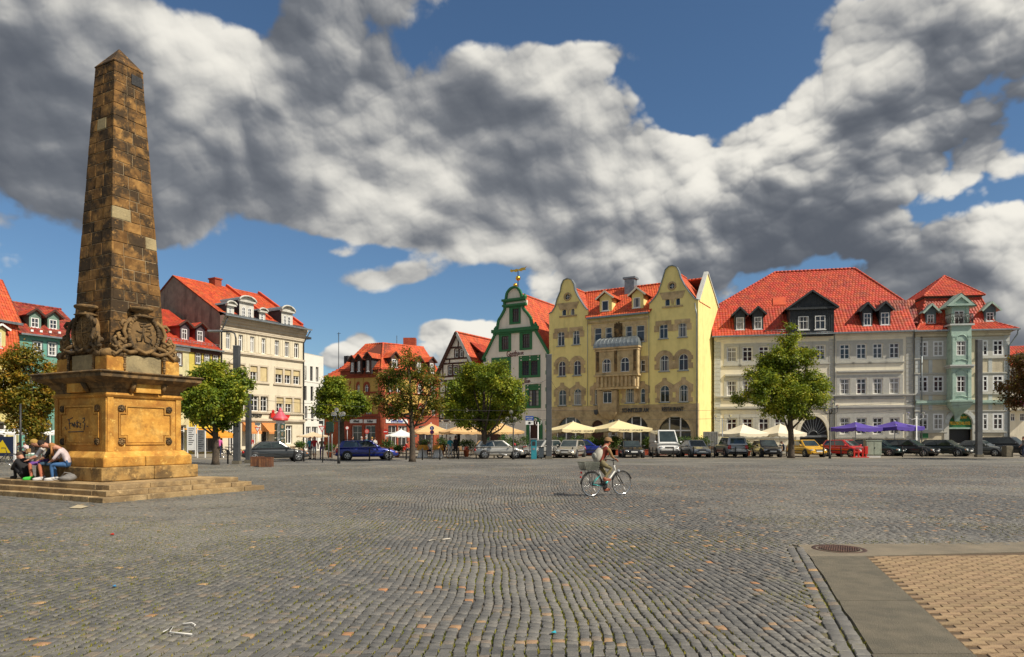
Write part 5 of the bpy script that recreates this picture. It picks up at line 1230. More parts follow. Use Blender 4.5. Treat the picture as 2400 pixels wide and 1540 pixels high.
def white_house():
    fc = Fac(516, 72.0, 712, 82.0); L = fc.L
    P = fc.thing('corner_block', 'tall warm white building with coffee shop awnings and round topped roof dormers', 'building')
    ze = 14.55; U = lambda x: fc.u(380+x/7.0)
    B6 = lambda a, b, c, d: fc.box(*q6(a, b), *q6(c, d)); B7 = lambda a, b, c, d: fc.box(*q7(a, b), *q7(c, d)); B8 = lambda a, b, c, d: fc.box(*q8(a, b), *q8(c, d))
    top = [B6(1048, 968, 1122, 1240), B6(1254, 1005, 1326, 1270), B6(1444, 1038, 1516, 1296), B6(1632, 1066, 1698, 1324), B6(1848, 1106, 1922, 1358), B6(2013, 1132, 2086, 1380), B6(2168, 1160, 2242, 1404)]
    z0, z1 = sum(b[1] for b in top)/7, sum(b[3] for b in top)/7; top = [(b[0], z0, b[2], z1) for b in top]
    r3 = [B7(527, 708, 581, 800), B7(622, 722, 656, 828), B7(697, 733, 749, 845), B7(768, 738, 820, 850), B7(878, 752, 931, 860), B7(945, 760, 992, 866), B7(1007, 768, 1055, 872)]
    r2 = [B7(530, 925, 582, 1040), B7(622, 938, 660, 1050), B7(703, 950, 758, 1060), B7(771, 953, 823, 1063), B7(885, 960, 937, 1068), B7(950, 965, 1000, 1072), B7(1013, 970, 1060, 1072)]
    def lev(bs): a, b = sum(q[1] for q in bs)/len(bs), sum(q[3] for q in bs)/len(bs); return [(q[0], a, q[2], b) for q in bs]
    r3, r2 = lev(r3), lev(r2)
    zg = fc.z(*q8(1400, 800))
    gr = [B8(738, 848, 830, 1240), B8(1100, 850, 1160, 1240), B8(1243, 850, 1340, 1240), B8(1605, 860, 1700, 1130)]
    gr = [(b[0], .1 if i < 3 else .9, b[2], zg-.55) for i, b in enumerate(gr)]
    wall(P, [(0, 0), (L, 0), (L, ze), (0, ze)], [rect(b) for b in top+r3+r2+gr], P_white)
    for b in top: window(P, b, .22, 0, 2, (.30,), fw=.09, mw=.09)
    blind = plaster('blind', (.62, .50, .27))
    for i, b in enumerate(r3):
        f = window(P, b, .22, 0, 2, (.28, .66), fw=.08, mw=.07)
        MB().box((b[0]+.02, .09, b[3]-(b[3]-b[1])*(.97 if i == 3 else .40)), (b[2]-.02, .12, b[3])).make('blind', blind, f)
    for i, b in enumerate(r2):
        f = window(P, b, .22, 0, 2, (.28, .66), fw=.08, mw=.07)
        if i > 3: MB().box((b[0]+.02, .09, b[3]-(b[3]-b[1])*(.97 if i == 6 else .42)), (b[2]-.02, .12, b[3])).make('blind', blind, f)
    for i, b in enumerate(gr): window(P, b, .25, 0, 2 if i != 2 else 1, (.22,), fw=.1, mw=.1, name='shop_window')
    M_trim = plaster('white_trim', (.60, .52, .40), .9)
    for bs in (r3[:2], r3[2:4], r3[4:], r2[:2], r2[2:4], r2[4:]):
        a, b = bs[0], bs[-1]; MB().plate(rect((a[0]-.16, a[1]-.14, b[2]+.16, a[3]+.2)), [rect(q) for q in bs], d0=-.05, d1=.002).make('surround', M_trim, P)
        MB().box((a[0]-.3, -.16, a[1]-.26), (b[2]+.3, .01, a[1]-.14)).make('sill', M_trim, P)
    for a, b in zip(top, top[1:]):
        n = 2 if b[0]-a[2] < 1.6 else 3
        for i in range(n): w = (b[0]-a[2]-.2)/n; MB().box((a[2]+.1+i*w+.03, -.05, z0), (a[2]+.1+(i+1)*w-.03, .002, z1+.1)).make('pilaster', P_white, P)
    for z, h, d in ((z0-.35, .2, .24), (z1+.28, .14, .18), (z1+.75, .10, .1), (zg-.12, .26, .3), (fc.z(*q8(1300, 700)), .12, .16)): ledge(P, .05, L, z, h, d, M_trim)
    mb = MB(); 
    for a, b, w in ((1.25, .95, .12), (.95, .60, .28), (.60, .32, .45), (.32, .0, .62)): mb.box((0, -w, ze-a), (L+.1, .01, ze-b-.004))
    mb.make('eaves_cornice', M_trim, P)
    mb = MB(); n = 34
    for i in range(n): u = L*i/n; mb.add([(u+.01, -.95, ze+.02), (u+L/n-.01, -.95, ze+.02), (u+L/n-.01, .1, ze+.42), (u+.01, .1, ze+.42)], [(0, 1, 2, 3)]); mb.bar((u, -.95, ze+.04), (u, .1, ze+.44), .04)
    mb.make('metal_eave', M_zinc, P, 'stuff')
    MB().box((-.1, -1.12, ze-.12), (L+.3, -.94, ze+.03)).make('gutter', M_zinc, P)
    pipe(P, [(.12, -.1, .1), (.12, -.1, ze-1.6), (.3, -.9, ze-.2)], .07, M_darksteel); pipe(P, [(L-.1, -.1, .1), (L-.1, -.1, ze-1.6), (L+.2, -.9, ze-.2)], .07, M_darksteel)
    zr, wr_ = 19.7, 8.0; k_ = (zr-ze-.4)/(wr_-.1)
    roof(P, [[(-.1, .1, ze+.4), (L+.15, .1, ze+.4), (L+.15, wr_, zr), (-.1, wr_, zr)], [(L+.15, 16, ze), (-.1, 16, ze), (-.1, wr_, zr), (L+.15, wr_, zr)]], M_tile2)
    side_walls(P, L, 15.8, ze, P_gable, [(.02, 0), (15.8, 0), (15.8, ze), (wr_, zr-.15), (.1, ze+.2), (.02, ze)])
    for u in (L+.05, L*.60):
        mb = MB(); mb.bar((u, .3, ze+.65), (u, wr_, zr+.2), .32, .3); mb.make('fire_wall', M_tile2, P)
    MB().box((L*.42, wr_-.6, zr-.5), (L*.42+.9, wr_+.5, zr+.55)).box((L*.42-.08, wr_-.7, zr+.55), (L*.42+.98, wr_+.6, zr+.7)).make('chimney', M_brick, P)
    pl = (ze+.4, .1, k_)
    for x0, x1, ye, yb, yt, ws in ((1062, 1180, 525, 672, 470, [(1093, 560, 1144, 680)]), (1268, 1503, 470, 728, 388, [(1308, 552, 1366, 732), (1406, 572, 1466, 744)]), (1592, 1694, 632, 786, 585, [(1612, 666, 1664, 782)]), (1958, 2142, 630, 866, 545, [(1990, 692, 2040, 858), (2056, 712, 2110, 872)])):
        barrel_dormer(P, fc, pl, q6(x0, 0)[0], q6(x1, 0)[0], q6(0, ye)[1], q6(0, yb)[1], q6(0, yt)[1], [(*q6(a, b), *q6(c, d)) for a, b, c, d in ws], plaster('dormer_white', (.62, .60, .54)))
    a, b = fc.uz(*q8(1066, 735)), fc.uz(*q8(1238, 742)); text('lettering', 'COFFEESHOP', .55, M_black, P, (a[0]+b[0])/2, -.04, (a[1]+b[1])/2, b[0]-a[0], .06, .012)
    sg = fc.box(*q8(1380, 645), *q8(1445, 765), -.4); uc = (sg[0]+sg[2])/2; h = sg[3]-sg[1]
    MB().ball((uc, -.4, sg[3]-.2), (.22, .1, .22), 10, 6).box((sg[0], -.47, sg[1]), (sg[2], -.33, sg[3]-h*.42), taper=.03).box((uc-.1, -.45, sg[3]-h*.45), (uc+.1, -.35, sg[3]-.3)).box((uc-.03, -.36, sg[1]+.3), (uc+.03, 0, sg[1]+.36)).make('figure_sign', M_red, P)
    sg = fc.box(*q8(1585, 725), *q8(1665, 775), -.35)
    MB().plate([(sg[0], sg[3]), (sg[0]+.25, sg[1]), (sg[2]-.25, sg[1]), (sg[2], sg[3])], d0=-.42, d1=-.28, back=True).box((sg[0]+.3, -.36, sg[1]+.1), (sg[0]+.36, 0, sg[1]+.16)).make('cup_sign', M_red, P)
    M_awn = mat('orange_awning', (.62, .25, .07), (.55, .21, .06), 3, .8)
    for x0, x1 in ((945, 1120), (1230, 1440)):
        u0, u1 = fc.u(q8(x0, 0)[0]), fc.u(q8(x1, 0)[0]); zt = zg-.3
        MB().add([(u0, -.05, zt), (u1, -.05, zt), (u1, -1.35, zt-1.05), (u0, -1.35, zt-1.05), (u0, -1.35, zt-1.28), (u1, -1.35, zt-1.28), (u0, -.05, zt-1.0), (u1, -.05, zt-1.0)], [(0, 1, 2, 3), (3, 2, 5, 4), (0, 3, 6), (1, 7, 2)]).make('awning', M_awn, P)
    return fc
FW = white_house()
def modern_house():
    fc = Fac(712.6, 82.1, 758, 86.2); L = fc.L
    P = fc.thing('modern_house', 'plain white flat roofed modern building with narrow upright windows', 'building'); z = 11.75
    B7 = lambda a, b, c, d: fc.box(*q7(a, b), *q7(c, d))
    ws = [B7(1086, 730, 1104, 835), B7(1130, 735, 1150, 840), B7(1171, 740, 1191, 845), B7(1088, 877, 1106, 980), B7(1133, 880, 1153, 985), B7(1174, 884, 1194, 986), B7(1092, 1022, 1110, 1130), B7(1137, 1025, 1157, 1130), B7(1178, 1030, 1198, 1130)]
    gd = [B7(1100, 1170, 1135, 1270), B7(1143, 1170, 1185, 1270)]; gd = [(b[0], .2, b[2], b[3]) for b in gd]
    wall(P, [(0, 0), (L, 0), (L, z), (0, z)], [rect(b) for b in ws+gd], P_mod)
    for b in ws: window(P, b, .2, 0, 1, (.75,), frame=M_darksteel, fw=.06, mw=.05)
    for b in gd: window(P, b, .2, 0, 2, (.3,), fw=.08, name='shop_window')
    side_walls(P, L, 12, z, P_mod); MB().box((-.0, .0, z), (L, 12, z+.1)).make('roof', P_grey, P)
    MB().box((.2, 2.5, z+.1), (L-1.6, 10, z+2.3)).make('penthouse', P_mod, P); MB().box((-.5, 1.6, z+2.3), (L-.2, 11, z+2.55)).make('penthouse_roof', M_slat, P)
    for zz in (z-3.35, 3.9): ledge(P, 0, L, zz, .08, .05, P_mod)
modern_house()
# ---- low houses between the obelisk and the white building
def low_houses():
    ref = Fac(385, 66.0, 516.5, 71.9)
    def sub(p0, p1):
        a, b = ref.uz(p0, HZ)[0], ref.uz(p1, HZ)[0]; A, Bq = ref.o+ref.d*a, ref.o+ref.d*b; return Fac(CX+F*A.x/A.y, A.y, CX+F*Bq.x/Bq.y, Bq.y)
    fa, fb = sub(372, 443), sub(443.3, 516.4); ze = 10.75; k_ = (15.7-ze)/8.4
    PA = fa.thing('low_house', 'narrow pale yellow house with red tiled roof beside the obelisk', 'house'); PB = fb.thing('low_house', 'narrow bright yellow house with kitchen shop sign and orange awning', 'house')
    P_ly = plaster('pale_yellow', (.66, .60, .34)); P_by = plaster('bright_yellow', (.62, .50, .10))
    for P, fc, m, ws in ((PA, fa, P_ly, [(415, 828, 425, 855), (396, 826, 408, 853), (414, 880, 425, 908)]), (PB, fb, P_by, [(458.3, 826.5, 470, 852), (479, 829, 490.5, 855), (499, 832, 511, 858), (458.3, 880, 470, 906), (479, 882, 490.5, 908), (499, 884, 511, 910)])):
        bs = [fc.box(*w) for w in ws]; L = fc.L; sh = [(.35, .15, L-.35, 2.9)]
        wall(P, [(0, 0), (L, 0), (L, ze), (0, ze)], [rect(b) for b in bs+sh], m)
        for b in bs: frame_plate(P, b, .12, M_wood, d=.04); window(P, b, .06, 0, 2, (.36,), fw=.08, sill=.1)
        window(P, sh[0], .3, 0, 3, (.2,), fw=.1, name='shop_window')
        side_walls(P, L, 16, ze, m); MB().box((-.05, -.55, ze-.14), (L+.05, -.36, ze+.02)).make('gutter', M_zinc, P)
        roof(P, [[(0, -.4, ze), (L, -.4, ze), (L, 8, 15.7), (0, 8, 15.7)], [(L, 16.4, ze), (0, 16.4, ze), (0, 8, 15.7), (L, 8, 15.7)]], M_tile)
        MB().box((0, -.2, ze-.5), (L, .01, ze-.16)).make('eaves_board', M_wood if P is PB else M_white, P)
        mb = MB(); p0, p1 = (0.1, -.25, ze+.2), (L-.1, -.25, ze+.2)
        for dz in (.1, .28): mb.tube([(p0[0], 0, ze+.35+dz), (p1[0], 0, ze+.35+dz)], .02, 4)
        for i in range(9): u = .1+(L-.2)*i/8; mb.tube([(u, 0, ze+.2), (u, 0, ze+.64)], .018, 4)
        mb.make('snow_guard', M_greysteel, P)
    M_vio = mat('dark_boards', (.055, .038, .05), (.075, .05, .06), 5, .8); pl = (ze, -.4, k_)
    gable_dormer(PA, fa, pl, *[q6(x, 0)[0] for x in (296, 446)], q6(0, 880)[1], q6(0, 1092)[1], q6(374, 772), (*q6(322, 918), *q6(408, 1088)), M_vio, M_tile, .3, M_wood, cheek=M_tiled)
    gable_dormer(PB, fb, pl, *[q6(x, 0)[0] for x in (553, 700)], q6(0, 915)[1], q6(0, 1122)[1], q6(632, 812), (*q6(580, 952), *q6(664, 1118)), M_vio, M_tile, .3, M_wood, cheek=M_tiled)
    MB().box((fa.L*.12, 6.0, 13.6), (fa.L*.12+1.0, 6.9, 17.3)).make('chimney', M_brick, PA); MB().tube([(fa.L*.12+.5, 6.4, 17.3), (fa.L*.12+.5, 6.4, 19.8)], .14, 8).make('flue', M_greysteel, PA)
    zs = fb.z(480, 994); MB().box((.15, -.12, zs-.42), (fb.L-.1, -.02, zs+.42)).make('sign_board', mat('yellow_sign', (.62, .48, .04), rough=.6), PB)
    text('lettering', 'kirchen loep', .75, M_black, PB, fb.L/2, -.135, zs, fb.L*.86, .03, .015)
    M_or = mat('amber_awning', (.72, .30, .025), (.62, .25, .02), 2, .75); zt = fb.z(480, 1005)
    MB().add([(-.8, -.1, zt), (fb.L+.0, -.1, zt), (fb.L+.5, -2.4, zt-.75), (-.3, -2.4, zt-.75), (-.3, -2.4, zt-.95), (fb.L+.5, -2.4, zt-.95)], [(0, 1, 2, 3), (3, 2, 5, 4)]).make('awning', M_or, PB)
low_houses()
# ---- houses left of the obelisk
def qL(x, y): return (x/7.7, 640+y/7.7)
def left_houses():
    fc = Fac(43.5, 62.5, 212, 68.0); L = fc.L; ze = 11.2
    P = fc.thing('green_house', 'turquoise green house with two gabled dormers in its red roof', 'house'); m = plaster('turquoise_plaster', (.14, .36, .30), .85)
    bs = [fc.box(*qL(a, b), *qL(c, d)) for a, b, c, d in ((600, 1238, 755, 1480), (866, 1252, 1020, 1492), (640, 1800, 780, 2030), (900, 1810, 1030, 2040), (1180, 1260, 1330, 1500))]
    bs = [b for b in bs if b[2] < L]; sh = [(.5, .1, L*.45, 3.0), (L*.55, .1, L-.5, 3.0)]
    wall(P, [(0, 0), (L, 0), (L, ze), (0, ze)], [rect(b) for b in bs+sh], m)
    for b in bs: frame_plate(P, b, .1, M_bluegrey); window(P, b, .08, 0, 2, (.36, .68), fw=.09, sill=.1)
    for b in sh: window(P, b, .3, 0, 2, (.2,), fw=.12, name='shop_window')
    zr = fc.z(100, 720, 5.5); k_ = (zr-ze)/5.9
    roof(P, [[(-.1, -.4, ze), (L, -.4, ze), (L, 5.5, zr), (-.1, 5.5, zr)], [(L, 11.4, ze), (-.1, 11.4, ze), (-.1, 5.5, zr), (L, 5.5, zr)]], M_tiled, tw=.3); side_walls(P, L, 11, ze, m, [(.3, 0), (11, 0), (11, ze), (5.5, zr-.1), (.3, ze)])
    ridge(P, [(-.1, 5.5, zr+.05), (L, 5.5, zr+.05)], M_tiled); MB().box((0, -.56, ze-.12), (L, -.38, ze+.03)).make('gutter', M_zinc, P)
    for x0, x1, ye, yb, ap, wb in ((524, 742, 775, 990, (618, 640), (560, 810, 700, 982)), (858, 1072, 805, 1012, (958, 672), (892, 842, 1026, 1006))):
        gable_dormer(P, fc, (ze, -.4, k_), qL(x0, 0)[0], qL(x1, 0)[0], qL(0, ye)[1], qL(0, yb)[1], qL(*ap), (*qL(wb[0], wb[1]), *qL(wb[2], wb[3])), plaster('dormer_green', (.17, .27, .22)), M_tile, .28, M_wood, 2, (.5,))
    for i in range(4): c = fc.onroof(*qL(560+165*i, 1060+12*i), ze, -.4, k_); MB().box((c[0]-.1, c[1]-.2, c[2]), (c[0]+.12, c[1]+.05, c[2]+.2)).make('roof_hook', M_white, P)
    fc = Fac(-120, 56.5, 43.2, 62.4); L = fc.L
    P = fc.thing('mansard_house', 'yellow house with steep orange red mansard roof at left picture edge', 'house'); m = plaster('light_yellow', (.68, .58, .24))
    zk, zl, zr = 12.05, 8.95, 16.35; ue = fc.u(4, 2.6)
    shs = [(L-5.2, .1, L-3.4, 3.1), (L-3.0, .1, L-1.0, 3.1)]; bs = [(L-4.8, 5.1, L-3.7, 6.9), (L-2.4, 5.1, L-1.3, 6.9)]
    wall(P, [(0, 0), (L, 0), (L, zl), (0, zl)], [rect(b) for b in bs+shs], m)
    for b in bs: frame_plate(P, b, .12, M_white); window(P, b, .1, 0, 2, (.36, .68), sill=.1)
    for b in shs: window(P, b, .3, 0, 2, (.25,), fw=.14, mw=.1, name='shop_window')
    ledge(P, 0, L, 4.2, .2, .2, M_white)
    roof(P, [[(0, -.35, zl), (L, -.35, zl), (L, .15, zk), (0, .15, zk)]], M_tile2, 'lower_roof', .27, .33)
    roof(P, [[(0, -.2, zk+.05), (L+.1, -.2, zk+.05), (ue, 2.6, zr), (0, 2.6, zr)], [(L+.1, -.2, zk+.05), (L+.1, 5.6, zk+.05), (ue, 2.6, zr)], [(L+.1, 5.6, zk+.05), (0, 5.6, zk+.05), (0, 2.6, zr), (ue, 2.6, zr)]], M_tile2)
    MB().box((0, -.4, zk-.16), (L+.15, -.18, zk+.06)).make('gutter', M_zinc, P); side_walls(P, L, 6, zk, m)
    gable_dormer(P, fc, (zl, -.35, 6.2), -14, 13, 771, 817, (2, 760), (-8, 778, 3, 814), m, M_tile2, .25, M_white)
left_houses()
# ---- brick and yellow corner house in the middle distance
def q9(x, y): return (750+x/7.0, 780+y/7.0)
def place(P, before, fc):
    T = Matrix.Translation((fc.o.x, fc.o.y, 0)) @ Matrix.Rotation(fc.rz, 4, 'Z')
    for c in P.children:
        if c.name not in before: c.matrix_basis = T @ c.matrix_basis
def corner_house():
    fl, fr = Fac(800, 103.2, 893.3, 100.0), Fac(893.3, 100.0, 1028.5, 108.2)
    P = thing('brick_corner_house', 'red brick and yellow corner house with many dormers behind the bare tree', 'house'); ze = 11.6; zg = 4.9
    P_oc = plaster('ochre_plaster', (.62, .40, .10), .88)
    def side(fc, wins, shops, left):
        before = {c.name for c in P.children}; L = fc.L
        bs = [fc.box(*q9(a, b), *q9(c, d)) for a, b, c, d in wins]; ss = [fc.box(*q9(a, b), *q9(c, d)) for a, b, c, d in shops]; ss = [(b[0], .15, b[2], 3.4) for b in ss]
        wall(P, [(0, zg), (L, zg), (L, ze), (0, ze)], [rect(b) for b in bs], P_oc)
        wall(P, [(0, 0), (L, 0), (L, zg-.01), (0, zg-.01)], [rect(b) for b in ss], M_brick, 'brick_base', .3, -.06)
        for b in bs:
            a = .20; MB().plate(arch(grow(b, a, a, .45), .6), [arch(grow(b, 0, 0, .02), .5)], d0=-.07, d1=.002).make('brick_surround', M_brick, P); window(P, b, .12, 0, 2, (.3,), fw=.1, mw=.1)
        for b in ss: window(P, b, .3, -.06, 2, (.33,), fw=.12, name='shop_window')
        for z, h, d in ((zg-.1, .25, .2), (ze-.7, .7, .22), (ze-.05, .3, .5), (8.2, .16, .1)): ledge(P, .0, L, z, h, d, M_brick)
        us = [0.35, L-.35]+([L*.30, L*.52] if left else [])
        for u in us: MB().box((u-.3, -.12, zg+.2), (u+.3, .0, ze-.7)).make('pilaster', P_oc if left else M_brick, P)
        if left:
            for a, b, s in ((495, 700, 'Anwalt'), (722, 925, 'Kellner')):
                q = fc.box(*q9(a, 1422), *q9(b, 1482), -.1); f = MB().box((q[0], -.16, q[1]), (q[2], -.05, q[3])).make('sign_board', M_white, P); text('lettering', s, .55, M_sign, f, (q[0]+q[2])/2, -.17, (q[1]+q[3])/2, (q[2]-q[0])*.5, .03, .015, shear=.25)
        else:
            q = fc.box(*q9(1078, 1418), *q9(1438, 1482), -.1); f = MB().box((q[0], -.16, q[1]), (q[2], -.05, q[3])).make('sign_board', M_white, P); text('lettering', 'Immobilien', .7, mat('blue_letter', (.01, .04, .30), rough=.4), f, (q[0]+q[2])/2, -.17, (q[1]+q[3])/2, (q[2]-q[0])*.56, .03, .02, shear=.25)
        place(P, before, fc)
    side(fl, [(500, 830, 548, 995), (612, 850, 656, 1005), (735, 850, 800, 1005), (500, 1190, 548, 1370), (632, 1190, 662, 1370), (755, 1190, 850, 1372)], [(520, 1530, 690, 1700), (735, 1530, 910, 1700)], True)
    side(fr, [(1105, 800, 1205, 990), (1238, 800, 1315, 990), (1600, 830, 1680, 1000), (1820, 840, 1885, 1010), (1110, 1205, 1205, 1372), (1240, 1205, 1318, 1372), (1612, 1200, 1690, 1385), (1828, 1190, 1890, 1385)], [(1115, 1530, 1260, 1700), (1280, 1530, 1430, 1700), (1620, 1540, 1860, 1700)], False)
    A, Bc, Cc = [Vector((*p, 0)) for p in (fl.o, fr.o, fr.o+fr.d*fr.L)]
    MB().tube([Bc+Vector((0, -.1, .1)), Bc+Vector((0, -.1, ze))], .45, 12).make('corner_column', M_brick, P)
    up = lambda p, z: Vector((p.x, p.y, z)); nl, nr = Vector((*fl.n, 0)), Vector((*fr.n, 0)); dl_, dr_ = Vector((*fl.d, 0)), Vector((*fr.d, 0))
    a, b, c = up(A-nl*.5-dl_*.3, ze), up(Bc-(nl+nr)*.4, ze), up(Cc-nr*.5, ze); a2, b2, c2 = Vector(at(857, 808, 106.5)), Vector(at(898, 804.5, 104.6)), Vector(at(992, 814, 111))
    back = up(A+nl*11, 0); back2 = up(Cc+nr*9, 0); e = up(back, ze); e2 = up(back2, ze); top = (b2+a2+c2)/3+Vector((0, 6, .4))
    roof(P, [[a, b, b2, a2], [b, c, c2, b2], [e, a, a2], [c, e2, c2], [a2, b2, c2, top+Vector((0, 3, 0))], [e2, e, top+Vector((0, 3, 0))]], M_tile2, tw=.32, tl=.42)
    ridge(P, [a2, b2, c2], M_tile2, .16); ridge(P, [b, b2], M_tile2, .16)
    MB().add([A, up(A, ze), e, back, Cc, up(Cc, ze), e2, back2], [(0, 1, 2, 3), (4, 7, 6, 5), (3, 2, 6, 7)]).make('end_wall', M_brick, P)
    def dorm(fc, x0, x1, ye, yb, ap, wb, tw_, kk):
        before = {c.name for c in P.children}; gable_dormer(P, fc, (ze, -.5, kk), q9(x0, 0)[0], q9(x1, 0)[0], q9(0, ye)[1], q9(0, yb)[1], q9(*ap), (*q9(wb[0], wb[1]), *q9(wb[2], wb[3])), M_wood, M_tile2, .25, M_wood, 2, (.35,), fw=.1, cheek=M_slat); place(P, before, fc)
    kl = (b2.z-ze)/((b2-b).dot(nl)); kr = (b2.z-ze)/((b2-b).dot(nr))
    for args in ((fl, 495, 572, 470, 640, (512, 372), (512, 490, 548, 632), 0, kl), (fl, 600, 690, 450, 640, (622, 352), (622, 468, 656, 632), 0, kl), (fl, 745, 840, 418, 640, (785, 318), (768, 456, 804, 632), 0, kl),
                 (fr, 1165, 1290, 412, 590, (1240, 310), (1180, 434, 1265, 560), 0, kr), (fr, 1560, 1670, 470, 660, (1640, 376), (1590, 495, 1650, 640), 0, kr), (fr, 1790, 1885, 485, 680, (1842, 394), (1808, 500, 1860, 655), 0, kr)): dorm(*args)
    ch = Vector(at(*q9(1465, 190), 111.5)); MB().box((ch.x-1.0, ch.y, ch.z-2.2), (ch.x+1.0, ch.y+1.4, ch.z+1.1)).make('chimney', M_brick, P)
    an = Vector(at(*q9(1260, 180), 110)); MB().tube([an+Vector((0, 0, -1)), an+Vector((0, 0, 1.3))], .05, 5).make('antenna', M_darksteel, P)
    fa = Fac(760, 112, 812, 109); Q = fa.thing('orange_house', 'low orange house with red roof between white building and brick house', 'house'); z = fa.z(775, 884)
    wall(Q, [(0, 0), (fa.L, 0), (fa.L, z), (0, z)], [rect((.8, 6, 1.8, 8)), rect((2.4, 6, 3.2, 8))], plaster('orange_plaster', (.62, .13, .035)))
    for b in ((.8, 6, 1.8, 8), (2.4, 6, 3.2, 8)): window(Q, b, .1)
    side_walls(Q, fa.L, 9, z, MATS['orange_plaster']); zr = fa.z(800, 845, 5); roof(Q, [[(-.2, -.3, z), (fa.L+1.5, -.3, z), (fa.L+2.0, 5, zr), (2.3, 5, zr)], [(-.2, 9, z), (-.2, -.3, z), (2.3, 5, zr)], [(fa.L+1.5, 10, z), (-.2, 10, z), (2.3, 5, zr), (fa.L+2, 5, zr)]], M_tile2, tw=.33, tl=.45)
    MB().box((1.9, 2.5, z), (2.8, 3.4, zr+.3)).make('chimney', M_slat, Q); MB().tube([(1.2, 2, z), (1.2, 2, zr+4.2)], .06, 5).bar((.8, 2, zr+4), (1.7, 2, zr+4), .05).make('antenna', M_darksteel, Q)
corner_house()
# ---- half timbered house
def qE(x, y): return (1010+x/5.133, 640+y/5.133)
def timber_house():
    fc = Fac(1029, 86.2, 1126, 83.0); L = fc.L
    P = fc.thing('half_timbered_house', 'half timbered house with dark beams and steep gable beside the gabled inn', 'house')
    ze = fc.z(*qE(90, 1215)); ap = fc.uz(*qE(317, 718)); ua = ap[0]; zt = ap[1]
    bw = [fc.box(*qE(a, b), *qE(c, d)) for a, b, c, d in ((290, 918, 331, 1015), (348, 915, 388, 1010), (212, 1120, 255, 1225), (272, 1118, 315, 1222), (362, 1115, 400, 1215), (415, 1112, 455, 1212))]
    r2 = [fc.box(*q9(a, 1232), *q9(c, 1372)) for a, c in ((2010, 2072), (2110, 2170), (2230, 2290))]; r3 = [(b[0], b[1]+3.0, b[2], b[3]+2.9) for b in r2]
    u2 = 2*ua
    sh = [(.6, .1, L*.42, 2.8), (L*.52, .1, L-.5, 2.8)]
    wall(P, [(0, 0), (u2, 0), (u2, ze), (ua, zt-.3), (0, ze)], [rect(b) for b in bw+r2+sh], P_lil)
    for b in bw+r2: window(P, b, .06, 0, 1, (.35,), fw=.07, frame=M_white); frame_plate(P, b, .1, M_wood, d=.06, name='window_frame_beam')
    for b in sh: window(P, b, .25, 0, 2, (.2,), fw=.1, name='shop_window')
    sl = (zt-ze)/ua
    def at_z(z): return max(0, (z-ze)/sl)
    for y in (895, 1030, 1085, 1240): z = fc.z(*qE(300, y)); a = at_z(z) if z > ze else 0; MB().box((a+.1, -.05, z-.1), (u2-a-.1, .005, z+.1)).make('beam', M_wood, P)
    for z in (4.0, 3.7, ze-.9, ze-2.4): MB().box((.0, -.05, z-.1), (u2, .005, z+.1)).make('beam', M_wood, P)
    for x, y0, y1 in ((330, 770, 895), (225, 1030, 1085), (445, 1030, 1085), (145, 1090, 1240), (262, 1090, 1240), (340, 1090, 1240), (480, 1090, 1240)):
        u = fc.uz(*qE(x, y0))[0]; MB().box((u-.08, -.05, fc.z(*qE(x, y1))), (u+.08, .005, fc.z(*qE(x, y0)))).make('post', M_wood, P)
    for i in range(7): u = .1+(u2-.2)*i/6; MB().box((u-.09, -.05, 4.0), (u+.09, .005, ze-1.0)).make('post', M_wood, P)
    mb = MB(); mb.bar((-.35, -.3, ze-.4), (ua, -.3, zt), .1, .4); mb.make('barge_board', M_wood, P); mb = MB(); mb.bar((u2+.35, -.3, ze-.4), (ua, -.3, zt), .1, .34); mb.make('barge_board', P_lgrey, P)
    roof(P, [[(-.35, 12, ze-.4), (-.35, -.3, ze-.4), (ua, -.3, zt), (ua, 12, zt)], [(u2+.35, -.3, ze-.4), (u2+.35, 12, ze-.4), (ua, 12, zt), (ua, -.3, zt)]], M_tile2, tw=.3, tl=.4)
    ridge(P, [(ua, -.3, zt+.08), (ua, 12, zt+.08)], M_tile2); side_walls(P, u2, 12, ze, P_lil)
    MB().box((u2-1.6, 2.0, ze+.6), (u2-.2, 5.2, ze+2.6)).make('dormer', M_wood, P); roof(P, [[(u2+.1, 1.7, ze+2.3), (u2+.1, 5.5, ze+2.3), (ua+.8, 5.5, zt-1.0), (ua+.8, 1.7, zt-1.0)]], M_tile, 'dormer_roof')
timber_house()
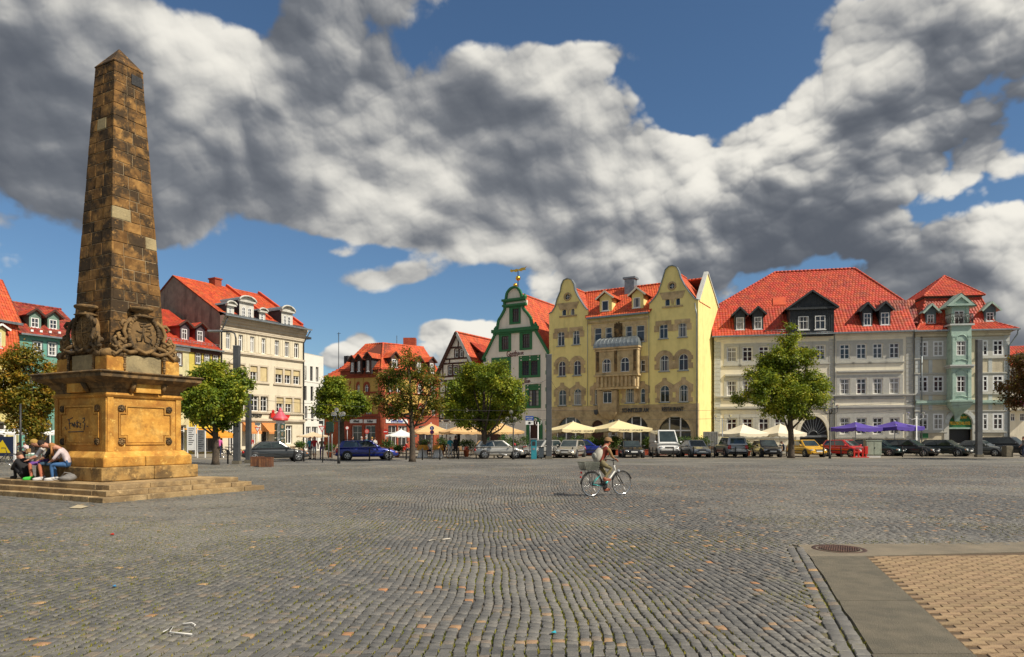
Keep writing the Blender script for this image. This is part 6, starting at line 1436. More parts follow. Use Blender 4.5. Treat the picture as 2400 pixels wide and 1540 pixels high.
# ---- the inn with the green volute gable
def inn():
    fc = Fac(1132.5, 81.3, 1286.6, 76.75); L = fc.L
    P = fc.thing('inn', 'white inn with green framed windows and green edged curved gable', 'inn')
    U = lambda x, y: fc.uz(*qE(x, y)); B = lambda a, b, c, d: fc.box(*qE(a, b), *qE(c, d))
    rt = [(1384, 970), (1262, 690), (1228, 655), (1214, 600), (1203, 540), (1168, 490), (1132, 450), (1112, 420), (1106, 385), (1150, 378), (1150, 322), (1098, 312), (1092, 262), (1072, 212), (1045, 182), (1010, 170)]
    lf = [(972, 182), (945, 205), (918, 245), (905, 325), (890, 345), (890, 392), (893, 440), (852, 520), (818, 570), (806, 640), (798, 700), (785, 722), (640, 1042)]
    pr = [U(*p) for p in rt]; plf = [U(*p) for p in lf]; pr[0] = (L, pr[0][1]); plf[-1] = (0, plf[-1][1])
    at_ = [(B(945, 396, 1080, 614), [B(985, 428, 1060, 590)]), (B(820, 712, 965, 944), [B(853, 760, 936, 922)]), (B(1068, 690, 1218, 924), [B(1105, 734, 1190, 900)]), (B(731, 1015, 962, 1250), [B(768, 1085, 848, 1236), B(864, 1080, 944, 1234)]), (B(1060, 990, 1316, 1258), [B(1100, 1058, 1182, 1230), B(1206, 1054, 1286, 1228)]), (B(1138, 1335, 1322, 1626), [B(1180, 1408, 1298, 1598)]), (B(868, 1345, 1095, 1640), [B(905, 1420, 975, 1610), B(990, 1416, 1060, 1606)])]
    gd = [(.9, .05, 2.6, 3.2), (L-2.5, .05, L-1.2, 3.6)]
    wall(P, [(0, 0), (L, 0)]+pr+plf, [rect(b) for _, ws in at_ for b in ws]+[arch(b) for b in gd], P_lil)
    lead = mat('leaded_frame', (.045, .03, .024), rough=.6)
    for sb, ws in at_:
        MB().plate(rect(sb), [rect(b) for b in ws], d0=-.07, d1=.002).make('green_surround', M_green, P)
        for b in ws: window(P, b, .08, -.02, 3, (.25, .5, .75), fw=.05, mw=.045, frame=lead, glass=M_redglass)
        if sb[3]-sb[1] > 2.3 and sb[3]-max(b[3] for b in ws) > .5:
            zt = sb[3]; mb = MB(); zc = max(b[3] for b in ws)
            mb.box((sb[0]-.06, -.16, zt-.02), (sb[2]+.06, .0, zt+.1))
            for u in [b[0]-.1 for b in ws]+[ws[-1][2]+.1]: mb.ball((u, -.1, zc+.12), .10, 8, 5); mb.ball((u, -.1, zt-.16), .08, 8, 5)
            mb.make('carved_knob', P_lil, P, 'stuff')
            am = MB(); uc = (sb[0]+sb[2])/2; am.tube([(uc-.9+1.8*i/10, -.09, zt-.32+.14*math.sin(math.pi*i/10)) for i in range(11)], .05, 5); am.make('arch_moulding', mat('light_green_paint', (.06, .22, .10), rough=.6), P)
    for pts in (pr[1:10], plf[4:12], [pr[0], pr[1]], [plf[11], plf[12]]):
        mb = MB(); pp = [(x, -.05, z) for x, z in pts]
        for a, b in zip(pp, pp[1:]): mb.bar(a, b, .34, .26)
        mb.make('gable_edge', M_green, P)
    mb = MB(); cs = [pr[i] for i in range(11, 16)]+plf[:4]; pp = [(x, -.05, z) for x, z in cs]
    for a, b in zip(pp, pp[1:]): mb.bar(a, b, .34, .24)
    mb.make('gable_edge', M_green, P)
    for x0, x1, ya, yb, h in ((742, 1300, 706, 660, .38), (872, 1156, 398, 372, .22), (865, 1150, 335, 304, .24)):
        a, b = U(x0, ya), U(x1, yb); z = (a[1]+b[1])/2; MB().box((a[0], -.34, z-h/2), (b[0], .02, z+h/2)).box((a[0]+.15, -.2, z-h), (b[0]-.15, .02, z-h/2-.004)).make('green_cornice', M_green, P)
    for x, y in ((785, 678), (1262, 628), (1135, 285)): c = U(x, y); MB().ball((c[0], -.1, c[1]), .26, 10, 7).ball((c[0], -.1, c[1]+.25), .12, 8, 5).make('finial', M_green, P)
    c = U(1010, 146); MB().ball((c[0], .1, c[1]), .26, 10, 8).tube([(c[0], .1, c[1]-.5), (c[0], .1, c[1])], .06, 6).make('gilded_ball', M_gold, P)
    # weather vane
    c = fc.uz(*qE(1048, 62), 1.2); vz = c[1]; v = MB().tube([(c[0], 1.2, vz-1.3), (c[0], 1.2, vz+.9)], .05, 6).make('vane_rod', M_black, P)
    MB().ball((c[0], 1.2, vz), .3, 12, 8).make('gilded_ball', M_gold, P)
    vz2 = vz+.95; MB().plate([(-1.1, .0), (-1.0, .22), (-.6, .1), (-.2, .18), (.1, .08), (.5, .22), (.9, .2), (1.15, .3), (.95, .05), (1.1, -.12), (.7, -.08), (.4, -.2), (.1, -.08), (-.3, -.22), (-.6, -.08), (-.9, -.14)], M=Matrix.Translation((c[0], 1.2, vz2)), d0=-.02, d1=.02, back=True).make('gilded_vane', M_gold, P)
    for i in range(12):
        z = .2+i*1.02*.93
        if z < pr[0][1]-.4: MB().box((L-.42 if i % 2 else L-.30, -.05, z), (L-.01, .005, z+.45)).make('green_quoin', M_green, P); MB().box((.01, -.05, z), (.42 if i % 2 else .30, .005, z+.45)).make('green_quoin', M_green, P)
    z = plf[-1][1]; M_let = mat('maroon_letter', (.12, .012, .015), rough=.6)
    a, b = U(912, 975), U(1115, 968); text('lettering', 'Gasthaus', 1.0, M_let, P, (a[0]+b[0])/2, -.03, (a[1]+b[1])/2, b[0]-a[0], .05, .004)
    b = U(1196, 1300); wdt = (b[0]-U(990, 1300)[0])*2.05; text('lettering', 'Zur hohen Lilie', 1.0, M_let, P, b[0]-wdt/2, -.03, b[1], wdt, .05, .004)
    for b in gd: MB().plate(arch(grow(b, .4, 0, .4)), [arch(grow(b, 0, -.01, 0))], d0=-.1, d1=.002).make('green_door_surround', M_green, P); MB().plate(arch(b), d0=.15).make('door', M_wood, P)
    zr = fc.z(1229, 684, .6); ze = pr[0][1]; uc = L/2-.15; z_l = plf[-1][1]-.2
    roof(P, [[(L+.0, .35, ze-.2), (L+.0, 14, ze-.2), (uc, 14, zr), (uc, .35, zr)], [(0, 14, z_l), (0, .35, z_l), (uc, .35, zr), (uc, 14, zr)]], M_tile2, tw=.3, tl=.36); ridge(P, [(uc, .35, zr+.05), (uc, 14, zr+.05)], M_tile2)
    side_walls(P, L-.02, 14, ze-.3, P_lil)
inn()
# ---- far right building and the gate beside the yellow house
def far_right():
    fc = Fac(2352, 93, 2520, 91); L = fc.L; P = fc.thing('far_house', 'cream house with flower balcony half hidden at right picture edge', 'house'); ze = fc.z(2385, 858)
    U = lambda x, y: fc.uz(*q5(x, y)); B = lambda a, b, c, d: fc.box(*q5(a, b), *q5(c, d))
    bs = [B(a, b, c, d) for a, c in ((2244, 2276), (2310, 2345), (2400, 2440)) for b, d in ((752, 825), (862, 935), (970, 1030), (1075, 1130))]
    wall(P, [(0, 0), (L, 0), (L, ze), (0, ze)], [rect(b) for b in bs], P_cream)
    for b in bs: window(P, b, .08, 0, 2, (.36,), fw=.08, glass=M_redglass)
    zr = fc.z(2385, 811, 5); roof(P, [[(0, -.4, ze), (L, -.4, ze), (L, 5, zr), (0, 5, zr)], [(L, 10, ze), (0, 10, ze), (0, 5, zr), (L, 5, zr)]], M_tile, tw=.33, tl=.42); side_walls(P, L, 10, ze, P_cream)
    k_ = (zr-ze)/5.4; gable_dormer(P, fc, (ze, -.4, k_), *[q5(x, 0)[0] for x in (2283, 2345)], q5(0, 652)[1], q5(0, 706)[1], q5(2314, 640), (*q5(2294, 652), *q5(2332, 700)), M_bluegrey, M_tile, .2, M_bluegrey, 2, ())
    b = B(2240, 1000, 2420, 1055); BL = MB().box((b[0], -1.2, b[1]), (b[2], .0, b[1]+.15)).make('balcony', P_grey, P); rl = MB()
    for i in range(30): u = b[0]+(b[2]-b[0])*i/29; rl.tube([(u, -1.15, b[1]), (u, -1.15, b[1]+1.0)], .02, 4)
    rl.box((b[0], -1.2, b[1]+1.0), (b[2], -1.1, b[1]+1.06)); rl.make('balcony_railing', M_black, BL)
    fm = MB(); rg = random.Random(3)
    for i in range(160): fm.ball((rg.uniform(b[0], b[2]), -1.25+rg.uniform(-.15, .15), b[1]+.9+rg.uniform(-.2, .25)), rg.uniform(.05, .1), 5, 3)
    fm.make('flowers', mat('pink_flowers', (.50, .03, .22), (.30, .02, .16), 12, .8), BL, 'stuff')
    x, y, _ = at(1634, 1040, 69.5); x2, _, _ = at(1681, 1040, 69.5); G = thing('steel_gate', 'grey corrugated steel gate closing the gap beside the yellow house', 'gate', (x, y, 0))
    n = 26; w = x2-x; mb = MB()
    for i in range(n): u = w*i/n; mb.box((u, 0 if i % 2 else .04, .05), (u+w/n, .08, 2.15))
    mb.make('corrugated_sheet', M_greysteel, G)
    MB().box((-.06, -.03, 0), (.06, .1, 2.25)).box((w-.06, -.03, 0), (w+.06, .1, 2.25)).box((0, -.02, 2.15), (w, .1, 2.25)).make('frame', M_greysteel, G); MB().box((w*.45, -.02, 1.55), (w*.53, .0, 1.8)).make('slot', M_black, G)
far_right()
# ------------------------------------------------------------------ trees
def leaf_mat(name, stops, transl=.35):
    m = bpy.data.materials.new(name); m.use_nodes = True; t = m.node_tree; k = NT(t); t.nodes.clear()
    r = k.n('ShaderNodeNewGeometry').outputs['Random Per Island']; pos = k.n('ShaderNodeNewGeometry').outputs['Position']
    f = k.m('ADD', k.m('MULTIPLY', r, .62), k.m('MULTIPLY', k.smooth(k.noise(pos, .75, 2), .36, .66), .42), clamp=True)
    c = k.ramp(f, stops)
    d = k.n('ShaderNodeBsdfPrincipled'); k.put(d.inputs['Base Color'], c); d.inputs['Roughness'].default_value = .55; d.inputs['Specular IOR Level'].default_value = .35
    tr = k.n('ShaderNodeBsdfTranslucent'); k.put(tr.inputs['Color'], k.mix(.5, c, (.30, .32, .02)))
    mx = k.n('ShaderNodeMixShader'); mx.inputs[0].default_value = transl
    t.links.new(d.outputs[0], mx.inputs[1]); t.links.new(tr.outputs[0], mx.inputs[2]); t.links.new(mx.outputs[0], k.n('ShaderNodeOutputMaterial').inputs[0])
    return m
M_leaf = leaf_mat('green_leaves', [(0, (.035, .075, .008)), (.3, (.11, .18, .015)), (.6, (.25, .31, .026)), (.85, (.42, .42, .035)), (1, (.50, .40, .035))])
M_leafo = leaf_mat('autumn_leaves', [(0, (.05, .08, .010)), (.3, (.14, .14, .016)), (.6, (.30, .21, .022)), (.85, (.48, .24, .025)), (1, (.52, .20, .02))])
M_leafb = leaf_mat('browning_leaves', [(0, (.04, .075, .010)), (.35, (.10, .13, .016)), (.6, (.20, .17, .024)), (.82, (.28, .13, .025)), (1, (.32, .09, .02))])
M_leafr = leaf_mat('red_leaves', [(0, (.03, .03, .012)), (.5, (.12, .04, .02)), (1, (.25, .06, .03))])
M_laurel = leaf_mat('laurel_leaves', [(0, (.015, .045, .010)), (.5, (.045, .10, .016)), (1, (.14, .20, .03))], .2)
def leaves(parent, blobs, n, m, size=(.10, .17), seed=1, clump=9, name='crown', flat=.75):
    """leaf quads in small sprays through the volume of several soft balls (local coordinates)"""
    rg = np.random.RandomState(seed); B_ = [list(b) for b in blobs]
    if name == 'crown':
        for b in blobs:
            B_[B_.index(list(b))][3] *= .80
            for _ in range(6):
                d = rg.normal(size=3); d /= np.linalg.norm(d); d[2] = d[2]*.9+.1; B_.append([b[0]+d[0]*b[3]*.86, b[1]+d[1]*b[3]*.86, b[2]+d[2]*b[3]*.80, b[3]*rg.uniform(.20, .40)])
    B_ = np.array(B_, float); vol = B_[:, 3]**2.4; vol /= vol.sum()
    nc = n//clump; bi = rg.choice(len(B_), nc, p=vol)
    d = rg.normal(size=(nc, 3)); d /= np.linalg.norm(d, axis=1)[:, None]; rr = rg.rand(nc)**.42*(1+.16*rg.normal(size=nc).clip(-1, 1.6))
    c = B_[bi, :3]+d*(B_[bi, 3]*rr)[:, None]*np.array((1, 1, .86))
    c = np.repeat(c, clump, 0); out = np.repeat(d, clump, 0); N_ = len(c)
    p = c+rg.normal(size=(N_, 3))*np.array((.17, .17, .11))
    s = rg.uniform(size[0], size[1], N_)
    nrm = out*.55+rg.normal(size=(N_, 3))*.55+np.array((0, 0, flat)); nrm /= np.linalg.norm(nrm, axis=1)[:, None]
    a = np.cross(nrm, rg.normal(size=(N_, 3))); a /= np.linalg.norm(a, axis=1)[:, None]; b = np.cross(nrm, a)
    q = np.stack((p-a*s[:, None]*.95, p-b*s[:, None]*.5+nrm*s[:, None]*.12, p+a*s[:, None]*.95, p+b*s[:, None]*.5+nrm*s[:, None]*.12), 1)
    return np_mesh(name, q.reshape(-1, 3), np.arange(N_*4).reshape(-1, 4), m, parent)
def tree(label, base, Y, blobs, n, m, r=.2, seed=1, fork=.5, size=(.11, .19), group='trees along the edge of the square', limbs=True, depth=.8):
    x, y, _ = at(base[0], HZ, Y); n = int(n*1.5); size = (size[0]*.72, size[1]*.74); t = thing('tree', label, 'tree', (x, y, 0), 0, group); rg = random.Random(seed)
    lb = []
    for px, py, rp in blobs:
        bx, _, bz = at(px, py, Y); rad = rp*Y/F; lb.append((bx-x, rg.uniform(-depth, depth)*rad*1.3, bz, rad))
    zc = sum(b[2] for b in lb)/len(lb); xc = sum(b[0] for b in lb)/len(lb); zl = min(b[2]-b[3] for b in lb); zf = max(1.9, zl+.2)
    top = max(b[2] for b in lb)
    tr = MB(); tr.tube([(0, 0, -.05), (.01, 0, .25), (.02, .02, zf*.5), (xc*.15, 0, zf), (xc*.5, .05, (zf+top)*.5), (xc*.8, 0, top-.1)], [r*1.35, r*1.02, r*.88, r*.78, r*.42, r*.07], 9)
    tr.make('trunk', M_trunk, t)
    for b in lb:
        s = Vector((xc*.15+rg.uniform(-.04, .04), 0, min(b[2]-.1, zf+rg.uniform(-.15, .25)*(top-zf)))); e = Vector(b[:3]); mdl = s.lerp(e, .5)+Vector((0, 0, -.12*(e-s).length))
        lm = MB(); lm.tube([s, mdl, e], [r*.36, r*.22, r*.08], 6)
        for _ in range(4):
            d = Vector((rg.gauss(0, 1), rg.gauss(0, 1), rg.gauss(.2, .8))).normalized()*b[3]*.85; lm.tube([mdl.lerp(e, rg.uniform(.4, 1)), e+d*.5, e+d], [r*.11, r*.07, r*.025], 5)
        lm.make('limb', M_trunk, t)
    leaves(t, lb, n, m, size, seed)
    return t
tree('orange tinged green tree half hidden by the obelisk pedestal', (88, 0), 46, [(62, 835, 42), (30, 880, 48), (88, 892, 46), (18, 940, 46), (75, 950, 50), (108, 930, 34), (98, 1000, 30), (62, 985, 40), (118, 885, 25), (20, 850, 22), (90, 1025, 20), (-20, 910, 40)], 15000, M_leafo, .2, 11)
tree('round green tree standing right beside the obelisk in front of the orange awning', (505, 0), 42.6, [(488, 880, 40), (458, 922, 40), (528, 898, 46), (560, 933, 34), (500, 945, 55), (448, 958, 28), (546, 968, 30), (504, 858, 22), (470, 975, 24), (520, 990, 22)], 16000, M_leaf, .21, 12)
tree('dark green tree in front of the brick corner house with blue wagon at its foot', (801, 0), 50.5, [(790, 915, 32), (764, 938, 32), (826, 940, 34), (846, 952, 22), (757, 962, 22), (795, 958, 36), (778, 902, 20), (815, 965, 24)], 13000, M_leaf, .22, 13)
tree('sparse open tree with browning leaves before the brick corner house', (966, 0), 47.6, [(960, 848, 26), (928, 878, 38), (992, 880, 38), (896, 890, 24), (1018, 893, 28), (950, 920, 44), (888, 932, 24), (1010, 932, 34), (928, 965, 28), (982, 968, 28), (960, 826, 14), (1026, 962, 18), (904, 960, 18)], 5600, M_leafb, .22, 14, size=(.11, .18))
tree('broad full green tree in front of the white inn', (1135, 0), 53.8, [(1108, 888, 56), (1158, 890, 48), (1076, 930, 46), (1192, 930, 44), (1130, 940, 66), (1058, 960, 26), (1212, 958, 24), (1100, 862, 22), (1140, 988, 34), (1190, 975, 26), (1090, 980, 30), (1150, 868, 18)], 24000, M_leaf, .27, 15)
tree('tall pointed green tree in front of the long cream house', (1854, 0), 55.5, [(1848, 765, 13), (1848, 800, 26), (1845, 842, 44), (1800, 845, 26), (1890, 842, 28), (1845, 892, 66), (1785, 890, 42), (1905, 890, 38), (1760, 925, 32), (1835, 940, 56), (1902, 930, 40), (1930, 908, 16), (1734, 936, 18), (1800, 958, 28), (1880, 965, 26)], 25000, M_leaf, .26, 16)
tree('red leaved tree reaching in at the right picture edge', (2452, 0), 50, [(2408, 880, 34), (2440, 850, 55), (2455, 920, 60), (2382, 893, 14), (2398, 905, 24), (2500, 880, 60)], 9000, M_leafr, .2, 17)
# ------------------------------------------------------------------ cars
def car_paint(name, c, metal=.25): return mat('paint_'+name, c, tuple(x*.92 for x in c), 3, .28, metal=metal, coat=.8)
M_tyre = mat('tyre_rubber', (.015, .015, .016), rough=.85); M_alloy = mat('alloy', (.45, .46, .47), rough=.3, metal=.8); M_lens = mat('headlight_glass', (.62, .64, .66), (.35, .36, .38), 14, .08, metal=.4, spec=.8)
M_tail = mat('tail_light', (.42, .012, .01), rough=.15, spec=.7); M_plate = mat('number_plate', (.70, .70, .68), rough=.4); M_cglass = mat('car_glass', (.018, .028, .032), (.035, .05, .05), 2, .04, spec=.9); M_trimb = mat('black_trim', (.02, .02, .022), rough=.55)
M_orange = mat('indicator', (.6, .2, .02), rough=.2)
#        length width height belt  hood   rear-base rear-roof front-roof front-base  boot height
KIND = {'sedan': (4.55, 1.76, 1.42, .90, .80, -1.72, -1.05, .20, 1.02, .86), 'wagon': (4.65, 1.76, 1.48, .92, .82, -2.18, -1.86, .22, 1.06, .9),
        'hatch': (4.10, 1.72, 1.47, .92, .84, -1.98, -1.55, .25, 1.02, .9), 'suv': (4.60, 1.88, 1.72, 1.05, 1.0, -2.18, -1.95, .30, 1.10, 1.03), 'van': (5.2, 1.96, 2.32, 1.22, 1.06, -2.58, -2.50, 1.15, 2.12, 1.2)}
def car(kind, paint, px, Y, head, label, x=None):
    Lc, W, Hh, zb, zh, rb, rr, fr, fb, zt = KIND[kind]
    cx, cy, _ = at(px, HZ, Y); t = thing('parked_car' if kind != 'van' else 'parked_van', label, 'van' if kind == 'van' else 'car', (cx, cy, .004), math.radians(head), 'vehicles parked along the square')
    h = Lc/2; w = W/2
    st = [(-h, .80, .42, zt-.26), (-h+.06, .90, .30, zt-.04), (-h+.35, .97, .24, zt), (-h*.55, 1, .22, zb), (-.2, 1, .22, zb), (fb-.1, 1, .22, zb), (fb+.25, 1, .22, (zb+zh)/2+.02), (h-.75, .99, .23, zh), (h-.32, .95, .24, zh-.09), (h-.08, .87, .28, zh-.20), (h, .74, .36, zh-.32)]
    vs = []; fs = []; half_n = 8
    for x, s, z0, z1 in st:
        ww = w*s; pr = [(0, z0), (ww*.82, z0), (ww*.97, z0+.07), (ww, z0+.42*(z1-z0)), (ww*.985, z1-.13), (ww*.90, z1-.015), (ww*.5, z1+.02), (0, z1+.028)]
        vs += [(x, y, z) for y, z in pr]+[(x, -y, z) for y, z in pr[-2:0:-1]]
    n = 2*half_n-2
    for i in range(len(st)-1):
        for j in range(n): fs.append((i*n+j, i*n+(j+1) % n, (i+1)*n+(j+1) % n, (i+1)*n+j))
    fs += [tuple(range(n)), tuple(range((len(st)-1)*n, len(st)*n))[::-1]]
    b = MB().add(vs, fs, sm=True).make('body', paint, t); sb = b.modifiers.new('s', 'SUBSURF'); sb.levels = 1; sb.render_levels = 2
    wb, wr = w*.92, w*.74; z0, z1 = zb-.03, Hh
    g = MB().add([(rb, -wb, z0), (fb, -wb*.94, z0), (fb, wb*.94, z0), (rb, wb, z0), (rr, -wr, z1-.03), (fr, -wr, z1), (fr, wr, z1), (rr, wr, z1-.03)], [(3, 2, 1, 0), (4, 5, 6, 7), (0, 1, 5, 4), (1, 2, 6, 5), (2, 3, 7, 6), (3, 0, 4, 7)])
    cab = g.make('cabin', paint, t); bv = cab.modifiers.new('b', 'BEVEL'); bv.width = .07; bv.segments = 3
    V8 = [Vector(v) for v in g.v]
    def pane(name, a, b_, c, d, u0, u1, v0, v1):
        P_ = lambda u, v: (a.lerp(b_, u)).lerp(d.lerp(c, u), v)
        q = [P_(u0, v0), P_(u1, v0), P_(u1, v1), P_(u0, v1)]; nn = (q[1]-q[0]).cross(q[3]-q[0]).normalized(); ctr = (V8[0]+V8[6])/2
        if nn.dot(q[0]-ctr) < 0: nn = -nn
        MB().add([p+nn*.012 for p in q]+[p-nn*.02 for p in q], [(0, 1, 2, 3), (0, 4, 5, 1), (1, 5, 6, 2), (2, 6, 7, 3), (3, 7, 4, 0)]).make(name, M_cglass, cab)
    pane('windscreen', V8[1], V8[2], V8[6], V8[5], .07, .93, .10, .90); pane('rear_window', V8[3], V8[0], V8[4], V8[7], .12, .88, .2, .86)
    if kind == 'van':
        for a, b_, c, d in ((V8[0], V8[1], V8[5], V8[4]), (V8[3], V8[2], V8[6], V8[7])): pane('side_window', a, b_, c, d, .74, .92, .12, .74)
    else:
        for a, b_, c, d in ((V8[0], V8[1], V8[5], V8[4]), (V8[3], V8[2], V8[6], V8[7])):
            for u0, u1 in ((.10, .50), (.535, .90)): pane('side_window', a, b_, c, d, u0, u1, .16, .88)
    R0 = .315 if kind not in ('suv', 'van') else .36
    for xw in (h-.82, -h+.80):
        for s in (-1, 1):
            T = Matrix.Translation((xw, s*(w-.10), R0)) @ Matrix.Rotation(-s*math.pi/2, 4, 'X')
            ar = MB().lathe([(.001, .1), (R0+.07, .1), (R0+.07, -.14)], n=24, M=Matrix.Translation((0, 0, .02)) @ T @ Matrix.Translation((0, 0, .005))); ar.make('wheel_arch', M_trimb, t)
            wh = MB().lathe([(R0*.62, -.1), (R0*.9, -.1), (R0, -.06), (R0, .09), (R0*.94, .125), (R0*.66, .125)], n=24, M=T).make('wheel', M_tyre, t)
            rm = MB().lathe([(R0*.66, .122), (R0*.60, .128), (R0*.58, .09), (.001, .085)], n=20, M=T, mi=1).lathe([(.001, .135), (.055, .132), (.06, .10)], n=10, M=T)
            for i in range(5):
                a = 2*math.pi*i/5; d = Vector((math.cos(a), math.sin(a), 0)); e = Vector((-d.y, d.x, 0)); rm.add([d*.04+e*.035+Vector((0, 0, .128)), d*.04-e*.035+Vector((0, 0, .128)), d*R0*.62-e*.028+Vector((0, 0, .122)), d*R0*.62+e*.028+Vector((0, 0, .122))], [(0, 3, 2, 1)], M=T)
            rm.lathe([(R0*.67, .126), (R0*.60, .131)], n=20, M=T); rm.make('rim', [M_alloy, M_trimb], wh)
    for s in (-1, 1):
        MB().ball((h-.17, s*w*.66, zh-.23), (.13, .19, .085), 12, 7).make('headlight', M_lens, t)
        MB().ball((h-.22, s*w*.83, zh-.25), (.10, .06, .06), 8, 5).make('indicator', M_orange, t)
        MB().ball((-h+.08, s*w*.74, zt-.20), (.10, .17, .12 if kind in ('sedan', 'hatch') else .2), 10, 7).make('tail_light', M_tail, t)
        MB().ball((fb-.28, s*(w+.10), zb+.08), (.07, .11, .075), 10, 6).make('mirror', paint, t)
        MB().box((-h+.9, s*(w-.012), .50), (h-1.05, s*(w+.012), .56)).make('rub_strip', M_trimb, t)
    MB().box((h-.16, -w*.38, zh-.30), (h-.01, w*.38, zh-.16)).make('grille', M_trimb, t, bevel=.03)
    MB().box((h-.2, -w*.72, .30), (h+.0, w*.72, .43)).make('air_intake', M_trimb, t, bevel=.04)
    MB().box((h-.05, -.26, .455), (h+.025, .26, .565)).make('number_plate', M_plate, t); MB().box((-h-.02, -.26, .62), (-h+.06, .26, .73)).make('number_plate', M_plate, t)
    MB().box((-h-.03, -w*.78, .36), (-h+.2, w*.78, .5)).make('bumper', M_trimb if kind in ('van', 'suv') else paint, t, bevel=.05)
    if kind == 'van': MB().box((h-.3, -w*.84, .34), (h+.03, w*.84, .62)).make('bumper', M_trimb, t, bevel=.06)
    if kind in ('wagon', 'suv'):
        for s in (-1, 1): MB().tube([(rr+.1, s*wr*.9, Hh+.05), (fr-.15, s*wr*.9, Hh+.06)], .018, 5).make('roof_rail', M_trimb, t)
    return t
pb, pbl, psl, pgr, pwh = car_paint('black', (.012, .013, .015)), car_paint('blue', (.006, .02, .22)), car_paint('silver', (.48, .47, .44), .5), car_paint('dark_grey', (.035, .04, .045)), car_paint('white', (.72, .72, .70), 0)
CARS = [('sedan', pgr, 645, 48.6, 27, 'dark grey saloon car seen from behind beside the wooden planters'), ('wagon', pbl, 858, 51.5, 22, 'bright blue estate car behind the dark green tree'),
 ('hatch', psl, 1170, 54.5, 8, 'silver hatchback behind the broad tree and the motorcycle'), ('wagon', psl, 1268, 56.5, -128, 'silver estate car behind the teal ticket machine and grey post'),
 ('wagon', car_paint('champagne', (.50, .47, .40), .5), 1338, 57, -108, 'pale champagne estate car with open view right of the tall grey post'), ('hatch', pbl, 1372, 62, -8, 'deep blue car hidden behind the pale champagne estate car'),
 ('sedan', pb, 1479, 57.5, -93, 'black saloon car between the cyclist and the white van'), ('van', pwh, 1556, 59.5, -92, 'white delivery van parked before the sandstone arches'),
 ('hatch', car_paint('slate_silver', (.26, .29, .33), .5), 1629, 58.5, -88, 'slate silver hatchback right of the white van'), ('suv', car_paint('light_silver', (.42, .43, .44), .5), 1712, 59.5, 88, 'silver off road car seen from behind with red tail lights'),
 ('hatch', pb, 1796, 59, -95, 'black hatchback left of the tall pointed tree'), ('hatch', car_paint('yellow', (.78, .42, .012), 0), 1890, 59, -84, 'bright yellow hatchback right of the tall pointed tree'),
 ('hatch', car_paint('red', (.60, .012, .012), 0), 1982, 59.5, -66, 'bright red hatchback behind the red bicycle stand'), ('wagon', car_paint('dark_green', (.012, .045, .045)), 2058, 62.5, -58, 'dark green estate car behind the grey electrical cabinet'),
 ('wagon', pb, 2132, 61.5, -54, 'black estate car with roof rails right of the electrical cabinet'), ('hatch', car_paint('bottle_black', (.012, .022, .020)), 2217, 61.5, -54, 'green black hatchback before the arched restaurant door'),
 ('sedan', car_paint('warm_grey', (.10, .105, .10)), 2297, 61.5, -54, 'grey saloon car half hidden by the tall dark post'), ('suv', car_paint('night', (.02, .022, .028)), 2366, 64, -56, 'black off road car at right end of the row')]
for a in CARS: car(*a)
# ------------------------------------------------------------------ street furniture
def lamp(label, px, Y, globes, arms='curve', m=None):
    """globe lamp: globes given as photo points"""
    m = m or M_black; x, y, _ = at(px, HZ, Y); t = thing('street_lamp', label, 'street lamp', (x, y, 0), 0, 'globe street lamps')
    gs = [Vector(at(a, b, Y))-Vector((x, y, 0)) for a, b in globes]; n = len(gs)
    for i, g in enumerate(gs): g.y = .35*math.sin(i*2.4) if n > 2 else 0
    zt = min(g.z for g in gs)-.42
    MB().tube([(0, 0, 0), (0, 0, .5), (0, 0, .52), (0, 0, zt+.2)], [.10, .10, .055, .05], 10).make('pole', m, t)
    for g in gs:
        a = MB(); d = Vector((g.x, g.y, 0))
        a.tube([(0, 0, zt), (d.x*.55, d.y*.55, zt-.10), (d.x, d.y, zt+.05), (g.x, g.y, g.z-.13)], .022, 6).lathe([(.05, -.17), (.065, -.12), (.05, -.10)], tuple(g), 10); a.make('arm', m, t)
        gl = MB().ball(g, .15, 16, 10); gl.make('globe', M_globe, t)
    return t
M_globe = mat('clear_globe', (.80, .80, .76), rough=.04, trans=.9, spec=.6)
lamp('black lamp with five clear globes in front of the dark green tree', 794, 44.3, [(789, 961), (779, 970), (787, 971), (796, 971), (805, 970)])
lamp('black lamp with three clear globes left of the blue sign', 1203, 52.2, [(1189, 981), (1207, 981), (1198, 966)])
lamp('tall black lamp with six clear globes beside the tall pointed tree', 1945, 54.2, [(1931, 953), (1938, 949), (1946, 943), (1954, 949), (1962, 953), (1946, 955)])
lamp('grey lamp with two globes before the left end of the cream house', 1693, 64, [(1677, 975), (1711, 974)], m=M_greysteel)
lamp('white lamp with two globes before the pale green oriel house', 2148, 63, [(2129, 970), (2164, 969)], m=M_white)
lamp('slim lamp with two globes in front of the half timbered house', 1046, 70, [(1036, 988), (1054, 989)], m=M_greysteel)
lamp('slim white lamp with two globes before the green inn door', 1261, 66, [(1255, 984), (1268, 983)], m=M_white)
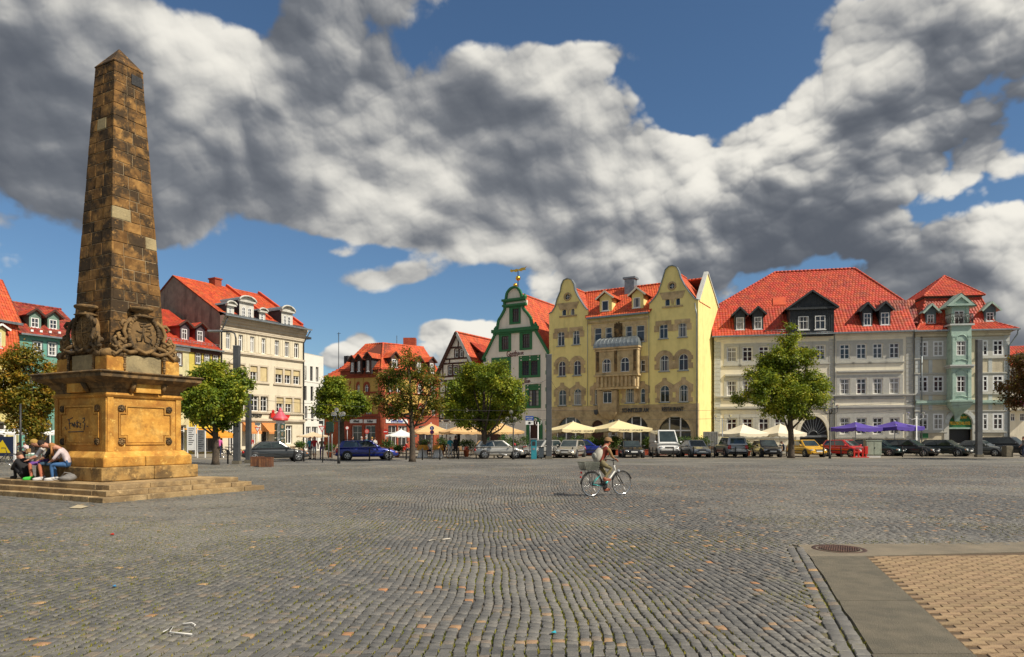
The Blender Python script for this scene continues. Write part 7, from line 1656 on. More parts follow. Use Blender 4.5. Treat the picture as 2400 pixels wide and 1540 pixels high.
def mast(label, px0, px1, top, Y, arm=None, dep=.32):
    x0, y, _ = at(px0, HZ, Y); x1 = at(px1, HZ, Y)[0]; zt = at(px0, top, Y)[2]; w = x1-x0; t = thing('mast', label, 'mast', ((x0+x1)/2, y, 0), 0, 'tall steel tram masts')
    MB().box((-w/2, -dep/2, 0), (w/2, dep/2, zt)).make('post', M_mast, t, bevel=.025); MB().box((-w/2-.05, -dep/2-.05, -.02), (w/2+.05, dep/2+.05, .22)).make('foot', M_conc, t); MB().box((-w/2-.01, -dep/2-.01, zt), (w/2+.01, dep/2+.01, zt+.05)).make('cap', M_greysteel, t)
    if arm: 
        a = MB(); pts = [Vector(at(px, py, Y))-Vector(((x0+x1)/2, y, 0)) for px, py in arm]; a.tube(pts, .05, 8); a.make('lamp_arm', M_darksteel, t); e = pts[-1]; MB().box((e.x-.55, -.14, e.z-.06), (e.x+.35, .14, e.z+.06)).make('lamp_head', M_greysteel, t, bevel=.03)
    return t
M_mast = mat('mast_steel', (.075, .08, .088), (.11, .115, .12), 1.2, .5, metal=.35, dirt=(.03, .03, .03), dscale=.8, damt=.5)
mast('thick grey mast with curved lamp arm in front of the white corner building', 548, 562, 812, 43.4, [(553, 812), (553, 793), (550, 782), (543, 778), (520, 777), (508, 776)])
mast('thinner dark mast close behind the thick grey mast', 577, 588, 925, 45)
mast('tall grey mast between the inn and the yellow gabled house', 1280, 1293, 832, 53.2)
mast('tall dark mast in front of the green oriel house', 2288, 2300.5, 797, 58)
m_ = mat('bollard_black', (.014, .014, .016), rough=.5); bp_ = MB().tube([(0, 0, 0), (0, 0, .86), (0, 0, .9)], [.05, .05, .035], 10).tube([(0, 0, .70), (0, 0, .74)], .056, 10).make('post', m_)
BOL = [(425, 44.5), (534, 44), (581, 46), (690, 47), (712, 47.8), (866, 48.5), (912, 50), (952, 51.5), (990, 51), (1031, 51.3), (1075, 53), (1116, 54), (1158, 55), (1225, 55.2), (1298, 54.8), (1342, 55), (1483, 55.4), (1530, 55.4), (1578, 56), (1625, 56.5), (1674, 56.8), (1724, 57), (1930, 57), (1971, 57.3), (2115, 58), (2161, 58.4), (2240, 59), (2345, 59.6)]
b0 = thing('bollard', 'slim black steel bollard in the row along the parked cars', 'bollard', (0, 0, 0), 0, 'slim black bollards along the parking row'); bp_.parent = b0
def ordinal(n): return ('first', 'second', 'third', 'fourth', 'fifth', 'sixth', 'seventh', 'eighth', 'ninth', 'tenth', 'eleventh', 'twelfth')[n]
LM = [(505, 'awning tree'), (555, 'thick grey mast'), (645, 'dark grey saloon'), (801, 'dark green tree'), (858, 'blue estate car'), (966, 'sparse tree'), (1012, 'blue arrow sign'), (1062, 'couple'), (1135, 'broad tree trunk'), (1192, 'motorcycle'), (1251, 'teal ticket machine'), (1338, 'champagne estate car'), (1479, 'black saloon'), (1556, 'white van'), (1629, 'slate silver hatchback'), (1712, 'silver off road car'), (1854, 'tall pointed tree trunk'), (1945, 'six globe lamp'), (1982, 'bright red hatchback'), (2045, 'electrical cabinet'), (2132, 'black roof rail estate'), (2217, 'green black hatchback'), (2297, 'tall dark mast'), (2361, 'stone post')]
seen_b = set()
for i, (px, Y) in enumerate(BOL):
    o = b0 if i == 0 else dup(b0); o.location = (*at(px, HZ, Y)[:2], .004)
    for d, lx, nm in sorted((abs(px-lx), lx, nm) for lx, nm in LM):
        lb_ = 'slim black steel bollard ' + ('right in front of' if d < 9 else 'just left of' if px < lx else 'just right of') + ' the ' + nm
        if lb_ not in seen_b: break
    seen_b.add(lb_); o['label'] = lb_
# road signs
def sign(label, px, Y, bot, boards, cat='road sign', pm=None):
    """boards: (kind, photo x, photo y, radius in photo px, colours)"""
    x, y, _ = at(px, HZ, Y); t = thing('road_sign', label, cat, (x, y, 0)); zmax = 0; K_ = Y/F
    for b in boards:
        kd, bx, by, r = b[:4]; c = Vector(at(bx, by, Y))-Vector((x, y, 0)); rr = r*K_; zmax = max(zmax, c.z)
        circ = lambda q, n=24: [(c.x+q*math.cos(2*math.pi*i/n), c.z+q*math.sin(2*math.pi*i/n)) for i in range(n)]
        tri = lambda q: [(c.x, c.z-q), (c.x+q*.9, c.z+q*.62), (c.x-q*.9, c.z+q*.62)]
        if kd == 'yield': f = MB().plate(tri(rr), d0=-.05, d1=-.03, back=True).make('sign_plate', M_red, t); MB().plate(tri(rr*.66), d0=-.054).make('sign_face', M_white, f)
        elif kd == 'noentry': f = MB().plate(circ(rr), d0=-.05, d1=-.03, back=True).make('sign_plate', M_red, t); MB().box((c.x-rr*.7, -.056, c.z-rr*.16), (c.x+rr*.7, -.051, c.z+rr*.16)).make('bar', M_white, f)
        elif kd == 'ring': f = MB().plate(circ(rr), d0=-.05, d1=-.03, back=True).make('sign_plate', M_red, t); MB().plate(circ(rr*.74), d0=-.054).make('sign_face', b[4], f)
        elif kd == 'nostop':
            f = MB().plate(circ(rr), d0=-.05, d1=-.03, back=True).make('sign_plate', M_red, t); MB().plate(circ(rr*.76), d0=-.054).make('sign_face', M_blue, f); mb = MB()
            for s in (-1, 1): mb.bar((c.x-rr*.6, -.057, c.z-s*rr*.6), (c.x+rr*.6, -.057, c.z+s*rr*.6), .02, rr*.22, up=(0, 1, 0))
            mb.make('cross', M_red, f)
        elif kd == 'arrow':
            f = MB().plate(circ(rr), d0=-.05, d1=-.03, back=True).make('sign_plate', M_blue, t); MB().plate([(c.x-rr*.12, c.z-rr*.7), (c.x+rr*.12, c.z-rr*.7), (c.x+rr*.12, c.z+.1*rr), (c.x+rr*.45, c.z+.1*rr), (c.x, c.z+rr*.75), (c.x-rr*.45, c.z+.1*rr), (c.x-rr*.12, c.z+.1*rr)], d0=-.054).make('arrow', M_white, f)
        elif kd == 'board': h = b[4]*K_; MB().box((c.x-rr, -.06, c.z-h), (c.x+rr, -.03, c.z+h)).make('sign_plate', b[5], t)
    MB().tube([(0, 0, 0), (0, 0, zmax+.1)], .035, 8).make('pole', pm or M_greysteel, t)
    return t
M_blue = mat('sign_blue', (.012, .07, .36), rough=.4)
sign('small yield sign on white pole before the coffee shop', 605, 58, 0, [('yield', 604, 1006, 8), ('board', 604, 994, 6, 3, M_greysteel)], pm=M_white)
sign('large yield sign on dark pole left of the traffic lights', 756, 46, 0, [('yield', 755, 1004, 9.5), ('board', 753, 990, 5, 4, M_darksteel)], pm=M_black)
sign('no entry sign before the brick house shop window', 904, 62, 0, [('noentry', 904, 1012, 6)])
sign('round red ringed sign in front of the brick house', 860, 60, 0, [('ring', 860, 1011, 5.5, mat('sign_pink', (.6, .25, .22), rough=.4))])
sign('red and white round sign by the crossing at the brick house', 814, 62, 0, [('ring', 814, 1003, 4.5, M_white)])
sign('blue arrow sign above a no stopping sign before the cafe', 1012, 53, 0, [('arrow', 1012.5, 1003.5, 5), ('nostop', 1012.5, 1013, 5)])
ps = sign('blue and white parking ticket sign above the teal ticket machine', 1242, 53.5, 0, [('board', 1241, 980.5, 9.5, 5.2, M_blue), ('board', 1241, 991, 9.5, 4.6, M_white)], 'parking sign')
c = Vector(at(1241, 982, 53.5))-ps.location
text('lettering', 'PARKSCHEIN', .13, M_white, ps, c.x, -.065, c.z+.09, .52, .008); text('lettering', 'AUTOMAT', .13, M_white, ps, c.x, -.065, c.z-.07, .4, .008)
c = Vector(at(1241, 991, 53.5))-ps.location; MB().plate([(c.x, c.z-.12), (c.x+.16, c.z), (c.x+.08, c.z), (c.x+.08, c.z+.08), (c.x-.08, c.z+.08), (c.x-.08, c.z), (c.x-.16, c.z)], d0=-.066).make('arrow', M_black, ps)
for px, lab in ((770, 'left one of two dark traffic lights before the modern building'), (778, 'right one of two dark traffic lights before the modern building')):
    x, y, _ = at(px, HZ, 55); t = thing('traffic_light', lab, 'traffic light', (x, y, 0)); z = 1.76+(23 if px == 778 else 20)/F*55
    MB().tube([(0, 0, 0), (0, 0, z)], .05, 8).make('pole', M_greysteel, t); hd = MB().box((-.16, -.2, z-.45), (.16, .05, z+.5)).make('signal_head', mat('signal_green', (.02, .05, .04), rough=.6), t, bevel=.03)
    for i, cc_ in enumerate((M_red, M_orange, M_green)): MB().lathe([(.10, -.12), (.115, .0), (.10, 0), (.09, -.02), (.001, -.02)], n=14, M=Matrix.Translation((0, -.2, z+.32-.3*i)) @ Matrix.Rotation(-math.pi/2, 4, 'X') @ Matrix.Scale(-1, 4, (0, 0, 1))).make('lens', M_trimb if i else cc_, hd)
# ticket machine, litter bin, cabinet, red stand, stone post, planters, advertising column
x, y, _ = at(1251, HZ, 53); t = thing('ticket_machine', 'teal parking ticket machine beside the tall grey mast', 'ticket machine', (x, y, 0)); M_tq = mat('teal_enamel', (.03, .26, .32), (.025, .22, .28), 3, .4)
MB().box((-.21, -.2, 0), (.21, .2, 1.52)).make('case', M_tq, t, bevel=.02); MB().box((-.27, -.26, 1.52), (.27, .26, 1.60)).make('lid', M_greysteel, t, bevel=.02); MB().box((-.13, -.215, 1.05), (.13, -.195, 1.38)).make('display', M_trimb, t); MB().box((-.1, -.215, .72), (.1, -.198, .88)).make('slot', M_greysteel, t)
x, y, _ = at(1268.5, HZ, 53.6); t = thing('litter_bin', 'silver litter bin between ticket machine and tall grey mast', 'litter bin', (x, y, 0)); MB().box((-.2, -.18, .1), (.2, .18, .85)).make('body', M_greysteel, t, bevel=.03); MB().box((-.22, -.2, .85), (.22, .2, .93)).make('lid', M_darksteel, t, bevel=.02); MB().box((-.05, -.05, 0), (.05, .05, .1)).make('foot', M_darksteel, t)
x, y, _ = at(2045, HZ, 57.5); t = thing('electrical_cabinet', 'grey green electrical cabinet on pale foot beside the red stand', 'cabinet', (x, y, 0)); M_cab = mat('cabinet_grey', (.30, .34, .27), (.25, .28, .22), 3, .6, dirt=(.12, .13, .10), dscale=1.5, damt=.4)
MB().box((-.66, -.2, .16), (.66, .25, 1.36)).make('case', M_cab, t, bevel=.02); MB().box((-.70, -.24, 1.36), (.70, .28, 1.43)).make('lid', M_cab, t, bevel=.015); MB().box((-.6, -.15, 0), (.6, .2, .16)).make('foot', M_white, t)
for s in (-1, 1): MB().box((s*.03, -.225, .24), (s*.62, -.202, 1.30)).make('door', M_cab, t, bevel=.008)
MB().box((.05, -.25, .72), (.09, -.226, .86)).make('handle', M_darksteel, t)
x, y, _ = at(2012, HZ, 56.8); t = thing('red_stand', 'red painted steel stand beside the grey electrical cabinet', 'steel stand', (x, y, 0)); mb = MB()
for px_ in (-.35, 0, .35, .62): mb.box((px_-.05, -.06, .06), (px_+.05, .06, .78-.2*abs(px_-.3)))
mb.box((-.6, -.3, 0), (.75, .3, .07)).box((-.45, -.04, .42), (.7, .04, .5)).box((.5, -.1, .3), (.75, .1, .95)); mb.make('frame', M_red, t, bevel=.015)
x, y, _ = at(2361, HZ, 58.5); t = thing('stone_post', 'short square stone post at right end of the parking row', 'stone post', (x, y, 0)); MB().box((-.3, -.3, 0), (.3, .3, .92)).make('shaft', M_conc, t, bevel=.04); MB().box((-.26, -.26, .92), (.26, .26, .97)).make('cap', M_conc, t, bevel=.03)
M_pl = mat('weathered_planks', (.20, .085, .035), (.13, .055, .03), 7, .85, dirt=(.06, .04, .03), dscale=2, damt=.6, rnd=.2)
for px, Y, w, lab in ((603, 40.5, .62, 'left wooden planter box in front of the dark grey saloon'), (624, 39.6, .68, 'right wooden planter box in front of the dark grey saloon')):
    x, y, _ = at(px, HZ, Y); t = thing('planter_box', lab, 'planter', (x, y, 0), .12); h = w/2
    MB().box((-h+.03, -h+.03, .02), (h-.03, h-.03, .48)).make('soil_box', M_wood, t)
    for i in range(5):
        u0, u1 = -h+w*i/5, -h+w*(i+1)/5
        for s in (-1, 1): MB().box((u0+.006, s*h-.02*s, 0), (u1-.006, s*h+.01*s, .52+R.uniform(-.01, .01))).make('plank', M_pl, t); MB().box((s*h-.02*s, u0+.006, 0), (s*h+.01*s, u1-.006, .52+R.uniform(-.01, .01))).make('plank', M_pl, t)
    MB().plate(rect((-h-.02, -h-.02, h+.02, h+.02)), [rect((-h+.08, -h+.08, h-.08, h-.08))], M=Matrix.Rotation(math.pi/2, 4, 'X'), d0=.52, d1=.56).make('rim', M_pl, t)
x, y, _ = at(657, HZ, 62); t = thing('advertising_column', 'slim white advertising column with pink cone roof and poster rows', 'advertising column', (x, y, 0)); k_ = 62/F; zt = at(657, 985, 62)[2]
M_pink = mat('pink_roof', (.62, .10, .14), (.56, .08, .12), 2, .5)
MB().lathe([(.40, 0), (.40, zt)], n=20).make('column', M_white, t); MB().lathe([(.62, zt-.05), (.70, zt+.0), (.66, zt+.22), (.44, zt+.45), (.22, zt+.8), (.07, zt+1.12), (.001, zt+1.16)], n=24).make('cone_roof', M_pink, t); MB().lathe([(.69, zt-.02), (.70, zt+.14), (.62, zt+.16)], n=24).make('roof_rim', M_red, t)
M_po = mat('poster_green', (.02, .09, .08), (.07, .05, .03), 7, .4); M_po2 = mat('poster_skin', (.40, .24, .13), (.05, .08, .07), 5, .4)
for j in range(4):
    for s in (-1, 1):
        z0 = .35+j*.66; T = Matrix.Rotation(s*.75, 4, 'Z'); f = MB().add([T @ Vector((-.26*s_, -.405+.0*abs(s_), z)) for s_, z in ((1, z0), (-1, z0), (-1, z0+.58), (1, z0+.58))], [(0, 1, 2, 3)], M=Matrix.Translation(T @ Vector((0, -.03, 0)))).make('poster', M_po, t)
        MB().plate([(.13*math.cos(a), z0+.30+.17*math.sin(a)) for a in [2*math.pi*i/12 for i in range(12)]], d0=-.445, M=T).make('portrait', M_po2, f)
# info boards left of the orange awning
for px, Y, w, zz, lab in ((449, 60, .35, 2.6, 'pale information board nearest to the obelisk'), (472, 56, .32, 2.3, 'grey framed notice board on white posts')):
    x, y, _ = at(px, HZ, Y); t = thing('notice_board', lab, 'notice board', (x, y, 0)); MB().box((-w, -.04, .55), (w, .04, zz)).make('panel', M_greysteel if px == 472 else M_white, t)
    for s in (-1, 1): MB().box((s*w-.03, -.05, 0), (s*w+.03, .05, zz+.15)).make('post', M_white, t)
    mb = MB()
    for i in range(9): mb.box((-w*.7, -.046, zz-.2-.17*i), (w*.7-.1*(i % 3), -.041, zz-.14-.17*i))
    mb.make('notice', M_darksteel, t, 'stuff')
x, y, _ = at(5, HZ, 42); t = thing('advertising_board', 'dark blue board with yellow triangle at left picture edge', 'board', (x, y, 0)); MB().box((-.75, -.03, .55), (.75, .03, 1.75)).make('panel', mat('navy_board', (.01, .02, .06), rough=.5), t); MB().plate([(-.6, .75), (.55, .75), (.05, 1.55)], d0=-.04).make('triangle', mat('yellow_triangle', (.7, .5, .01), rough=.5), t)
for s in (-1, 1): MB().box((s*.78-.05, -.05, 0), (s*.78+.05, .05, 1.85)).make('post', M_white, t)
x, y, _ = at(48, HZ, 30); t = thing('thin_post', 'thin dark post standing left of the seated group', 'post', (x, y, 0)); MB().tube([(0, 0, 0), (0, 0, 3.2)], [.05, .04], 8).make('post', M_black, t)
# overhead wires of the tram
M_wire = mat('wire', (.02, .02, .022), rough=.6)
def wire(label, pts, r=.012):
    P_ = [Vector(p) for p in pts]; q = []
    for a, b in zip(P_, P_[1:]):
        for i in range(12): s = i/12; q.append(a.lerp(b, s)+Vector((0, 0, -4*s*(1-s)*.012*(b-a).length)))
    q.append(P_[-1]); t = MB().tube(q, r, 5).make('overhead_wire', M_wire); tag(t, label, 'wire', 'tram overhead wires')
wire('tram wire crossing in front of the white building to the tall grey mast', [at(575, 935, 45), at(1287, 962, 53.2), at(2294, 930, 58)]); wire('lower tram wire spanning before the yellow gabled house', [at(575, 958, 45), at(1287, 984, 53.2), at(2294, 946, 58)])
wire('wire hung from the tall grey mast to the yellow house wall', [at(1287, 880, 53.2), at(1310, 915, 74)]); wire('wire hung from the tall grey mast across the inn facade', [at(1287, 885, 53.2), at(1243, 895, 79)]); wire('wire hung from the thick grey mast to the white corner building', [at(555, 830, 43.4), at(516, 845, 72)])
# ------------------------------------------------------------------ cafe terraces
def parasol(label, px, ya, x0, x1, ye, Y, m, group, val=.28, rot=.35, txt=None):
    x, y, za = at(px, ya, Y); t = thing('parasol', label, 'parasol', (x, y, 0), rot, group); ze = at(px, ye, Y)[2]; hw = (x1-x0)/2*Y/F/(math.cos(rot)+math.sin(rot))*1.02
    cs = [(-hw, -hw), (hw, -hw), (hw, hw), (-hw, hw)]; mb = MB()
    for i in range(4):
        a, b = Vector((*cs[i], ze)), Vector((*cs[(i+1) % 4], ze)); n = 6; ap = Vector((0, 0, za)); rows = 5; g = []
        for j in range(rows+1):
            for q in range(n+1): p = a.lerp(b, q/n).lerp(ap, j/rows); p.z -= .10*math.sin(math.pi*q/n)*(1-j/rows)+.16*math.sin(math.pi*j/rows)*.5; g.append(p)
        mb.add(g, [(j*(n+1)+q, j*(n+1)+q+1, (j+1)*(n+1)+q+1, (j+1)*(n+1)+q) for j in range(rows) for q in range(n)], sm=True)
    cp = mb.make('canopy', m, t); mv = MB()
    for i in range(4):
        a, b = Vector((*cs[i], ze)), Vector((*cs[(i+1) % 4], ze)); n = 10; g = []
        for q in range(n+1): p = a.lerp(b, q/n); p.z -= .10*math.sin(math.pi*q/n); g += [p, p+Vector((0, 0, -val+.03*math.cos(q*math.pi)))]
        mv.add(g, [(2*q, 2*q+1, 2*q+3, 2*q+2) for q in range(n)])
    mv.make('valance', m, t)
    if txt:
        for i, (rz, yy, xx) in enumerate(((0, -hw-.012, 0), (math.pi/2, 0, hw+.012))): text('lettering', txt, .16, M_sign, t, xx, yy, ze-val*.72, hw*1.1, .004, rot=(math.pi/2, 0, rz))
    MB().tube([(0, 0, 0), (0, 0, za-.05)], .035, 8).make('pole', M_white, t); fr = MB()
    for a in cs: fr.tube([(0, 0, za-.12), (a[0]*.96, a[1]*.96, ze-.02)], .014, 4)
    fr.make('rib', M_white, t, 'stuff'); MB().box((-.35, -.35, 0), (.35, .35, .08)).make('foot', M_conc, t); MB().lathe([(.06, za-.02), (.07, za+.03), (.001, za+.08)], n=8).make('finial', M_white, t)
    return t
def cloth(name, c): return mat(name, c, tuple(x*.93 for x in c), 2, .85, bump=.1, bscale=6)
c1, c2, c3, c4, c5 = cloth('cream_yellow_canvas', (.76, .64, .36)), cloth('tan_canvas', (.70, .44, .20)), cloth('ivory_canvas', (.80, .72, .55)), cloth('purple_canvas', (.085, .05, .32)), cloth('white_canvas', (.78, .77, .74))
parasol('cream parasol left of two before the yellow gabled house', 1343, 988, 1276, 1402, 1006, 66, c1, 'large parasols', txt='CAFE  CAFE'); parasol('cream parasol right of two before the yellow gabled house', 1450, 985, 1376, 1518, 1004, 65, c1, 'large parasols', txt='CAFE  CAFE')
parasol('ivory parasol left of two before the cream house', 1741, 994, 1690, 1792, 1015, 65, c3, 'large parasols'); parasol('ivory parasol right of two left of the tall pointed tree trunk', 1828, 993, 1782, 1885, 1015, 65, c3, 'large parasols')
parasol('purple parasol left of two near the gateway arch', 2005, 989, 1951, 2052, 1002, 64.5, c4, 'large parasols', .32); parasol('purple parasol right of two before the oriel house', 2097, 987, 2044, 2152, 1000, 64.5, c4, 'large parasols', .32)
parasol('tan parasol behind the sparse tree trunk', 1010, 992, 950, 1062, 1012, 70, c2, 'large parasols', .2); parasol('tan parasol in the middle under the broad tree', 1092, 991, 1038, 1170, 1011, 66, c2, 'large parasols', .2); parasol('tan parasol right of the broad tree trunk', 1174, 991, 1135, 1242, 1011, 66, c2, 'large parasols', .2)
parasol('white low parasol at left end of the brick house terrace', 940, 1006, 905, 985, 1020, 69, c5, 'large parasols', .12); parasol('small tan parasol before the modern white building', 733, 1012, 685, 773, 1021, 66, cloth('pale_tan_canvas', (.66, .50, .32)), 'large parasols', .1)
parasol('white parasol at left picture edge', 40, 1000, -20, 76, 1013, 52, c5, 'large parasols', .12); parasol('white parasol just left of the obelisk pedestal', 132, 1006, 100, 170, 1014, 54, c5, 'large parasols', .1)
def bush(label, px, Y, w, h, z0, seed, pot, m=M_laurel, group='planted tubs on the terraces', name='potted_bush', n=420, d=.45):
    x, y, _ = at(px, HZ, Y); t = thing(name, label, 'potted plant', (x, y, 0), 0, group); rg = random.Random(seed)
    bl = [(rg.uniform(-w/2, w/2)*.8, rg.uniform(-d, d)*.5, z0+h*rg.uniform(.25, .8), min(w, h)*rg.uniform(.2, .34)) for _ in range(max(4, int(w*5)))]
    leaves(t, bl, n, m, (.06, .11), seed, 7, 'foliage', .4)
    st = MB()
    for i in range(4): st.tube([(w*.25*(i/1.5-1), 0, z0-.1), (w*.3*(i/1.5-1), 0, z0+h*.6)], .018, 5)
    st.make('stem', M_trunk, t, 'stuff')
    if pot == 'trough': MB().box((-w/2, -.2, .0), (w/2, .2, z0)).make('trough', M_troughm, t, bevel=.02); MB().box((-w/2-.03, -.23, z0), (w/2+.03, .23, z0+.04)).make('rim', M_troughm, t)
    else: MB().lathe([(.001, 0), (.16, 0), (.24, z0-.08), (.27, z0-.08), (.27, z0), (.22, z0), (.001, z0-.04)], n=16).make('pot', M_terra, t)
    return t
M_troughm = mat('red_trough', (.34, .055, .02), (.26, .04, .018), 3, .8)
for i, px in enumerate((1312, 1352, 1394, 1424, 1447, 1520, 1545, 1600, 1640)):
    bush('%s laurel bush in red trough from the left before the sandstone arches' % ordinal(i), px, 63.5 if px < 1500 else 64, 1.5 if px not in (1447, 1520) else 1.2, 1.35, .5, 100+i, 'trough', group='laurel bushes in red troughs', n=900)
for i, (px, Y, w, h, lab) in enumerate(((988, 60, 1.1, 1.3, 'vine like plant left of the blue arrow sign'), (1035, 60, 1.2, 1.3, 'vine like plant right of the blue arrow sign'), (912, 60, .8, 1.0, 'round clipped bush in pot at left end of the brick house terrace'), (1093, 59, 1.3, 1.1, 'round bright green bush behind the couple'), (1180, 62, 1.6, 1.4, 'leafy bush behind the silver hatchback'), (1215, 62, 1.5, 1.3, 'leafy bush behind the motorcycle'), (930, 57.5, .5, .5, 'small plant in terracotta pot on the terrace edge'), (773, 57, .6, .6, 'potted plant beside the traffic lights'), (1753, 62, .8, .9, 'potted shrub between silver off road car and black hatchback'), (707, 60, .6, 1.0, 'potted cypress before the modern building'))):
    bush(lab, px, Y, w, h, .45 if h < 1 else .6, 140+i, 'pot', n=500)
def chair_mesh():
    mb = MB()
    for sx in (-1, 1):
        for sy in (-1, 1): mb.tube([(sx*.2, sy*.2, 0), (sx*.19, sy*.19, .45 if sy < 0 else .88)], .016, 5)
    return mb
def chair(proto, label, px, Y, rz, col, group='terrace chairs'):
    x, y, _ = at(px, HZ, Y)
    if proto is None:
        t = thing('terrace_chair', label, 'chair', (x, y, 0), rz, group); chair_mesh().make('leg_frame', M_wood, t); MB().box((-.22, -.22, .43), (.22, .22, .47)).make('seat', col, t, bevel=.01)
        mb = MB()
        for i in range(4): mb.box((-.2, .18, .56+.085*i), (.2, .205, .62+.085*i))
        mb.make('backrest', col, t); return t
    t = dup(proto); t.location = (x, y, 0); t.rotation_euler = (0, 0, rz); t['label'] = label; t['group'] = group; return t
def table(proto, label, px, Y, top=None, group='terrace tables'):
    x, y, _ = at(px, HZ, Y)
    if proto is None:
        t = thing('terrace_table', label, 'table', (x, y, 0), 0, group); MB().lathe([(.001, .72), (.42, .72), (.42, .75), (.001, .75)], n=18).make('top', top or M_wood, t); MB().tube([(0, 0, .04), (0, 0, .72)], .03, 8).lathe([(.001, .0), (.26, .0), (.24, .04), (.001, .05)], n=14).make('pedestal', M_black, t); return t
    t = dup(proto); t.location = (x, y, 0); t['label'] = label; return t
rc = None; bc = None; tb = None; cnt_ = {}
def nth(key):
    cnt_[key] = cnt_.get(key, -1)+1; return ordinal(cnt_[key])
for i, px in enumerate((913, 924, 936, 945, 1000, 1008, 1022, 1095, 1112, 1225, 1232)):
    w = 'on the brick house terrace' if px < 950 else 'among the draped tables' if px < 1050 else 'behind the couple' if px < 1150 else 'by the inn bushes'
    q = chair(rc, '%s red terrace chair from the left %s' % (nth('r'+w), w), px, 60.5+(i % 3)*.5, i*1.3, M_red, 'red terrace chairs'); rc = rc or q
M_wick = mat('wicker', (.36, .22, .09), (.28, .16, .07), 9, .8)
for i, px in enumerate((684, 694, 704, 716, 1080, 1100, 1658, 1666, 1838, 1848)):
    w = 'before the coffee shop' if px < 750 else 'near the broad tree' if px < 1200 else 'beside the steel gate' if px < 1700 else 'at the pointed tree trunk'
    q = chair(bc, '%s brown terrace chair from the left %s' % (nth('b'+w), w), px, 61+(i % 2)*.8 if px > 1000 else 63, i*1.7, M_wick, 'brown terrace chairs'); bc = bc or q
for px, Y, lab in ((688, 63.5, 'round table before the coffee shop window'), (711, 63.5, 'round table before the modern building'), (1104, 61, 'round table behind the couple'), (1662, 62, 'round table beside the steel gate'), (1228, 61.5, 'round table by the inn bushes')):
    q = table(tb, lab, px, Y); tb = tb or q
M_cl = mat('table_cloth', (.76, .75, .73), rough=.85); M_ocl = mat('amber_cloth', (.60, .28, .03), (.52, .22, .03), 4, .85)
for px, lab in ((991, 'tall white draped table with amber cloth left of the blue arrow sign'), (1027, 'tall white draped table with amber cloth right of the blue arrow sign')):
    x, y, _ = at(px, HZ, 56.5); t = thing('draped_table', lab, 'table', (x, y, 0), .3)
    for nm, pf, mm, n in (('white_cloth', [(.44, .02), (.34, .4), (.30, .8), (.36, 1.02), (.001, 1.03)], M_cl, 22), ('amber_cloth', [(.50, .66), (.43, .85), (.385, 1.05), (.001, 1.06)], M_ocl, 16)):
        mb = MB(); mb.lathe(pf, n=n)
        for i, v in enumerate(mb.v): a = math.atan2(v[1], v[0]); k2 = 1+.09*math.sin(a*7)*(1 if v[2] < .9 else .2); mb.v[i] = (v[0]*k2, v[1]*k2, v[2]-(.05*math.sin(a*4) if nm == 'amber_cloth' and v[2] < .8 else 0))
        mb.make(nm, mm, t)
x, y, _ = at(1003, HZ, 60); 
# motorcycle
def motorbike():
    x, y, _ = at(1192, HZ, 54); t = thing('motorcycle', 'black motorcycle with red tank parked before the silver hatchback', 'motorcycle', (x, y, 0), math.radians(15))
    for xx in (-.68, .70):
        w = MB(); T = Matrix.Translation((xx, 0, .31)) @ Matrix.Rotation(math.pi/2, 4, 'X'); w.lathe([(.19, -.05), (.29, -.06), (.31, 0), (.29, .06), (.19, .05), (.19, -.05)], n=22, M=T).make('wheel', M_tyre, t)
        MB().lathe([(.2, -.03), (.18, 0), (.2, .03)], n=20, M=T).lathe([(.001, .04), (.05, .04), (.05, -.04), (.001, -.04)], n=10, M=T).box((-.19, -.01, -.015), (.19, .01, .015), M=T).box((-.01, -.19, -.015), (.01, .19, .015), M=T).make('rim', M_alloy, t)
    MB().box((-.32, -.13, .28), (.26, .13, .60)).make('engine', M_darksteel, t, bevel=.06); MB().ball((.14, 0, .80), (.30, .15, .15), 12, 8).make('tank', car_paint('tank_red', (.3, .01, .01)), t); MB().ball((-.36, 0, .80), (.36, .14, .08), 12, 6).make('saddle', M_trimb, t)
    MB().tube([(.70, -.09, .31), (.50, -.09, .95)], .025, 6).tube([(.70, .09, .31), (.50, .09, .95)], .025, 6).make('fork', M_greysteel, t); MB().tube([(.36, -.36, 1.04), (.48, -.15, 1.0), (.48, .15, 1.0), (.36, .36, 1.04)], .018, 6).make('handlebar', M_black, t)
    MB().ball((.62, 0, .88), (.09, .11, .11), 10, 7).make('headlight', M_lens, t); MB().tube([(.2, -.14, .34), (-.3, -.17, .30), (-.8, -.18, .42)], [.03, .04, .05], 8).make('exhaust', M_alloy, t); MB().bar((-.3, 0, .6), (-.68, 0, .31), .16, .05).bar((-.6, 0, .78), (-.86, 0, .72), .12, .06).make('rear_frame', M_black, t)
    MB().ball((-.88, 0, .72), (.04, .07, .05), 8, 5).make('tail_light', M_tail, t); MB().ball((.50, .02, 1.12), (.13, .12, .12), 10, 7).make('helmet', car_paint('helmet_red', (.45, .012, .012), 0), t)
motorbike()
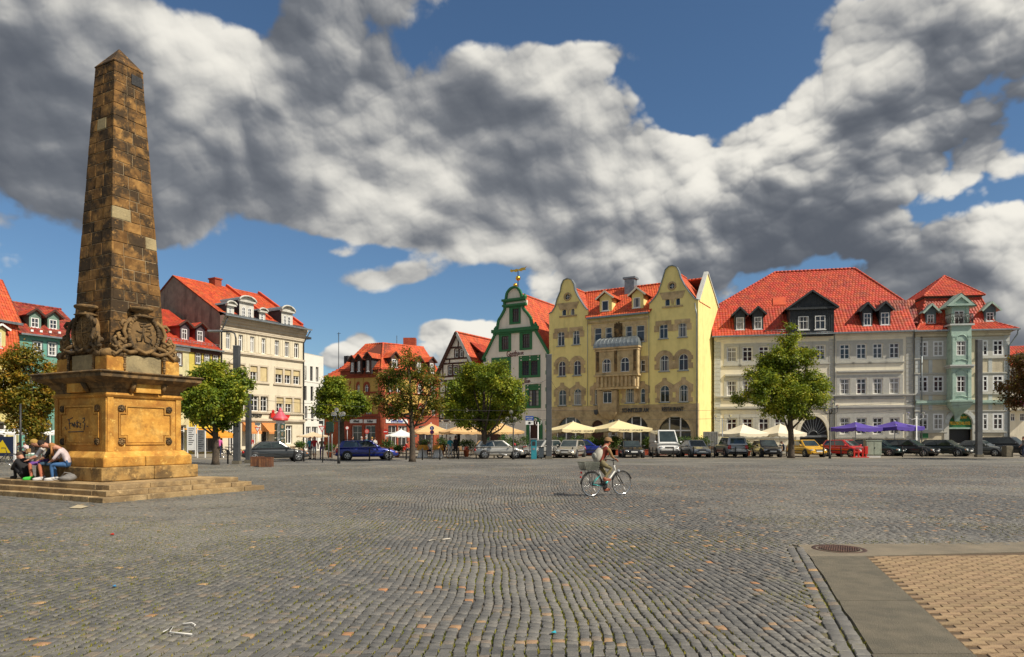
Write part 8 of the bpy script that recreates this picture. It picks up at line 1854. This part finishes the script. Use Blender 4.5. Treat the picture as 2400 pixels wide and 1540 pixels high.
# litter on the cobbles
def litter(label, name, cat, pts, z, m, w=None):
    if w: o = MB().tube([(*gp(*p), .02+z) for p in pts], w, 5)
    else:
        P_ = [(*gp(*p), .016+z*(i % 2)) for i, p in enumerate(pts)]; o = MB().add(P_+[(a, b, c-.004) for a, b, c in P_], [tuple(range(len(P_))), tuple(range(len(P_), 2*len(P_)))[::-1]])
    tag(o.make(name, m), label, cat)
M_pap = mat('paper', (.72, .70, .66), rough=.8)
litter('curled white paper strip lying on the near cobbles', 'paper_strip', 'litter', [(383, 1486), (405, 1474), (398, 1487), (450, 1492)], 0, M_pap, .007); litter('white paper loop beside the curled strip', 'paper_strip', 'litter', [(428, 1467), (450, 1465), (458, 1470), (452, 1476), (432, 1476)], 0, M_pap, .007)
litter('thin pale twig lying on cobbles in mid square', 'twig', 'twig', [(1005, 1270), (1022, 1266), (1040, 1267), (1055, 1265)], 0, mat('pale_wood', (.55, .50, .42), rough=.8), .012)
litter('flat pale paper lying before the obelisk steps', 'paper_sheet', 'litter', [(162, 1192), (182, 1185), (208, 1188), (190, 1194)], .01, mat('card', (.45, .38, .25), rough=.9))
litter('small blue wrapper on the cobbles left of centre', 'wrapper', 'litter', [(263, 1377), (270, 1375), (273, 1377), (266, 1379)], .01, mat('blue_wrapper', (.03, .25, .5), rough=.4)); litter('small turquoise wrapper on the near cobbles', 'wrapper', 'litter', [(1291, 1486), (1302, 1484), (1304, 1487), (1294, 1489)], .01, mat('turq_wrapper', (.03, .4, .5), rough=.4)); litter('small red wrapper near the obelisk', 'wrapper', 'litter', [(257, 1254), (266, 1252), (268, 1255), (260, 1256)], .01, M_red)
# ------------------------------------------------------------------ people
def V3(*a): return Vector(a)
STAND = dict(pelvis=(0, 0, .95), waist=(.0, 0, 1.10), chest=(.01, 0, 1.30), neck=(.0, 0, 1.46), head=(.03, 0, 1.58), top=(.02, 0, 1.69),
             shl=(0, .18, 1.42), ell=(-.03, .23, 1.15), wrl=(.05, .24, .92), shr=(0, -.18, 1.42), elr=(-.03, -.23, 1.15), wrr=(.05, -.24, .92),
             hil=(0, .09, .92), knl=(.03, .10, .50), anl=(-.02, .10, .09), tol=(.14, .12, .04), hir=(0, -.09, .92), knr=(.03, -.10, .50), anr=(-.02, -.10, .09), tor=(.14, -.12, .04))
RAD = dict(pelvis=(.155, .115), waist=(.135, .105), chest=(.165, .115), neck=(.055, .06), head=(.078, .09), top=(.05, .055), shl=(.07, .07), ell=(.044, .044), wrl=(.03, .026), shr=(.07, .07), elr=(.044, .044), wrr=(.03, .026),
           hil=(.092, .095), knl=(.058, .06), anl=(.038, .04), tol=(.036, .03), hir=(.092, .095), knr=(.058, .06), anr=(.038, .04), tor=(.036, .03))
BONES = [('pelvis', 'waist', 's'), ('waist', 'chest', 's'), ('chest', 'neck', 's'), ('neck', 'head', 'k'), ('head', 'top', 'k'), ('chest', 'shl', 's'), ('shl', 'ell', 'u'), ('ell', 'wrl', 'f'), ('chest', 'shr', 's'), ('shr', 'elr', 'u'), ('elr', 'wrr', 'f'),
         ('pelvis', 'hil', 't'), ('hil', 'knl', 't'), ('knl', 'anl', 'c'), ('anl', 'tol', 'o'), ('pelvis', 'hir', 't'), ('hir', 'knr', 't'), ('knr', 'anr', 'c'), ('anr', 'tor', 'o')]
def person(label, loc, heading, J=None, mats=None, scale=1., hair=None, hairlen=0., group=None, grip=None, face=True, cap=None):
    """one continuous skinned body; mats: s torso, u upper arm, f forearm, t thigh, c calf, o shoe, k skin"""
    P = dict(STAND); P.update(J or {}); P = {a: Vector(b) for a, b in P.items()}
    M_ = dict(s=M_black, u=M_black, f=M_skin, t=M_trimb, c=M_trimb, o=M_trimb, k=M_skin); M_.update(mats or {})
    t = thing('person', label, 'person', loc, heading, group); t.scale = (scale,)*3
    names = list(P); ix = {n: i for i, n in enumerate(names)}
    me = bpy.data.meshes.new('body'); me.from_pydata([P[n] for n in names], [(ix[a], ix[b]) for a, b, _ in BONES], [])
    o = bpy.data.objects.new('body', me); COL.objects.link(o); sk = o.modifiers.new('skin', 'SKIN'); sk.use_smooth_shade = True
    for n in names:
        v = me.skin_vertices[0].data[ix[n]]; v.radius = RAD[n]; v.use_root = n == 'pelvis'
    su = o.modifiers.new('sub', 'SUBSURF'); su.levels = 1; su.render_levels = 1
    dg = bpy.context.evaluated_depsgraph_get(); nm = bpy.data.meshes.new_from_object(o.evaluated_get(dg)); bpy.data.objects.remove(o)
    vs = [v.co.copy() for v in nm.vertices]; mb = MB(); keys = list('suftcok')
    segs = [(P[a], P[b], c) for a, b, c in BONES]
    for p in nm.polygons:
        c = sum((vs[i] for i in p.vertices), Vector())/len(p.vertices); best, kb = 9, 's'
        for a, b, kk in segs:
            d = b-a; q = max(0, min(1, (c-a).dot(d)/max(1e-6, d.length_squared))); e = (c-a-d*q).length
            if e < best: best, kb = e, kk
        mb.f.append(list(p.vertices)); mb.mi.append(keys.index(kb)); mb.sm.append(True)
    mb.v = [tuple(v) for v in vs]
    for s in 'lr':      # hands: palm, four unequal fingers and a thumb
        w = P['wr'+s]; d = (w-P['el'+s]).normalized(); sd = Vector((0, 1 if s == 'l' else -1, 0)); nn = d.cross(sd).normalized(); sd = nn.cross(d).normalized()
        curl = -nn if (grip or 0) < 0 else nn; curl = Vector((0, 0, -1)) if grip else (Vector((1, 0, 0)) if s == 'l' else Vector((1, 0, 0)))
        mb.ball(w+d*.045, (.042, .034, .022), 8, 6, mi=keys.index('k'), M=Matrix((( *d,),(*sd,),(*nn,))).transposed().to_4x4())
        for i, ln in enumerate((.062, .072, .067, .052)):
            b0_ = w+d*.08+sd*(.027-.018*i)*(1); c1_ = (d+curl*.35).normalized(); c2_ = (d*.5+curl*(1 if grip else .6)).normalized()
            mb.tube([b0_, b0_+c1_*ln*.55, b0_+c1_*ln*.55+c2_*ln*.5], [.009, .0085, .006], 6, mi=keys.index('k'))
        b0_ = w+d*.03+sd*.034; mb.tube([b0_, b0_+(d*.6+sd*.7).normalized()*.035, b0_+(d*.6+sd*.7).normalized()*.035+(d*.8+curl*.4).normalized()*.028], [.011, .010, .007], 6, mi=keys.index('k'))
    bpy.data.meshes.remove(nm); body = mb.make('body', [M_[q] for q in keys], t)
    hd = P['head']; fw = Vector((1, 0, 0)); up = (P['top']-P['head']).normalized(); axis = (fw-up*fw.dot(up)).normalized() if abs(up.x) < .95 else Vector((0, 0, -1)); side = up.cross(axis)
    FM = Matrix((axis, side, up)).transposed().to_4x4(); hc = hd.lerp(P['top'], .42)
    hm = MB().ball(hc, (.098, .080, .118), 14, 10, M=FM); hm.ball(hc+axis*.098-up*.012, (.017, .014, .022), 8, 6, M=FM)
    for s in (-1, 1): hm.ball(hc+side*.080*s-up*.01, (.017, .009, .028), 8, 6, M=FM)
    H_ = hm.make('head', M_['k'], body)
    if face:
        ey = MB()
        for s in (-1, 1): ey.ball(hc+axis*.086+side*.032*s+up*.014, (.010, .014, .009), 6, 4, M=FM)
        ey.ball(hc+axis*.088-up*.055, (.008, .026, .007), 8, 4, M=FM); ey.make('eyes_and_mouth', M_trimb, body)
    if hair:
        hr = MB(); hr.ball(hc-axis*.016+up*.026, (.104, .092, .112), 14, 9, M=FM)
        if hairlen:
            rg = random.Random(int(hairlen*1e3)+len(label))
            for i in range(26):
                a = math.pi*(.55+.9*i/25*1.0); st_ = hc+axis*.085*math.cos(a)+side*.085*math.sin(a)*(1 if i % 2 else -1)+up*.03
                hr.tube([st_, st_+Vector((0, 0, -hairlen*.5))+axis*.02, st_+Vector((rg.uniform(-.02, .03), rg.uniform(-.03, .03), -hairlen*rg.uniform(.85, 1.1)))], [.026, .028, .008], 6)
        ho = hr.make('hair', hair, body)
        v = [Vector(q) for q in hr.v]
        bm = bmesh.new(); bm.from_mesh(ho.data); dead = [q for q in bm.verts if (q.co-hc).dot(axis) > .045 and (q.co-hc).dot(up) < .052 and (q.co-hc).length < .14 and not hairlen] if True else []
        bmesh.ops.delete(bm, geom=dead, context='VERTS'); bm.to_mesh(ho.data); bm.free()
    if cap:
        cm = MB(); cm.lathe([(.125, .0), (.118, .05), (.085, .095), (.03, .112), (.001, .114)], n=18, M=Matrix.Translation(hc+up*.03) @ FM @ Matrix.Diagonal((1, .88, 1, 1)))
        cm.ball(hc+axis*.135+up*.035, (.075, .075, .012), 10, 5, M=FM); cm.lathe([(.128, -.012), (.13, .012), (.12, .02)], n=18, M=Matrix.Translation(hc+up*.03) @ FM @ Matrix.Diagonal((1, .88, 1, 1))); cm.make('hat', cap, body)
    sh = M_['o']
    for s in 'lr':
        a, b = P['an'+s], P['to'+s]; d = (b-a); d.z = 0; d = d.normalized(); sm = MB(); T = Matrix.Rotation(math.atan2(d.y, d.x), 4, 'Z'); z0 = min(b.z-.035, a.z-.08)
        c = (a+b)/2; sm.ball((c.x+d.x*.02, c.y+d.y*.02, z0+.045), (.135, .05, .045), 12, 7, M=T); sm.ball((a.x, a.y, z0+.07), (.062, .047, .055), 10, 6, M=T); sm.ball((c.x+d.x*.02, c.y+d.y*.02, z0+.014), (.14, .053, .016), 12, 5, M=T); sm.make('shoe', sh, body)
    return t
def cm(name, c, d=.75): return mat('cloth_'+name, c, tuple(x*d for x in c), 9, .85, bump=.2, bscale=30)
K_black, K_white, K_jean, K_navy, K_pink, K_red, K_khaki, K_brown, K_rust, K_stripe = cm('black', (.012, .012, .014)), cm('white', (.62, .60, .58)), cm('jeans', (.05, .14, .32)), cm('navy', (.02, .03, .07)), cm('pink', (.62, .12, .35)), cm('red', (.52, .03, .03)), cm('khaki', (.22, .18, .09)), cm('tan', (.30, .17, .07)), cm('rust', (.22, .035, .02)), cm('pale', (.66, .56, .58))
K_bshort, K_purple, K_teal, K_grey, K_lime = cm('denim_short', (.03, .07, .12)), cm('purple', (.16, .06, .30)), cm('teal', (.05, .36, .46)), cm('grey', (.20, .19, .18)), cm('lime', (.06, .50, .06))
H_blond, H_dark, H_brown, H_grey, H_strawb = cm('blond_hair', (.42, .26, .06)), cm('dark_hair', (.025, .015, .010)), cm('brown_hair', (.07, .04, .022)), cm('grey_hair', (.40, .38, .35)), cm('strawberry_hair', (.42, .19, .06))
# the four who sit on the pedestal
def ob_pt(x, y, z): q = OC+DR*x+DL*y; return (q.x, q.y, z)
OBR = math.atan2(DR.y, DR.x)
def sit(lean=.35, spread=.10, feet=.30, arms='knee', seat=.40, headdrop=.16, cross=0.):
    ch = .36; cx = .36*math.sin(lean); cz = seat+.10+.36*math.cos(lean); nx = cx+.15*math.sin(lean+.1); nz = cz+.15*math.cos(lean+.1)
    J = dict(pelvis=(0, 0, seat+.10), waist=(cx*.42, 0, seat+.10+.16), chest=(cx, 0, cz), neck=(nx, 0, nz), head=(nx+.09+headdrop*.3, 0, nz+.10-headdrop*.25), top=(nx+.12+headdrop, 0, nz+.21-headdrop*.7),
             hil=(.05, .09, seat+.08), knl=(.46, .09+spread, seat+.09), anl=(.40+feet*.2, .09+spread*.8, .09), tol=(.55+feet*.2, .11+spread, .04), hir=(.05, -.09, seat+.08), knr=(.46, -.09-spread, seat+.09), anr=(.36+feet*.2+cross, -.09-spread*.7, .09), tor=(.51+feet*.2+cross, -.12-spread, .04))
    for s, y in (('l', 1), ('r', -1)):
        J['sh'+s] = (nx-.02, .175*y, nz-.05); J['el'+s] = (nx+.14, .22*y, nz-.30); J['wr'+s] = (.46, .11*y, seat+.20)
    return J
g_ = 'young people sitting on the pedestal'
def seat_at(x, y, head): q = ob_pt(x, y, .42); return q, head
loc, hd = seat_at(-1.62, -.12, math.radians(197))
person('girl with strawberry blond hair in pale striped top and blue jeans sitting on pedestal', loc, hd, sit(.44, .03, .1, headdrop=.17), dict(s=K_stripe, u=K_stripe, f=M_skin, t=K_jean, c=K_jean, o=K_white), 1.0, H_strawb, .30, g_)
loc, hd = seat_at(-1.62, .50, math.radians(212))
person('dark haired youth in black shirt and denim shorts sitting on pedestal', loc, hd, sit(.36, .09, .0, headdrop=.15), dict(s=K_black, u=K_black, f=M_skin, t=K_bshort, c=M_skin2, o=K_white), 1.04, H_dark, 0, g_)
loc, hd = seat_at(-1.62, 1.05, math.radians(218))
person('blond youth in patterned dark shirt and purple shorts sitting on pedestal', loc, hd, sit(.28, .12, .1, headdrop=.12), dict(s=K_khaki, u=K_white, f=M_skin, t=K_purple, c=M_skin2, o=K_lime), 1.05, H_blond, 0, g_)
q = ob_pt(-1.95, 1.62, .42); J = sit(.45, .1, .1, seat=.02, headdrop=.1)
for s, y in (('l', 1), ('r', -1)): J['kn'+s] = (.34, .16*y, .42); J['an'+s] = (.36, .13*y, .09); J['to'+s] = (.50, .15*y, .04); J['wr'+s] = (.40, .12*y, .44)
person('brown haired boy in black crouching at the far end of the pedestal', q, math.radians(150), J, dict(s=K_black, u=K_black, f=K_black, t=K_black, c=K_black, o=K_black), 1.08, H_brown, 0, g_)
q = ob_pt(-1.95, -.62, .42); t = thing('cloth_bag', 'grey cloth bag lying on the step beside the girl', 'bag', q, 1.0); mb = MB(); mb.ball((0, 0, .10), (.26, .17, .11), 12, 8)
for i, v in enumerate(mb.v): mb.v[i] = (v[0]*(1+.12*math.sin(v[1]*21)), v[1]*(1+.15*math.sin(v[0]*17)), max(.004, v[2]*(1+.2*math.sin(v[0]*13+v[1]*9))))
mb.make('body', K_grey, t); MB().tube([(-.15, .05, .16), (-.05, .1, .27), (.1, .06, .24), (.16, -.02, .15)], .014, 6).make('strap', K_grey, t)
# ------------------------------------------------------------------ bicycles and the cyclist
M_tealp = car_paint('bike_teal', (.04, .42, .40)); M_wf = car_paint('bike_white', (.66, .66, .62), 0); M_chrome = mat('chrome', (.6, .6, .6), rough=.2, metal=.9); M_reflr = mat('reflector', (.6, .02, .02), rough=.2)
def bicycle(label, loc, rz, full=True, fr=None, lean=0., group=None):
    t = thing('bicycle', label, 'bicycle', loc, rz, group); t.rotation_euler = (lean, 0, rz); fr = fr or M_tealp
    ra, fa, bb, hd_, st_ = V3(-.545, 0, .352), V3(.545, 0, .352), V3(-.10, 0, .28), V3(.30, 0, .84), V3(-.23, 0, .62)
    for c in (ra, fa):
        T = Matrix.Translation(c) @ Matrix.Rotation(math.pi/2, 4, 'X')
        w = MB().lathe([(.334, -.016), (.346, -.016), (.355, 0), (.346, .016), (.334, .016), (.330, 0), (.334, -.016)], n=36, M=T).make('wheel', M_tyre, t)
        MB().lathe([(.334, -.012), (.318, -.012), (.316, .012), (.334, .012)], n=36, M=T).make('rim', M_chrome, w)
        sp_ = MB()
        for i in range(16): a = 2*math.pi*i/16+.2; sp_.tube([c+V3(.02*math.cos(a+1), .02*(1 if i % 2 else -1), .02*math.sin(a+1)), c+V3(.32*math.cos(a), 0, .32*math.sin(a))], .0032, 4, cap=False)
        sp_.lathe([(.001, -.045), (.028, -.04), (.02, 0), (.028, .04), (.001, .045)], n=10, M=T); sp_.make('spoke', M_chrome, w, 'stuff')
        MB().tube([c+V3(.375*math.cos(a), 0, .375*math.sin(a)) for a in [math.radians(x) for x in (range(-5, 190, 13) if c is ra else range(20, 175, 13))]], .017, 6).make('mudguard', M_trimb, t)
        if full:
            for i in (0, 1): a = 2.2+i*math.pi; p_ = c+V3(.2*math.cos(a), .012, .2*math.sin(a)); MB().bar(p_-V3(.06*math.cos(a), 0, .06*math.sin(a)), p_+V3(.06*math.cos(a), 0, .06*math.sin(a)), .014).make('reflector', M_white, w)
    f = MB().tube([bb, hd_+V3(0, 0, -.12)], [.028, .024], 8).tube([bb, st_, st_+V3(-.055, 0, .14)], .017, 8).tube([hd_+V3(.03, 0, -.18), hd_+V3(-.04, 0, .06)], .024, 8); f.make('frame', fr if not full else M_wf, t)
    lo = MB().tube([bb, bb.lerp(hd_, .42)+V3(0, 0, -.045)], .0295, 8)
    for s in (-1, 1): lo.tube([bb+V3(0, .03*s, 0), ra+V3(0, .06*s, 0)], .012, 6).tube([st_, ra+V3(0, .06*s, 0)], .011, 6)
    lo.make('chain_stay', fr, t)
    fk = MB()
    for s in (-1, 1): fk.tube([hd_+V3(.03, .03*s, -.16), hd_+V3(.09, .055*s, -.26), fa+V3(0, .055*s, 0)], .015, 6)
    fk.make('fork', M_black, t)
    MB().tube([hd_+V3(-.04, 0, .05), hd_+V3(-.07, 0, .20)], .014, 6).make('stem', M_black, t)
    MB().tube([V3(.05, -.29, 1.06), V3(.14, -.27, 1.07), V3(.24, -.14, 1.05), V3(.23, 0, 1.03), V3(.24, .14, 1.05), V3(.14, .27, 1.07), V3(.05, .29, 1.06)], .013, 7).make('handlebar', M_black, t)
    for s in (-1, 1): MB().tube([V3(.02, .29*s, 1.06), V3(.13, .275*s, 1.07)], .018, 7).make('grip', M_trimb, t)
    MB().ball(V3(-.28, 0, .86), (.14, .085, .04), 12, 6).ball(V3(-.18, 0, .86), (.12, .035, .03), 10, 6).make('saddle', M_black, t); MB().tube([st_+V3(-.05, 0, .12), V3(-.27, 0, .84)], .013, 6).make('seat_post', M_chrome, t)
    cr = MB(); cr.tube([bb+V3(0, .05, 0), bb+V3(.07, .07, -.155)], .012, 6).tube([bb+V3(0, -.05, 0), bb+V3(-.07, -.07, .155)], .012, 6).lathe([(.001, 0), (.09, 0), (.09, .006), (.001, .006)], n=20, M=Matrix.Translation(bb+V3(0, -.045, 0)) @ Matrix.Rotation(math.pi/2, 4, 'X')); cr.make('crank', M_black, t)
    MB().box((.01, .07, .105), (.11, .16, .13)).make('pedal', M_black, t); MB().box((-.22, -.16, .42), (-.12, -.07, .445)).make('pedal', M_black, t)
    if full:
        MB().box((-.56, -.05, .30), (-.08, -.045, .37)).make('chain_guard', M_trimb, t)
        rk = MB()
        for s in (-1, 1):
            rk.tube([V3(-.86, .07*s, .775), V3(-.30, .07*s, .775)], .008, 5)
            for xx in (-.42, -.60, -.74): rk.tube([V3(xx, .075*s, .775), ra+V3(0, .075*s, 0)], .007, 5)
        rk.tube([V3(-.86, -.07, .775), V3(-.86, .07, .775)], .008, 5); rk.make('rack', M_black, t)
        bk = MB(); b0, b1 = (-.42, .15), (-.85, .13); z0, z1 = .79, 1.0
        def rng(z, e): return [V3(-.40+e, -.16-e, z), V3(-.40+e, .16+e, z), V3(-.84-e*2.5, .16+e, z), V3(-.84-e*2.5, -.16-e, z)]
        lo_, hi_ = rng(z0, 0), rng(z1, .025)
        for k2 in range(8): q_ = [a.lerp(b, k2/7) for a, b in zip(lo_, hi_)]; bk.tube(q_+[q_[0]], .006 if k2 < 7 else .011, 4, sm=False)
        for e in range(4):
            for k2 in range(9): a, b = lo_[e].lerp(lo_[(e+1) % 4], k2/9), hi_[e].lerp(hi_[(e+1) % 4], k2/9); bk.tube([a, b], .006, 4)
        for k2 in range(9): bk.tube([lo_[0].lerp(lo_[3], k2/8), lo_[1].lerp(lo_[2], k2/8)], .006, 4)
        bk.make('basket', mat('grey_wire', (.10, .11, .085), (.16, .17, .14), 6, .6, metal=.3), t)
        MB().ball(V3(-.90, 0, .70), (.025, .04, .035), 8, 6).make('rear_light', M_reflr, t); MB().box((-.93, -.035, .55), (-.915, .035, .60)).make('rear_reflector', M_reflr, t); MB().ball(V3(.43, 0, .72), (.05, .045, .045), 10, 7).make('headlight', M_lens, t)
    return t
BX, BY, BR = 2.805, 20.22, math.radians(27.7)
bicycle('white and teal city bicycle with wire basket ridden across the square', (BX, BY, .008), BR)
JC = dict(pelvis=(-.27, 0, .98), waist=(-.22, 0, 1.12), chest=(-.12, 0, 1.30), neck=(-.05, 0, 1.44), head=(.03, 0, 1.545), top=(.05, 0, 1.655), shl=(-.07, .19, 1.39), ell=(.02, .25, 1.15), wrl=(.09, .27, 1.105), shr=(-.07, -.19, 1.39), elr=(.02, -.25, 1.15), wrr=(.09, -.27, 1.105),
          hil=(-.24, .09, .95), knl=(.08, .12, .60), anl=(.01, .12, .215), tol=(.13, .13, .165), hir=(-.24, -.09, .95), knr=(.10, -.12, .80), anr=(-.16, -.12, .53), tor=(-.04, -.13, .475))
person('cyclist in brown cap and rust waistcoat riding across the square', (BX, BY, .008), BR, JC, dict(s=K_rust, u=K_brown, f=K_brown, t=K_khaki, c=K_khaki, o=mat('tan_leather', (.26, .07, .03), rough=.5), k=M_skin2), 1., H_brown, 0, None, 1, cap=K_brown)
bp = thing('backpack', 'pale grey backpack on the back of the cyclist', 'backpack', (BX, BY, .008), BR)
mb = MB(); T = Matrix.Translation((-.31, 0, 1.20)) @ Matrix.Rotation(.42, 4, 'Y'); mb.ball((0, 0, 0), (.13, .155, .23), 14, 10); mb.v = [tuple(T @ Vector((v[0] if v[0] < .06 else .06, v[1], v[2]*(1.0 if v[2] > 0 else 1.05)))) for v in mb.v]; mb.make('bag', cm('pale_canvas', (.48, .45, .38)), bp)
MB().ball(T @ Vector((-.12, 0, -.08)), (.05, .11, .10), 10, 7).make('pocket', cm('grey_canvas', (.36, .35, .31)), bp)
for s in (-1, 1): MB().tube([(-.25, .09*s, 1.40), (-.12, .13*s, 1.49), (.03, .14*s, 1.36), (-.02, .15*s, 1.20), (-.2, .14*s, 1.06)], .02, 6).make('strap', cm('strap', (.55, .48, .38)), bp)
for px, Y, lean, rz, lab in ((543, 57, .12, .5, 'parked bicycle right of the awning tree trunk'), (536, 58, .1, .9, 'second parked bicycle leaning behind the awning tree'), (2, 41, .1, .6, 'parked bicycle at left picture edge'), (1056, 58, .1, 1.2, 'parked bicycle behind the couple')):
    bicycle(lab, (*at(px, HZ, Y)[:2], .004), rz, False, M_trimb, lean)
# ------------------------------------------------------------------ passers-by
def walker(label, px, Y, head, mats, hair, sc=1., step=0.):
    J = dict(knl=(.03+step*.5, .10, .50), anl=(-.02+step*.6, .10, .09), tol=(.14+step*.6, .12, .04), knr=(.03-step*.3, -.10, .50), anr=(-.02-step*.9, -.10, .11), tor=(.13-step*.9, -.12, .04), wrl=(.05-step*.5, .24, .93), wrr=(.05+step*.5, -.24, .93)) if step else None
    return person(label, (*at(px, HZ, Y)[:2], .006), head, J, mats, sc, hair, 0, 'people walking at the edge of the square', face=False)
walker('person in blue shirt and pale trousers standing beside the broad tree', 1055, 54.5, 2.2, dict(s=K_teal, u=K_teal, t=K_white, c=K_white, o=K_brown), H_grey, 1., .12)
walker('person in dark clothes beside the one in blue shirt', 1068, 54.2, 2.4, dict(s=K_black, u=K_black, f=K_black, t=K_black, c=K_black), H_brown, 1.04, .1)
walker('person in teal top left in the group near the coffee shop', 727, 53, -1.7, dict(s=K_teal, u=K_teal, t=K_navy, c=K_navy), H_brown, .98, .15); walker('person in red shirt in the middle of the group near the coffee shop', 737, 52, -1.6, dict(s=K_red, u=K_red, t=K_white, c=M_skin), H_dark, 1., .2)
walker('person in purple trousers right in the group near the coffee shop', 754, 53.2, -1.4, dict(s=K_khaki, u=K_red, t=K_purple, c=K_purple), H_blond, .95, .15); walker('person in pink shirt behind the trunk of the awning tree', 514, 56, 1.9, dict(s=K_pink, u=K_pink, t=K_navy, c=K_navy), H_dark, 1., .12)
walker('person in black standing at the brick house shop door', 826, 70, .5, dict(s=K_black, u=K_black, f=K_black, t=K_black, c=K_black), H_dark, 1.); walker('bald person in pale shirt seen over the blue estate car', 847, 61, .8, dict(s=K_white, u=K_white, t=K_grey, c=K_grey), H_grey, 1.)
walker('person in light blue shirt seen over the blue estate car', 858, 60, .6, dict(s=K_teal, u=K_teal, t=K_navy, c=K_navy), H_grey, 1.02); walker('person in navy top seen over the bonnet of the blue estate car', 872, 60.5, 2.8, dict(s=K_navy, u=K_navy, t=K_jean, c=K_jean), H_blond, .98); walker('person in white top beside the one in navy top', 879, 60, 2.6, dict(s=K_white, u=K_white, t=K_jean, c=K_jean), H_brown, .96)
walker('person in orange red top at the coffee shop door', 588, 62, -1.2, dict(s=K_red, u=K_red, t=K_white, c=K_white), H_dark, 1.); walker('person in dark trousers at the right picture edge', 2399, 58, 2.9, dict(s=K_grey, u=K_grey, t=K_navy, c=K_navy), H_dark, 1., .2)
walker('person in grey shirt behind the white parasol at left picture edge', 28, 50, 0, dict(s=K_khaki, u=K_khaki, t=K_grey, c=K_grey), H_brown, 1.)
def diner(label, px, Y, rz, s_, hair):
    x, y, _ = at(px, HZ, Y); o = thing('terrace_chair', 'chair under the '+label, 'chair', (x, y, 0), rz+math.pi/2, 'chairs of seated guests'); chair_mesh().make('leg_frame', M_wood, o); MB().box((-.22, -.22, .43), (.22, .22, .47)).make('seat', M_wick, o); MB().box((-.2, .18, .56), (.2, .2, .86)).make('backrest', M_wick, o)
    person(label, (x, y, .004), rz, sit(.15, .08, .2, seat=.47, headdrop=.05), dict(s=s_, u=s_, t=K_navy, c=K_navy), 1., hair, 0, 'guests seated on the terraces', face=False)
diner('seated guest in red before the brick house terrace', 950, 61, .4, K_red, H_dark); diner('seated guest in white between the draped tables', 1009, 59.5, 2.7, K_white, H_brown); diner('seated guest in dark red right of the draped tables', 1042, 60, 3.0, K_rust, H_dark); diner('seated guest in blue beside the tall pointed tree trunk', 1838, 62, 2.8, K_navy, H_brown)
diner('seated guest in white left of the thin post', 36, 50.5, .3, K_white, H_dark); diner('seated guest in pale pink by the white parasol', 62, 51, 2.8, K_stripe, H_brown)
